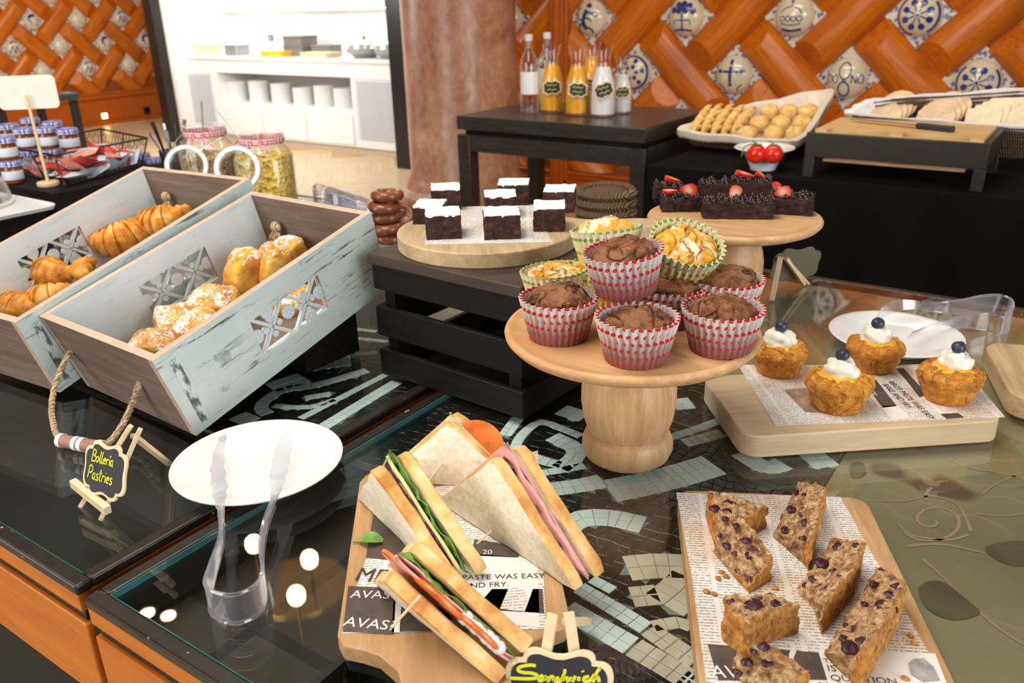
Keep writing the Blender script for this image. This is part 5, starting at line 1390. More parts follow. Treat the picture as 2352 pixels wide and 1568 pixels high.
put_text(cp, 'THAT', (1893, 1521), (1952, 1524), z3+.0004, M['newsink'], .9); put_text(cp, 'IS THE', (1903, 1540), (1990, 1546), z3+.0004, M['newsink'], .9); put_text(cp, 'QUESTION', (1910, 1562), (2062, 1571), z3+.0004, M['newsink'], .9)
patch(cp, [(2087, 1522), (2100, 1512), (2122, 1511), (2145, 1530), (2160, 1562), (2120, 1566), (2092, 1548)], z3+.0004, plain('grey_print', (.36, .35, .34), .7, 0, .3, 90), 'print_figure')
_c = N('berry_cake_crumb'); _v = _c.coord(rnd=5.0); _f = _c.noise(140, 6, _v, .75); _pb = _c.noise(85, 3, _c.coord(loc=(5, 2, 1), rnd=5.0))
_c.base(_c.mix(_c.ramp(_pb, [(.60, (0, 0, 0)), (.68, (1, 1, 1))]), _c.ramp(_f, [(.32, (.10, .04, .016)), (.45, (.36, .18, .07)), (.54, (.58, .36, .17)), (.66, (.78, .59, .38))]), (.16, .03, .06))).p(Roughness=.8); _c.bump(_f, .9, .003); M['ccrumb'] = _c.m
_c = N('berry_cake_crust'); _v = _c.coord(rnd=5.0); _f = _c.noise(110, 6, _v, .75); _c.base(_c.ramp(_f, [(.30, (.14, .04, .008)), (.45, (.42, .155, .02)), (.66, (.70, .37, .08))])).p(Roughness=.6); _c.bump(_f, .7, .002); M['ccrust'] = _c.m
M['bilberry'] = plain('baked_berry', (.045, .006, .018), .45, 0, .7, 160)
def cake_slice(label, top, crumb_sides, seed, berries, flare=.0):
    """top: outline of the upper face as (pixel x, pixel y, height above the sheet in mm)"""
    q = [onz(x, y, ZC+.0012+h*.001) for x, y, h in top]; c = sum(q, Vector())/len(q); c.z = ZC+.0012
    ar = sum(q[i-1].x*q[i].y-q[i].x*q[i-1].y for i in range(len(q)))
    idx = list(range(len(q)))
    if ar < 0: idx.reverse()
    P = [q[i]-c for i in idx]; hm = sum(p.z for p in P)/len(P)
    t = thing('berry_cake_slice', label, 'cake slice', c, 0, 'berry cake slices on the oak board')
    mb = MB(); n = len(P); per = []
    for i in range(n):
        A, B = P[i], P[(i+1) % n]; k = max(2, int((B-A).length/.0022))
        for j in range(k): per.append((A.lerp(B, j/k), i))
    m = len(per); K = 12
    for k in range(K+1):
        f = k/K; s = 1+flare*(1-f)-(0 if k < K-1 else (.015 if k == K-1 else .05))
        for (p, _) in per: mb.v.append((p.x*s, p.y*s, p.z*f))
    for L in range(K):
        for i in range(m):
            e = per[i][1]; src = idx[e] if ar >= 0 else idx[(e+1) % n]
            mb.f.append((L*m+i, L*m+(i+1) % m, (L+1)*m+(i+1) % m, (L+1)*m+i)); mb.m.append(0 if src in crumb_sides else 1)
    last = K*m
    for s in (.86, .77, .68, .59, .5, .41, .32, .23, .14, .06):
        b0 = len(mb.v)
        for (p, _) in per: mb.v.append((p.x*s, p.y*s, p.z*s+hm*(1-s)+.0012))
        for i in range(m): mb.f.append((last+i, last+(i+1) % m, b0+(i+1) % m, b0+i)); mb.m.append(0)
        last = b0
    ci = len(mb.v); mb.v.append((0, 0, hm+.0012))
    for i in range(m): mb.f.append((last+i, last+(i+1) % m, ci)); mb.m.append(0)
    mb.f.append(tuple(reversed(range(m)))); mb.m.append(1)
    me = mb.mesh('cake', [M['ccrumb'], M['ccrust']], 50)
    off = Vector((seed*4.3, seed, seed*2.2))
    for v in me.vertices:
        w = min(1, v.co.z/.004)
        dd = Vector([noise.fractal(v.co*115+off+o_, .8, 2, 5) for o_ in (Vector((0, 0, 0)), Vector((7, 3, 1)), Vector((1, 9, 4)))])
        v.co += dd*.0029*w; v.co.z = max(0, v.co.z)
    link('cake', me, t)
    for k, (px, py, r_) in enumerate(berries):
        ws = [1/((px-x)**2+(py-y)**2+40) for x, y, _ in top]; hz = sum(w*h for w, (_, _, h) in zip(ws, top))/sum(ws)
        p = onz(px, py, ZC+.0012+hz*.001)-c; p.z -= r_*.00004
        bme = MB().sphere((0, 0, 0), r_*.00040, 14, 10, sc=(1, 1, .34)).mesh('berry', M['bilberry']); rough_mesh(bme, 0, .0020, 240, k+seed, 3)
        link('berry', bme, t, p)
    return t
cake_slice('triangular berry cake slice at the back left corner of the oak board', [(1628, 1124, 32), (1690, 1140, 32), (1762, 1160, 26), (1712, 1186, 26), (1650, 1196, 30)], (3,), 1, [(1646, 1132, 11), (1676, 1156, 16), (1640, 1166, 14), (1670, 1172, 12)], .06)
cake_slice('berry cake slice leaning against the one in the back left corner', [(1654, 1174, 40), (1695, 1184, 42), (1735, 1218, 44), (1776, 1276, 26), (1722, 1344, 8), (1690, 1318, 5), (1640, 1258, 5)], (5, 6), 2, [(1712, 1240, 12), (1672, 1250, 15), (1690, 1205, 10), (1720, 1275, 10), (1704, 1312, 14), (1658, 1230, 11), (1668, 1190, 9), (1690, 1270, 9)], .02)
cake_slice('berry cake bar at the back middle of the oak board, cut face to the left', [(1836, 1102, 16), (1900, 1114, 34), (1866, 1240, 34), (1848, 1250, 20), (1780, 1222, 6)], (3, 4), 3, [(1826, 1130, 10), (1874, 1128, 9), (1818, 1168, 14), (1856, 1200, 15), (1806, 1216, 14), (1850, 1136, 8), (1845, 1235, 9), (1840, 1180, 7)], .02)
cake_slice('berry cake bar in the middle right of the oak board', [(1912, 1231, 18), (1988, 1240, 34), (1958, 1310, 34), (1896, 1388, 30), (1872, 1380, 8), (1834, 1350, 5)], (3, 4, 5), 4, [(1932, 1256, 18), (1886, 1290, 17), (1872, 1330, 13), (1852, 1344, 10), (1968, 1252, 10), (1915, 1310, 8), (1930, 1325, 8), (1900, 1350, 8)], .02)
cake_slice('largest berry cake bar at the right edge of the oak board', [(2018, 1300, 18), (2085, 1328, 38), (2074, 1356, 40), (1990, 1496, 40), (1962, 1518, 20), (1896, 1492, 5), (1940, 1420, 8)], (4, 5, 6), 5, [(2028, 1312, 9), (2050, 1366, 14), (2036, 1392, 22), (2008, 1340, 10), (1994, 1420, 11), (1950, 1440, 12), (1966, 1445, 11), (1952, 1484, 19), (1980, 1470, 11), (1938, 1466, 10), (2060, 1345, 11), (2005, 1400, 8), (1985, 1385, 8)], .02)
cake_slice('pointed berry cake wedge with one big berry at the left of the oak board', [(1666, 1368, 34), (1778, 1366, 34), (1838, 1386, 30), (1768, 1400, 34), (1718, 1428, 34), (1672, 1396, 34)], (), 6, [(1732, 1388, 22), (1716, 1402, 15), (1780, 1384, 11), (1680, 1380, 9), (1744, 1375, 10)], .05)
cake_slice('berry cake wedge at the front left of the oak board', [(1704, 1460, 38), (1750, 1474, 40), (1862, 1538, 26), (1796, 1580, 10), (1716, 1570, 6), (1686, 1500, 14)], (3, 4, 5), 7, [(1715, 1520, 12), (1762, 1520, 12), (1756, 1484, 11), (1695, 1545, 11), (1730, 1495, 9)], .02)
cr = random.Random(3)
for i, (px, py) in enumerate(((1658, 1316), (1668, 1325), (1640, 1365), (1622, 1360), (1955, 1362), (2100, 1478), (2092, 1462), (2078, 1560), (1780, 1352), (1650, 1330))):
    q = onz(px, py, ZC+.0009); t = thing('cake_crumb', 'small golden cake crumb fallen on the newsprint of the oak board', 'crumb', q, 0, 'crumbs on the oak board')
    me = MB().sphere((0, 0, .0012), .0026, 7, 5, sc=(1.3, 1, .6)).mesh('crumb', M['ccrust']); rough_mesh(me, 0, .0012, 300, i, 2); link('crumb', me, t)

# ------------------------------------------------------------------ board with small blueberry cakes
ZM = ZT+.030
m_fl, m_fr, m_l = onz(1722, 1003, ZM), onz(2303, 965, ZM), onz(1640, 872, ZM)
md = (m_fr-m_fl).normalized(); myw = math.atan2(md.y, md.x); mw_ = (m_fr-m_fl).length+.012; mdp = .175
mn = Vector((-md.y, md.x, 0)); mc = (m_fl+m_fr)/2+mn*mdp/2
mb_ = thing('serving_board', 'thick pale board with four blueberry cakes on newsprint', 'board', (mc.x, mc.y, ZT), myw)
MB().prism(rrect(mw_, mdp, .022, 7), 0, .030).build('board', wood('pale_board', (.50, .36, .20), (.72, .56, .37), 'X', 7, 9, .5, 4.0, .12, (.56, .40, .24)), mb_, bevel=.002, smooth=25)
mp = paper('newsprint_sheet', 'newsprint sheet folded over the front of the blueberry cake board', [(1780, 977), (2308, 958), (2210, 842), (1695, 838)], ZM)
z4 = ZM+.0011
patch(mp, [(1978, 870), (2012, 872), (2060, 932), (2028, 936)], z4, M['newsdark']); patch(mp, [(2060, 846), (2075, 845), (2130, 905), (2112, 912)], z4, M['newsdark']); patch(mp, [(2022, 932), (2062, 930), (2092, 960), (2048, 965)], z4, M['newsplain'])
patch(mp, [(1800, 895), (1850, 890), (1905, 950), (1850, 945)], z4, plain('sepia_print', (.36, .24, .16), .7, 0, .4, 50)); patch(mp, [(2160, 950), (2200, 948), (2215, 958), (2175, 962)], z4, M['newsdark'])
put_text(mp, 'SUBURBS', (2016, 908), (1990, 872), z4+.0004, M['newspale']); put_text(mp, 'BROT PASTE WAS EASY', (2040, 876), (2136, 962), z4+.0004, M['newsink'], 1.1); put_text(mp, 'BAKE AND FRY.', (2026, 882), (2084, 938), z4+.0004, M['newsink'], 1.1)
M['minicake'] = crust_mat('almond_cake_crust', (.34, .09, .008), (.62, .24, .03), (.82, .46, .10), (.30, .08, .008), 30, .45, .6)
M['minitop'] = crust_mat('moist_cake_centre', (.74, .32, .02), (.88, .50, .04), (.93, .70, .22), (.74, .36, .04), 40, .35, .3)
M['cream'] = plain('whipped_cream', (.86, .83, .72), .35, 0, .04, 60)
_s = N('blueberry_skin'); _f = _s.noise(90, 3, _s.coord()); _s.base(_s.ramp(_f, [(.3, (.010, .010, .022)), (.75, (.06, .07, .12))])).p(Roughness=.4); M['blueberry'] = _s.m
def mini_cake(px, py, label, seed, cdx, s=1.0):
    t = thing('blueberry_cake', label, 'cake', onz(px, py, ZM+.001), seed*1.3, 'small blueberry cakes')
    prof = [(0, 0), (.027, 0), (.029, .003), (.0325, .014), (.0355, .024), (.0385, .029), (.0385, .034), (.036, .038), (.030, .041), (.022, .043), (.012, .0445), (0, .045)]
    prof = [(r*s, z*s) for r, z in prof]
    mb = MB().lathe([(Vector(prof[i]).lerp(Vector(prof[i+1]), j/3)).to_tuple() for i in range(len(prof)-1) for j in range(3)]+[prof[-1]], 90)
    me = mb.mesh('cake', M['minicake'], 70); rough_mesh(me, 0, .0034, 80, seed, 5, lambda c: min(1, c.z/.006)); link('cake', me, t)
    me = MB().lathe([(.027*s, .0405*s), (.020*s, .0455*s), (.010*s, .047*s), (0, .0475*s)], 40).mesh('soft_centre', M['minitop'], 70); rough_mesh(me, 0, .002, 80, seed+2, 3); link('soft_centre', me, t)
    cr_ = MB(); rn = random.Random(seed)
    cr_.sphere((cdx[0], cdx[1], .0475*s), .0205, 40, 22, sc=(1, .95, .72))
    cme = cr_.mesh('cream', M['cream'], 80); off = Vector((seed*3.7, seed*1.9, 0))
    for v in cme.vertices:      # lumpy spooned cream
        k = noise.noise(v.co*95+off); k2 = abs(noise.noise(v.co*150-off))
        v.co += v.normal*(.0058*k+.0030*k2)
    cme.update(); link('cream', cme, t)
    b = MB().sphere((0, 0, 0), .0088, 20, 12, sc=(1, 1, .9))
    bl = b.build('blueberry', M['blueberry'], t, loc=(cdx[0]+.001, cdx[1], .067*s), rot=(R(-30), R(10), 0))
    k = MB()
    for i in range(5): a = 2*PI*i/5; k.bar((.0018*math.cos(a), .0018*math.sin(a), .0076), (.0036*math.cos(a), .0036*math.sin(a), .0082), .0022, .0008)
    k.build('crown', M['blueberry'], bl)
mini_cake(1786, 852, 'blueberry cake at the left of the board with a flat glossy top', 1, (.0, .002), .98)
mini_cake(1921, 932, 'blueberry cake nearest the front edge of the board', 2, (.0, .0), 1.05)
mini_cake(2003, 843, 'blueberry cake at the back of the board in front of the white plate', 3, (.0, .0), .98)
mini_cake(2174, 912, 'blueberry cake with a sunken side at the right of the board', 4, (-.003, .004), 1.02)
# board running out of the frame on the right
r0_ = onz(2222, 905, ZM); 
rbd = thing('serving_board', 'empty pale board running out of the picture at the right edge', 'board', (.115, 1.215+.09, ZT), R(17))
q0 = Matrix.Rotation(-R(17), 3, 'Z') @ (onz(2352, 893, ZM)-Vector((.115, 1.305, ZM)))
MB().prism(rrect(.36, .20, .03, 7), 0, .030).build('board', M['oakpale'], rbd, bevel=.002, smooth=25)
MB().lathe([(.012, .0301), (.012, .0306), (.009, .0306), (.009, .0301)], 24, c=(.155, 0, 0)).build('hanging_ring', M['edge'], rbd)
# little easel with its back turned, behind the muffins
e1, e2 = onz(1772, 692, ZT), onz(1846, 655, ZT); eh = None
et = onY(1800, 592, (e1.y+e2.y)/2+.012)
er = thing('table_sign', 'small easel sign seen from behind, right of the rear cake stand', 'sign', ((e1.x+e2.x)/2, (e1.y+e2.y)/2, ZT))
o_ = Vector(er.location); tp = et-o_; f1, f2 = e1-o_, e2-o_
MB().bar(f1+Vector((0, 0, .002)), tp+Vector((-.006, 0, 0)), .009, .006).build('easel_leg', M['stick'], er, bevel=.0006); MB().bar(f2+Vector((0, 0, .002)), tp+Vector((.004, 0, 0)), .009, .006).build('easel_leg', M['stick'], er, bevel=.0006)
f3 = Vector((tp.x+.035, tp.y+.055, .002)); MB().bar(f3, tp+Vector((0, .003, 0)), .008, .005).build('easel_leg', M['stick'], er, bevel=.0006)
pm = Matrix.Translation(tp*.72+f3*.28+Vector((.004, .02, -.004))) @ Matrix.Rotation(math.atan2((f2-f1).y, (f2-f1).x)+R(-35), 4, 'Z') @ Matrix.Rotation(R(105), 4, 'X')
pb = MB().prism(plaque_outline(.095, .072), -.003, 0, 0, pm).build('plaque', plain('olive_plaque_back', (.17, .15, .09), .6), er, smooth=30)

# ------------------------------------------------------------------ juice console
ZJ = .95
j0, j1 = onz(1067, 262, ZJ), onz(1467, 300, ZJ); jy0 = (j0.y+j1.y)/2; jx0, jx1 = j0.x, j1.x; jy1 = 3.82
M['charcoal'] = wood('charcoal_wood', (.022, .018, .015), (.05, .042, .036), 'X', 8, 10, .3, 3.0, .08)
jt = thing('console_table', 'charcoal wooden console table carrying the juice carafes', 'table', ((jx0+jx1)/2, (jy0+jy1)/2, 0))
hx, hy = (jx1-jx0)/2, (jy1-jy0)/2
MB().box(-hx, hx, -hy, hy, ZJ-.062, ZJ).build('table_top', M['charcoal'], jt, bevel=.004)
MB().box(-hx+.03, hx-.03, -hy+.03, hy-.03, ZJ-.085, ZJ-.062).build('recess', M['black'], jt, smooth=0)
for (a, b, c, d) in ((-hx+.07, hx-.07, -hy+.005, -hy+.05), (-hx+.07, hx-.07, hy-.05, hy-.005), (-hx+.005, -hx+.05, -hy+.07, hy-.07), (hx-.05, hx-.005, -hy+.07, hy-.07)):
    MB().box(a, b, c, d, ZJ-.16, ZJ-.085).build('apron', M['charcoal'], jt, bevel=.002)
for sx in (-1, 1):
    for sy in (-1, 1):
        MB().box(min(sx*hx, sx*(hx-.07)), max(sx*hx, sx*(hx-.07)), min(sy*hy, sy*(hy-.07)), max(sy*hy, sy*(hy-.07)), 0, ZJ-.085).build('leg', M['charcoal'], jt, bevel=.003)

M['juice'] = plain('orange_juice', (.90, .42, .01), .3, 0, .05); M['milk'] = plain('milk', (.86, .85, .82), .3, 0, .02)
def carafe(px, py, s, liq, level, label, rot, tagpx=True, tilt=0.0):
    q = onz(px, py, ZJ+.001); t = thing('juice_carafe' if liq == 'juice' else 'milk_carafe', label, 'carafe', q, rot, 'carafes on the console table')
    out = [(.0, 0), (.050, 0), (.056, .006), (.056, .09), (.052, .14), (.040, .185), (.031, .215), (.030, .235), (.037, .275), (.043, .300)]
    inn = [(.040, .300), (.034, .275), (.027, .236), (.028, .215), (.037, .184), (.049, .139), (.053, .09), (.053, .010), (0, .008)]
    MB().lathe([(r*s, z*s) for r, z in out+inn], 32).build('glass', M['glass'], t, smooth=60)
    lp = [(0, .0095), (.0522, .0105), (.0522, .09), (.0482, .139), (.0362, .184), (.0272, .215), (.0262, .236), (.030, .26)]
    lp = [(r, z) for r, z in lp if z <= level]+[(.030 if level > .2 else .04, level), (0, level)]
    MB().lathe([(r*s, z*s) for r, z in lp], 32).build('liquid', M[liq], t, smooth=60)
    Mx = Matrix.Rotation(YAW+R(8)-rot, 4, 'Z') @ Matrix.Translation((-.012, -.062*s, .115*s)) @ Matrix.Rotation(R(86), 4, 'X') @ Matrix.Rotation(tilt, 4, 'Z')
    pq = plaque(t, .088*s, .066*s, .003, Mx, .0065)
    pen([[(-.026, .010), (-.018, .014), (-.010, .008), (0, .013), (.010, .008), (.024, .012)], [(-.024, -.010), (-.012, -.006), (0, -.012), (.012, -.007), (.022, -.011)]], Mx, .003, .0014, 'writing', M['green_ink'], pq)
    return t
carafe(1268, 256, 1.0, 'juice', .215, 'orange juice carafe standing left, beside the water bottles', 0, tilt=R(2))
carafe(1326, 263, 1.0, 'juice', .215, 'orange juice carafe in the middle with its tag tilted', 0, tilt=R(-4))
carafe(1358, 250, 1.0, 'juice', .235, 'orange juice carafe half hidden behind the milk carafe', 0)
carafe(1384, 266, 1.02, 'milk', .205, 'full milk carafe with a strongly tilted tag', 0, tilt=R(18))
carafe(1427, 259, .84, 'milk', .20, 'shorter milk carafe at the right end of the row', 0, tilt=R(3))
for i, (px, py, lb) in enumerate(((1217, 258, 'clear water bottle with a white label at the left end of the row'), (1258, 247, 'clear water bottle behind the left orange juice carafe'))):
    q = onz(px, py, ZJ+.001); t = thing('water_bottle', lb, 'bottle', q, 0, 'water bottles on the console table')
    MB().lathe([(0, 0), (.038, 0), (.043, .006), (.043, .20), (.038, .235), (.020, .275), (.0165, .30), (.0165, .335), (.0145, .335), (.0145, .30), (.018, .274), (.036, .234), (.0415, .20), (.0415, .01), (0, .006)], 28).build('glass', M['jarglass'], t, smooth=60)
    MB().lathe([(.0185, .318), (.0185, .345), (.0, .347)], 24).build('cap', plain('clear_cap', (.70, .68, .66), .3), t)
    lm = MB(); n = 14
    for k in range(n+1):
        a = -PI/2+YAW-R(75)+R(150)*k/n
        for z in (.085, .185): lm.v.append((.0434*math.cos(a), .0434*math.sin(a), z))
    for k in range(n): lm.f.append((2*k, 2*k+2, 2*k+3, 2*k+1)); lm.m.append(0)
    lm.build('label', M['milk'], t, smooth=60)

# ------------------------------------------------------------------ black-clothed table with breads
ZR = .85
ct_ = thing('clothed_table', 'long table under a floor-length black cloth with breads', 'table', (0, 0, 0))
cxl, cxr, cyf, cyb = -1.40, 1.25, 2.93, 4.25
MB().box(cxl+.01, cxr-.01, cyf+.01, cyb-.01, ZR-.03, ZR-.003).build('table_top', M['black'], ct_)
for x in (cxl+.06, cxr-.12):
    for y in (cyf+.06, cyb-.12): MB().box(x, x+.06, y, y+.06, 0, ZR-.03).build('leg', M['black'], ct_)
dr = MB(); per = []
for k in range(120): per.append((cxl+(cxr-cxl)*k/120, cyf, 0, -1))
for k in range(60): per.append((cxr, cyf+(cyb-cyf)*k/60, 1, 0))
for k in range(120): per.append((cxr-(cxr-cxl)*k/120, cyb, 0, 1))
for k in range(60): per.append((cxl, cyb-(cyb-cyf)*k/60, -1, 0))
m_ = len(per); zs = [ZR, ZR-.01, ZR-.1, ZR-.35, .02]
for j, z in enumerate(zs):
    for i, (x, y, nx, ny) in enumerate(per):
        a = (0, .004, .012, .024, .036)[j]*(1+.7*math.sin(i*.52)+.4*math.sin(i*.21+1))
        dr.v.append((x+nx*a, y+ny*a, z))
for j in range(len(zs)-1):
    for i in range(m_): dr.f.append((j*m_+i, j*m_+(i+1) % m_, (j+1)*m_+(i+1) % m_, (j+1)*m_+i)); dr.m.append(0)
dr.f.append(tuple(range(m_))); dr.m.append(0)
clo = dr.build('tablecloth', M['cloth_black'], None, smooth=50)
tag(clo, 'black cloth draped over the bread table down to the floor', 'tablecloth')

_w = N('dark_wicker'); _v = _w.coord(); _wv = _w.n('ShaderNodeTexWave'); _wv.inputs['Scale'].default_value = 40; _wv.inputs['Distortion'].default_value = 4; _w.l(_v, _wv.inputs['Vector'])
_w.base(_w.ramp(_wv.outputs['Fac'], [(.2, (.06, .034, .016)), (.8, (.32, .20, .10))])).p(Roughness=.6); _w.bump(_wv.outputs['Fac'], 1.0, .006); M['wicker'] = _w.m
M['linen'] = plain('cream_linen', (.72, .64, .54), .85, 0, .08, 30); M['linenw'] = plain('white_linen', (.80, .76, .74), .85, 0, .05, 30)
def basket(name, label, px, zr, zback, depth, inset, lin, roll):
    """basket leaning towards the room: its back rim is higher than its front rim"""
    q = [onz(*px[0], zr), onz(*px[1], zr), onz(*px[2], zback), onz(*px[3], zback)]; c = sum(q, Vector())/4
    X = (q[1]-q[0]); X.z = 0; X.normalize(); Y = (q[2]+q[3]-q[0]-q[1]).normalized(); Y = (Y-X*Y.dot(X)).normalized(); Zn = X.cross(Y)
    Mb = Matrix((X, Y, Zn)).transposed().to_4x4(); Mb.translation = c-Zn*depth
    P = [Mb.inverted() @ v for v in q]; P = [Vector((v.x, v.y, 0)) for v in P]
    t = thing(name, label, 'basket', M=Mb)
    def ring(s, z):
        out = []
        for i in range(4):
            A, B = P[i], P[(i+1) % 4]
            for k in range(10): f = k/10; out.append(Vector((*(A.lerp(B, f)*s).to_2d(), z)))
        # soften corners
        sm = [(out[i-2]+out[i-1]*2+out[i]*2+out[(i+1) % 40]*2+out[(i+2) % 40])/8 for i in range(40)]
        return sm
    mb = MB()
    for j in range(9):      # woven rounds, one proud of the other
        z = .008+(depth-.012)*j/8; s = inset+(1-inset)*j/8
        mb.tube(ring(s, z), .0085+(.001 if j % 2 else 0), 6, closed=True)
    for k in range(40):
        mb.tube([ring(inset, .0)[k], ring(1.0, depth)[k]], .005, 5)
    r0 = ring(inset, .004); i0 = len(mb.v); mb.v += [tuple(v) for v in r0]; mb.f.append(tuple(range(i0, i0+40))); mb.m.append(0)
    mb.build('weave', M['wicker'], t, smooth=60)
    cl = MB(); prof = [(inset*.92, .014), ((inset+(1-inset)*.4)*.93, depth*.4), (.945, depth+.006), (1.01, depth+roll*.5), (1.05, depth+roll*.35), (1.055, depth-roll*.6), (1.04, depth-roll*1.1)]
    rnd = random.Random(5)
    for (s, z) in prof:
        for k, v in enumerate(ring(s, z)): cl.v.append((v.x+rnd.uniform(-.002, .002), v.y+rnd.uniform(-.002, .002), v.z+.004*math.sin(k*1.7)*(1 if z > .02 else 0)))
    for j in range(len(prof)-1):
        for k in range(40): cl.f.append((j*40+k, j*40+(k+1) % 40, (j+1)*40+(k+1) % 40, (j+1)*40+k)); cl.m.append(0)
    cl.f.append(tuple(range(40))); cl.m.append(0)
    o = cl.build('cloth_liner', lin, t, smooth=60); s = o.modifiers.new('solid', 'SOLIDIFY'); s.thickness = .004
    return Mb
D1, D2 = .062, .14
MB1 = basket('bread_basket', 'wicker basket lined with cream cloth, filled with twists and rolls', [(1550, 303), (1838, 332), (1918, 222), (1650, 240)], ZR+.068, ZR+.15, D1, .86, M['linen'], .022)
MB2 = basket('bread_basket', 'wicker basket lined with white cloth, filled with sliced bread', [(1940, 264), (2420, 299), (2445, 222), (1996, 210)], ZR+.150, ZR+.235, D2, .86, M['linenw'], .018)
M['roll'] = pastry_mat('bread_roll_crust', (.62, .32, .07), (.80, .50, .17), (.90, .68, .34)); M['loaf'] = plain('sliced_bread', (.74, .54, .34), .8, 0, .15, 30); M['loafpale'] = plain('pale_sliced_bread', (.84, .70, .48), .8, 0, .1, 30); M['loafcrust'] = plain('slice_crust', (.40, .19, .06), .8, 0, .2, 40)
def twist(a, b, label):
    A, B = local_hit(MB1, *a, D1-.006), local_hit(MB1, *b, D1-.006); c = (A+B)/2; d = (B-A); L = d.length
    t = thing('bread_twist', label, 'bread', M=MB1 @ Matrix.Translation(c) @ Matrix.Rotation(math.atan2(d.y, d.x), 4, 'Z'), group='bread twists in the cream-lined basket')
    for s in (0, 1):
        pts = []; rs = []
        for k in range(25):
            f = k/24; a_ = f*PI*5+s*PI; e = math.sin(PI*max(.03, min(.97, f)))**.4
            pts.append(((f-.5)*L, .012*math.cos(a_)*e, .012*math.sin(a_)*e+.006)); rs.append(.0165*e)
        MB().tube(pts, rs, 9).build('strand', M['roll'], t, smooth=70)
TW = [((1592, 310), (1632, 246), 'leftmost bread twist in the cream-lined basket'), ((1614, 311), (1656, 244), 'second bread twist from the left in the cream-lined basket'), ((1637, 312), (1682, 244), 'third bread twist from the left in the cream-lined basket'),
      ((1660, 312), (1708, 246), 'fourth bread twist from the left in the cream-lined basket'), ((1684, 308), (1732, 250), 'bread twist lying next to the rolls')]
for a, b, lb in TW: twist(a, b, lb)
ii = 0
for rw, (y, xs) in enumerate(((256, (1768, 1812, 1856)), (283, (1744, 1794, 1842)), (308, (1716, 1778, 1828)))):
    for k, x in enumerate(xs):
        t = thing('bread_roll', '%s roll of the %s row in the cream-lined basket' % (('left', 'middle', 'right')[k], ('back', 'middle', 'front')[rw]), 'bread roll', M=MB1 @ Matrix.Translation(local_hit(MB1, x, y, D1-.004)) @ Matrix.Rotation(R(20), 4, 'Z'), group='rolls in the cream-lined basket')
        me = MB().sphere((0, 0, 0), .058, 20, 12, sc=(.70, .86, .55)).mesh('crust', M['roll']); rough_mesh(me, 0, .004, 30, ii, 2); link('crust', me, t); ii += 1
def bread_round(px, py, z, r, label, rx, rz, m, sq=False):
    t = thing('bread_slice', label, 'bread slice', M=MB2 @ Matrix.Translation(local_hit(MB2, px, py, z)) @ Matrix.Rotation(rz, 4, 'Z'), group='slices in the white-lined basket')
    out = rrect(r*2.1, r*1.5, r*.2, 5) if sq else [(r*math.cos(2*PI*k/28)*(1+.03*math.sin(3*k)), r*.86*math.sin(2*PI*k/28)) for k in range(28)]
    MB().prism(out, -.006, .006, 0, Matrix.Rotation(rx, 4, 'X'), 1).build('crumb', [m, M['loafcrust']], t, smooth=30, bevel=.002)
OD = ('frontmost', 'second', 'third', 'rearmost')
for k in range(4): bread_round(2030+k*12, 266-k*8, D2-.045+.003*k, .068, '%s round slice of the left brown loaf' % OD[k], R(32), R(4), M['loaf'])
for k in range(4): bread_round(2150+k*12, 270-k*8, D2-.045+.003*k, .07, '%s round slice of the middle brown loaf' % OD[k], R(32), R(-4), M['loaf'])
for k in range(4): bread_round(2258+k*18, 274-k*8, D2-.045+.003*k, .056, '%s square slice of the pale loaf' % OD[k], R(26), R(8), M['loafpale'], True)
for k in range(3): bread_round(2352+k*14, 280-k*9, D2-.045+.003*k, .054, '%s square slice at the right edge of the picture' % ('frontmost', 'second', 'third')[k], R(26), R(-5), M['loafpale'], True)

# carving stand with board and knife
f0, f1 = onz(1842, 405, ZR), onz(2238, 441, ZR)
kx0, kx1, ky0, ky1 = f0.x, f1.x+.02, (f0.y+f1.y)/2, (f0.y+f1.y)/2+.37
ZK = ZR+.155
ks = thing('carving_stand', 'black stand with a slotted wooden bread board on top', 'stand', ((kx0+kx1)/2, (ky0+ky1)/2, ZR))
ax, ay = (kx1-kx0)/2, (ky1-ky0)/2; HK = .155
M['umber'] = plain('dark_umber_lacquer', (.022, .015, .011), .45)
for (a, b, c, d) in ((-ax, ax, -ay, -ay+.02), (-ax, ax, ay-.02, ay), (-ax, -ax+.02, -ay+.02, ay-.02), (ax-.02, ax, -ay+.02, ay-.02)): MB().box(a, b, c, d, .07, HK-.005).build('frame_side', M['umber'], ks, bevel=.002)
for sx in (-1, 1):
    for sy in (-1, 1): MB().box(min(sx*ax, sx*(ax-.035)), max(sx*ax, sx*(ax-.035)), min(sy*ay, sy*(ay-.03)), max(sy*ay, sy*(ay-.03)), 0, .07).build('foot', M['umber'], ks, bevel=.002)
MB().box(-ax+.06, ax-.06, -ay+.02, ay-.02, .055, .063).build('crumb_tray', M['beech'], ks)
bm_ = MB(); e = .022; b0 = -ay+.045
bm_.box(-ax+e, ax-e, -ay+.075, ay-e, HK-.012, HK+.006).box(-ax+e, -ax+.06, -ay+e, -ay+.075, HK-.012, HK+.006).box(ax-.06, ax-e, -ay+e, -ay+.075, HK-.012, HK+.006).box(-.02, .02, -ay+e, -ay+.075, HK-.012, HK+.006).box(-ax+.06, -.02, -ay+e, -ay+.034, HK-.012, HK-.004).box(.02, ax-.06, -ay+e, -ay+.034, HK-.012, HK-.004)
bm_.build('bread_board', wood('bamboo_board', (.60, .36, .13), (.80, .55, .26), 'X', 7, 9, .45, 4.0, .08), ks, smooth=0)
q0, q1, q2 = onz(2000, 275, ZK+.012), onz(2105, 288, ZK+.016), onz(2192, 297, ZK+.016)
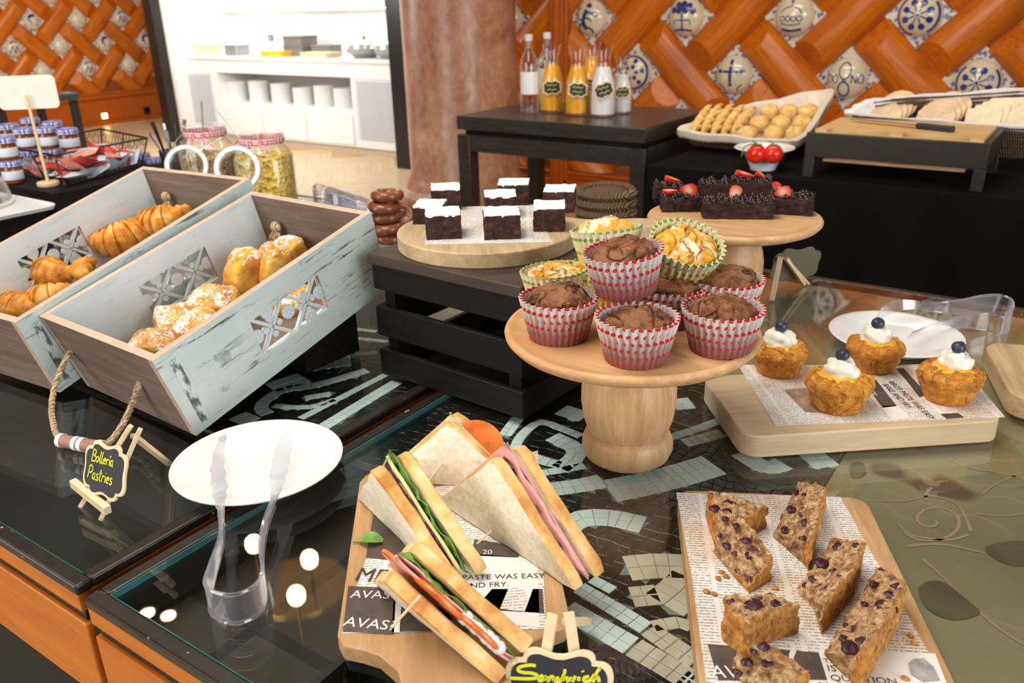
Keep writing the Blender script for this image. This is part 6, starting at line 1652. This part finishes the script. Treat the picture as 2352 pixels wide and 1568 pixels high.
kn = thing('bread_knife', 'black-handled bread knife lying on the slotted board', 'knife', q1, math.atan2((q2-q1).y, (q2-q1).x))
hl_ = (q2-q1).length
MB().prism(rrect(hl_, .028, .012, 5, hl_/2, 0), -.009, .009).build('handle', M['chalk'], kn, bevel=.004)
MB().prism([(0, -.012), (0, .014), (-.22, .012), (-.25, -.004), (-.24, -.012)], -.0012, .0012).build('blade', M['metal'], kn)
# tomatoes in a bowl
bw = onz(1752, 388, ZR); t = thing('bowl', 'small white footed bowl with vine tomatoes in front of the breads', 'bowl', bw)
MB().lathe([(0, .004), (.035, .004), (.036, 0), (.045, 0), (.047, .008), (.062, .04), (.078, .066), (.104, .075), (.107, .078), (.104, .081), (.076, .073), (.058, .044), (.04, .016), (0, .012)], 48).build('dish', M['white'], t, smooth=60)
M['tomskin'] = plain('tomato_skin', (.72, .025, .01), .12, 0, .1, 20); M['vine'] = plain('green_vine', (.12, .22, .04), .6, 0, .3, 60)
for k, (px, py, lb) in enumerate(((1738, 350, 'left'), (1776, 350, 'right'))):
    q = onz(px, py, ZR+.075); q.z = ZR+.068
    tt = thing('vine_tomato', '%s of the two red tomatoes in the white bowl' % lb, 'tomato', q, 0, 'tomatoes in the white bowl')
    MB().lathe([(0, .027), (.008, .031), (.022, .029), (.033, .014), (.035, -.002), (.029, -.020), (.014, -.030), (0, -.031)], 28).build('fruit', M['tomskin'], tt, smooth=70)
    cy_ = MB()
    for i in range(5): a = 2*PI*i/5; cy_.tube([(0, 0, .030), (.012*math.cos(a), .012*math.sin(a), .034), (.021*math.cos(a), .021*math.sin(a), .030)], [.003, .0025, .0008], 5)
    cy_.tube([(0, 0, .029), (-.004, 0, .040), (-.02, .004, .044)], .0026, 6); cy_.build('calyx', M['vine'], tt)
q = onz(1728, 345, ZR+.085); vt = thing('tomato_vine', 'green tomato vine hanging over the rim of the white bowl', 'vine', q)
MB().tube(smooth_path([(.03, .01, .020), (.0, .0, .022), (-.025, -.012, .010), (-.03, -.02, -.02)], 5), .0024, 6).build('stalk', M['vine'], vt)
# garlic-like bread heel between the baskets
for k, (px, py, s, lb) in enumerate(((1935, 240, 1.0, 'brown crusty bread end lying between the two baskets'), (1962, 232, .8, 'small torn bread end beside the white-lined basket'))):
    t = thing('bread_end', lb, 'bread', onz(px, py, ZR+.14), .4); me = MB().sphere((0, 0, 0), .045*s, 16, 10, sc=(1, .8, .7)).mesh('crust', M['loafcrust']); rough_mesh(me, 0, .012, 25, k+3, 3); link('crust', me, t)
    t.location.z = ZR+.032*s
# low wicker hamper beyond the table
hq = onY(1392, 428, 2.5); t = thing('wicker_hamper', 'low round wicker hamper on the floor behind the brownie board', 'basket', (hq.x, hq.y, 0))
mb = MB(); hz = hq.z
for j in range(26): mb.tube([((.10-.02*abs(j/25-.5))*math.cos(2*PI*k/40)*(1+.01*(-1)**(k+j)), (.10-.02*abs(j/25-.5))*math.sin(2*PI*k/40)*(1+.01*(-1)**(k+j)), .012+(hz-.03)*j/25) for k in range(40)], hz/50, 5, closed=True)
mb.build('weave', M['wicker'], t, smooth=60); MB().lathe([(0, hz+.0), (.04, hz-.004), (.075, hz-.014), (.092, hz-.03), (.088, hz-.05), (.02, .01), (0, .01)], 40).build('lid', M['wicker'], t)

# ------------------------------------------------------------------ left end of the far table: jars, jams, sweets
def gingham(name, c, sc):
    m = N(name); v = m.coord(); s = m.n('ShaderNodeSeparateXYZ'); m.l(v, s.inputs[0])
    a = m.math('GREATER_THAN', m.math('FRACT', m.math('MULTIPLY', s.outputs[0], sc)), .5); b = m.math('GREATER_THAN', m.math('FRACT', m.math('MULTIPLY', s.outputs[1], sc)), .5); d = m.math('GREATER_THAN', m.math('FRACT', m.math('MULTIPLY', s.outputs[2], sc)), .5)
    k = m.math('DIVIDE', m.math('ADD', m.math('ADD', a, b), d), 2.6)
    m.base(m.mix(k, (.80, .78, .80), c)).p(Roughness=.7); return m.m
M['ging_red'] = gingham('red_gingham', (.66, .03, .05), 160); M['ging_blue'] = gingham('blue_gingham', (.03, .05, .45), 120)
_g = N('granola'); _v = _g.coord(); _c = _g.voro(120, _v, 'F1', 'Color'); _s = _g.n('ShaderNodeSeparateColor'); _g.l(_c, _s.inputs[0]); _g.base(_g.ramp(_s.outputs[0], [(.1, (.34, .17, .05)), (.5, (.60, .38, .16)), (.9, (.78, .62, .38))])).p(Roughness=.7); _g.bump(_g.voro(120, _v), 1.0, .006); M['granola'] = _g.m
_g = N('cornflakes'); _v = _g.coord(); _c = _g.voro(85, _v, 'F1', 'Color'); _s = _g.n('ShaderNodeSeparateColor'); _g.l(_c, _s.inputs[0]); _g.base(_g.ramp(_s.outputs[0], [(.05, (.55, .26, .02)), (.3, (.92, .58, .05)), (.9, (.98, .76, .20))])).p(Roughness=.6); _g.bump(_g.voro(85, _v), 1.0, .008); M['flakes'] = _g.m
def clip_jar(px, py, H, label, fill, fm, lidpx, spoon):
    rim = onz(px, py, ZT+H); t = thing('clip_jar', label, 'jar', (rim.x, rim.y, ZT+.001), YAW)
    r = .075; rn = .056
    def sq(rr, z, a):      # squarish body, round neck
        k = min(1, max(0, (H*.80-z)/(H*.12))); c_, s_ = abs(math.cos(a)), abs(math.sin(a)); q = 1/((c_**5+s_**5)**(1/5)); return rr*(1+k*(q-1)*.55)
    prof = [(0, 0), (r*.9, 0), (r, .008), (r, H*.68), (r*.93, H*.76), (rn*1.04, H*.83), (rn, H*.86), (rn, H*.93), (rn*1.07, H*.95), (rn*1.07, H), (rn*.96, H), (rn*.94, H*.86), (rn, H*.82), (r*.89, H*.75), (r*.96, H*.67), (r*.96, .012), (0, .008)]
    MB().lathe(prof, 48, fn=sq).build('glass', M['jarglass'], t, smooth=60)
    me = MB().lathe([(0, .010), (r*.94, .012), (r*.945, H*fill), (r*.6, H*fill+.004), (0, H*fill+.012)], 48, fn=sq).mesh('contents', fm, 60); rough_mesh(me, 0, .003, 70, 3, 2, lambda c: 1 if c.z > .02 else 0); link('contents', me, t)
    MB().lathe([(rn*1.02, H*.855), (rn*1.075, H*.87), (rn*1.075, H*.925), (rn*1.02, H*.94)], 40, closed=True).build('ribbon', M['ging_red'], t)
    rb = bpy.data.objects[t.children[-1].name]
    for s in (-1, 1):
        MB().grid(lambda u, v: Vector((s*(.006+u*.036), -rn*1.1-.012*math.sin(PI*u), H*.895-.03*u+(v-.5)*.018*math.sin(PI*min(.98, u+.15)))), 10, 5).build('bow', M['ging_red'], rb)
    # open lid: glass disc with a pale seal, hanging from its wire bail
    Mt = Matrix.Translation((rim.x, rim.y, ZT+.001)) @ Matrix.Rotation(YAW, 4, 'Z')
    c = local_hit(Mt, *lidpx, -r*1.25, 1)
    Ml = Matrix.Translation(c) @ Matrix.Rotation(R(14), 4, 'Z') @ Matrix.Rotation(R(70), 4, 'X')
    lid = MB().lathe([(0, .004), (rn*.72, .004), (rn*.78, .008), (rn*1.06, .008), (rn*1.1, .003), (rn*1.1, -.006), (rn*.8, -.010), (rn*.72, -.004), (0, -.004)], 40, M=Ml).build('lid', M['jarglass'], t, smooth=50)
    MB().lathe([(rn*.80, .0085), (rn*.84, .0125), (rn*1.0, .0125), (rn*1.04, .0085)], 40, M=Ml, closed=True).build('seal', M['white'], lid)
    wb = MB(); wb.tube([Vector((a*rn*1.05, -rn*.2, H*.90)) for a in (-1, 1)], .0015, 6)
    for s in (-1, 1): wb.tube([Vector((s*rn*1.07, 0, H*.90)), Vector((s*rn*1.1, -rn*.9, H*.86)), c+Vector((s*rn*.7, .004, rn*.75))], .0016, 6)
    wb.build('wire_bail', M['metal'], t)
    if spoon:
        a, b = local_hit(Mt, *spoon[0], .02, 1), local_hit(Mt, *spoon[1], -.01, 1)
        dd = (b-a).normalized(); d2 = b+dd*.07
        MB().tube([a, b, d2], [.0028, .0022, .0030], 6).sphere(d2, .012, 10, 6, sc=(1, 1, .5)).build('spoon', M['metal'], t)
    return t
clip_jar(468, 288, .205, 'clip-top glass jar of granola with red gingham ribbon, the left of two', .60, M['granola'], (430, 382), ((462, 232), (466, 300)))
clip_jar(598, 303, .205, 'clip-top glass jar of cornflakes with red gingham ribbon, the right of two', .70, M['flakes'], (546, 388), ((502, 255), (555, 325)))
# cutlery beaker
q = onz(392, 322, ZT+.13); t = thing('cutlery_beaker', 'beaker of dark-handled spoons left of the granola jar', 'beaker', (q.x, q.y, ZT+.001))
MB().lathe([(0, 0), (.036, 0), (.042, .10), (.040, .10), (.034, .006), (0, .005)], 28).build('cup', M['metal'], t)
for k in range(9):
    a = 2*PI*k/9; dx, dy = math.cos(a), math.sin(a); h = random.uniform(.15, .19)
    MB().tube([(.018*dx, .018*dy, .01), (.034*dx, .034*dy, .10), (.056*dx, .056*dy, h)], [.002, .003, .0062], 6).build('spoon', M['wire'] if k % 2 else M['metal'], t)

ZX = ZT+.055
n0 = onz(119, 444, ZX); n1 = onz(262, 406, ZX)
bx = thing('display_plinth', 'low black plinth under the wire basket and jam jars', 'plinth', (n0.x-.30, (n0.y+n1.y)/2, ZT))
MB().box(-.30, .30, -(n1.y-n0.y)/2, (n1.y-n0.y)/2+.22, 0, .055).build('block', M['black'], bx, bevel=.003)
# wire basket of wrapped sweets
wq = [onz(*p, ZX+.078) for p in ((16, 336), (125, 357), (338, 317), (232, 296))]
wc = sum(wq, Vector())/4; wroot = thing('wire_basket', 'dark wire basket heaped with red and white sachets', 'basket', (wc.x, wc.y, ZX+.001))
W_ = [v-Vector((wc.x, wc.y, ZX+.001)) for v in wq]; b_f, b_r, b_l = onz(150, 428, ZX), onz(327, 381, ZX), onz(62, 402, ZX); B_ = [v-Vector((wc.x, wc.y, ZX-.002)) for v in (b_l, b_f, b_r, b_l+b_r-b_f)]
fr = MB()
for i in range(4):
    fr.tube([W_[i], W_[(i+1) % 4]], .0032, 6); fr.tube([B_[i], B_[(i+1) % 4]], .0026, 6); fr.tube([W_[i], B_[i]], .0028, 6); fr.tube([(W_[i]+W_[(i+1) % 4])/2, (B_[i]+B_[(i+1) % 4])/2], .0022, 6)
fr.build('frame', M['wire'], wroot)
ms = MB()
for i in range(4):
    A0, A1, C0, C1 = W_[i], W_[(i+1) % 4], B_[i], B_[(i+1) % 4]
    P_ = lambda u, v: (A0.lerp(A1, u)).lerp(C0.lerp(C1, u), v)
    nu, nv = 14, 4
    for a in range(nu):
        for b in range(nv):
            u0_, u1_, u2_ = (a+(b % 2)*.5)/nu, (a+.5+(b % 2)*.5)/nu, (a+1+(b % 2)*.5)/nu
            v0, v1 = b/nv, (b+1)/nv
            if u2_ > 1.001: continue
            ms.tube([P_(u0_, v0), P_(u0_, v0+.6/nv)], .0008, 4, caps=False); ms.tube([P_(u0_, v0+.6/nv), P_(u1_, v1)], .0008, 4, caps=False); ms.tube([P_(u2_, v0+.6/nv), P_(u1_, v1)], .0008, 4, caps=False)
ms.build('wire_mesh', M['wire'], wroot, clean=False)
M['sachet_red'] = plain('red_paper', (.70, .07, .05), .5, 0, .15, 20); M['sachet_white'] = plain('pale_blue_white_paper', (.68, .72, .82), .5, 0, .08, 20); M['sachet_pink'] = plain('coral_paper', (.80, .30, .22), .5, 0, .15, 20)
rn_ = random.Random(11); sm_ = [M['sachet_red'], M['sachet_white'], M['sachet_pink'], M['sachet_white']]
sp_ = [(135, 398, .022, 1), (165, 402, .024, 1), (195, 396, .024, 1), (225, 388, .024, 1), (255, 380, .024, 1), (282, 372, .024, 1), (128, 378, .045, 0), (160, 376, .055, 2), (190, 370, .06, 0), (220, 364, .055, 1), (250, 358, .05, 2), (278, 354, .045, 1), (222, 344, .075, 0), (196, 350, .075, 2), (300, 362, .03, 1), (112, 380, .03, 0), (92, 384, .025, 2), (85, 372, .03, 1), (165, 358, .065, 2), (248, 340, .06, 0)]
WH = ['first of the front row from the left', 'second of the front row from the left', 'third of the front row from the left', 'fourth of the front row from the left', 'fifth of the front row from the left', 'last of the front row at the right',
      'leaning on the left of the heap', 'left of the middle of the heap', 'in the middle of the heap', 'right of the middle of the heap', 'right of the heap, near the far rim', 'high at the right end', 'topmost at the back', 'beside the topmost one',
      'low in the right corner', 'low near the sign stick', 'left of the sign stick', 'in the far left corner', 'high behind the sign stick', 'at the far rim']
nm = ['red', 'bluish white', 'coral']
for k, (px, py, h, ci) in enumerate(sp_):
    q = onz(px, py, ZX+h); t = thing('sugar_sachet', '%s paper sachet in the wire basket, %s' % (nm[ci], WH[k]), 'sachet', M=Matrix.Translation(q) @ Euler((rn_.uniform(-.7, .7), rn_.uniform(-.6, .6), rn_.uniform(0, 3))).to_matrix().to_4x4(), group='%s sachets in the wire basket' % nm[ci])
    def fs(u, v, s): return Vector(((u-.5)*.076, (v-.5)*.056, s*.010*math.sin(PI*u)*math.sin(PI*v)))
    o = MB().grid(lambda u, v: fs(u, v, 1), 8, 7).grid(lambda u, v: fs(u, v, -1), 8, 7).build('packet', (M['sachet_red'], M['sachet_white'], M['sachet_pink'])[ci], t, smooth=60)
    MB().grid(lambda u, v: Vector(((u-.5)*.076, (v-.5)*.014, .0106*math.sin(PI*u))), 8, 3).build('stripe', M['sachet_red'] if ci == 1 else M['sachet_white'], t)
# jam jars
M['jam'] = plain('amber_jam', (.22, .055, .01), .15, 0, .4, 30)
def jam(px, py, z, label):
    q = onz(px, py, z); q.z = z-.066; t = thing('jam_jar', label, 'jar', q, .3, 'jam jars with blue gingham lids')
    MB().lathe([(0, 0), (.025, 0), (.028, .004), (.028, .042), (.024, .049), (.024, .052), (0, .052)], 24).build('glass', M['jam'], t, smooth=60)
    MB().lathe([(.0282, .012), (.0286, .013), (.0286, .036), (.0282, .037)], 24, closed=True).build('label', M['sachet_white'], t)
    MB().lathe([(.024, .050), (.0305, .050), (.0310, .054), (.0300, .064), (.026, .0665), (0, .0668)], 28).build('lid', M['ging_blue'], t)
    return t
JZ = ZX+.133
J = [((67, 270), 'jam jar at the top back, left of the stick of the blank sign'), ((118, 278), 'jam jar at the top back, just right of the sign stick'), ((18, 284), 'jam jar at the back left edge of the picture'), ((52, 293), 'jam jar in the top middle, left of the sign stick'), ((104, 291), 'jam jar in the top middle, behind the sign stick'), ((153, 294), 'rightmost jam jar of the upper layer'), ((8, 314), 'nearest jam jar of the upper layer, cut by the picture edge')]
for p, lb in J:
    a = jam(*p, JZ, lb); q = a.location.copy()
    b = jam(*p, JZ, 'jam jar of the lower layer'); b.location = (q.x, q.y, ZX+.001); b['label'] = 'lower '+lb.replace('jam jar', 'jam jar under the one', 1).replace(', cut by the picture edge', '').replace(' of the blank sign', '').replace('of the upper layer', 'above')
jam(322, 352, ZT+.068, 'blue-lidded jam jar right of the wire basket, nearer the basket'); jam(352, 363, ZT+.068, 'blue-lidded jam jar right of the wire basket, nearer the granola jar')
# blank price sign on a stick
q = onz(112, 426, ZX+.001); ss = thing('price_sign', 'blank cream plaque on a thin stick with a round wooden foot', 'sign', q)
Ms2 = Matrix.Translation(q) @ Matrix.Rotation(YAW+R(12), 4, 'Z') @ Matrix.Rotation(R(90), 4, 'X'); ivq = Matrix.Translation(-q)
cp_ = local_hit(Ms2, 62, 212, -.01); e_ = local_hit(Ms2, 132, 214, -.01); w_ = (e_-cp_).length*2
MB().lathe([(0, 0), (.028, 0), (.030, .003), (.030, .010), (.028, .012), (0, .012)], 32).build('foot', M['stick'], ss)
MB().tube([(0, 0, .01), (ivq @ Ms2) @ local_hit(Ms2, 60, 218, 0)], .0042, 8).build('stick', M['stick'], ss)
MB().prism(rrect(w_, w_*.58, .014, 5), -.003, .002, 0, ivq @ Ms2 @ Matrix.Translation(cp_)).build('plaque', plain('cream_card', (.80, .76, .66), .6, 0, .03), ss)
# cloche on its tray, cut by the left picture edge
ZQ = ZT+.055
tr = onz(130, 468, ZQ+.012); tl = onz(0, 512, ZQ+.012)
cxx, cyy = tr.x-.19, tr.y-.13
pb2 = thing('display_plinth', 'low black plinth under the glass cloche at the left picture edge', 'plinth', (cxx, cyy, ZT)); MB().box(-.17, .17, -.11, .11, 0, .054).build('block', M['black'], pb2, bevel=.003)
ty = thing('cheese_tray', 'pale tray with a green glass plate under the cloche', 'tray', (cxx, cyy, ZQ)); MB().prism(rrect(.38, .26, .02, 5), 0, .007).build('base', M['lacquer'], ty, bevel=.002); 
rim_ = rrect(.38, .26, .02, 5); MB().tube([(x, y, .009) for x, y in rim_], .004, 6, closed=True).build('rim', M['lacquer'], ty)
MB().lathe([(0, .010), (.085, .010), (.09, .016), (.085, .018), (0, .018)], 36, c=(-.02, 0, 0)).build('glass_plate', plain('green_glass', (.03, .22, .14), .1), ty)
clo_ = thing('cloche', 'clear dome cloche at the left picture edge', 'cloche', (cxx-.015, cyy, ZQ+.013))
dm = [(.112*math.cos(PI/2*k/14), .125*math.sin(PI/2*k/14)) for k in range(15)]
MB().lathe(dm+[(r*.975, z*.975) for r, z in reversed(dm[:-1])], 48).build('dome', M['jarglass'], clo_, smooth=70)
MB().lathe([(.0, .122), (.006, .126), (.006, .136), (.013, .142), (.012, .152), (0, .155)], 20).build('knob', M['jarglass'], clo_, smooth=70)
MB().lathe([(.110, 0), (.1165, 0), (.1165, .004), (.110, .004)], 48, closed=True).build('foot_rim', M['lacquer'], clo_)
# spare clear tongs and brown glazed rings near the far edge
for k, (ox, oy) in enumerate(((0, 0), (26, 8))):
    pp = [onz(x+ox, y+oy, ZT+.02+.012*k) for x, y in ((850, 470), (815, 468), (790, 462), (760, 452), (735, 450), (722, 452), (720, 442), (732, 434), (760, 440), (790, 448), (820, 455), (845, 462))]
    tongs(('lower' if k == 0 else 'upper')+' pair of spare clear tongs piled beyond the near crate', pp, [.006, .010, .010, .012, .016, .019, .019, .016, .012, .010, .010, .006], [.4, .3, .1, 0, 0, 0, 0, 0, 0, .1, .3, .4], [Vector((.5, .8, .3)), Vector((.5, -.8, .2))])
M['glaze'] = plain('brown_glaze', (.24, .075, .035), .12, 0, .25, 30)
rc = onz(893, 556, ZT)
for k in range(5):
    t = thing('glazed_ring', '%s glossy brown ring of the stack beside the near crate' % ('bottom', 'second', 'third', 'fourth', 'top')[k], 'biscuit', (rc.x+.004*math.sin(k*2), rc.y+.004*math.cos(k*3), ZT+.0125+k*.0245), 0, 'stacked brown rings')
    t.rotation_euler = (R(4)*math.sin(k), R(4)*math.cos(k*2), 0)
    MB().tube([(.027*math.cos(2*PI*i/28), .027*math.sin(2*PI*i/28), 0) for i in range(28)], .0118, 12, closed=True).build('ring', M['glaze'], t, smooth=80)
rc2 = onz(925, 520, ZT); t = thing('glazed_ring', 'single glossy brown ring leaning behind the stack', 'biscuit', (rc2.x, rc2.y, ZT+.033), 0, 'stacked brown rings'); t.rotation_euler = (R(75), 0, R(50))
MB().tube([(.021*math.cos(2*PI*i/28), .021*math.sin(2*PI*i/28), 0) for i in range(28)], .0105, 12, closed=True).build('ring', M['glaze'], t, smooth=80)

# ------------------------------------------------------------------ small dark table far left
q = onz(95, 222, .76); ft = thing('side_table', 'small black table with a shiny top before the far woven wall', 'table', (q.x, q.y, 0), 0)
MB().box(-.75, -.02, -.4, .35, .70, .76).build('table_top', plain('gloss_black', (.03, .03, .032), .08), ft, bevel=.006)
for x in (-.7, -.10):
    for y in (-.36, .28): MB().box(x, x+.06, y, y+.06, 0, .70).build('leg', M['jamb'], ft, bevel=.004)

# ------------------------------------------------------------------ hanging lamps that mirror in the table glass
def mirror(px, py, z):
    g = onz(px, py, ZT); d = ray(px, py); return g+Vector((d.x, d.y, -d.z))*((z-ZT)/(-d.z))
lampm = glow('warm_bulb', (1.0, .80, .50), 26)
ch = mirror(690, 1345, 2.75); chl = thing('ceiling_lamp', 'brass tray lamp with three globes hanging above the tables', 'lamp', (ch.x, ch.y, 2.75))
MB().lathe([(0, .02), (.20, .02), (.21, .0), (.205, -.01), (0, -.006)], 40).build('tray', M['brass'], chl); MB().tube([(0, 0, .02), (0, 0, .67)], .012, 8).build('rod', M['brass'], chl)
for k, (px, py) in enumerate(((582, 1245), (710, 1280), (680, 1363))):
    b = mirror(px, py, 2.5)-Vector((ch.x, ch.y, 2.75))
    g = MB().sphere(b, .036, 20, 12).build('globe', lampm, chl); MB().tube([b+Vector((0, 0, .03)), Vector((b.x, b.y, .0))], .007, 8).build('hanger', M['brass'], chl)
for k, (px, py) in enumerate(((338, 1404), (386, 1410))):
    b = mirror(px, py, 3.40); t = thing('ceiling_spot', ('left' if k == 0 else 'right')+' of two ceiling spots mirrored in the table corner', 'lamp', (b.x, b.y, 3.40), 0, 'ceiling spots')
    MB().lathe([(.05, 0), (.05, .018), (.038, .018), (.038, 0)], 24, closed=True).build('ring', M['metal'], t); MB().lathe([(0, .004), (.038, .004), (.038, .010), (0, .010)], 24).build('bulb', lampm, t)
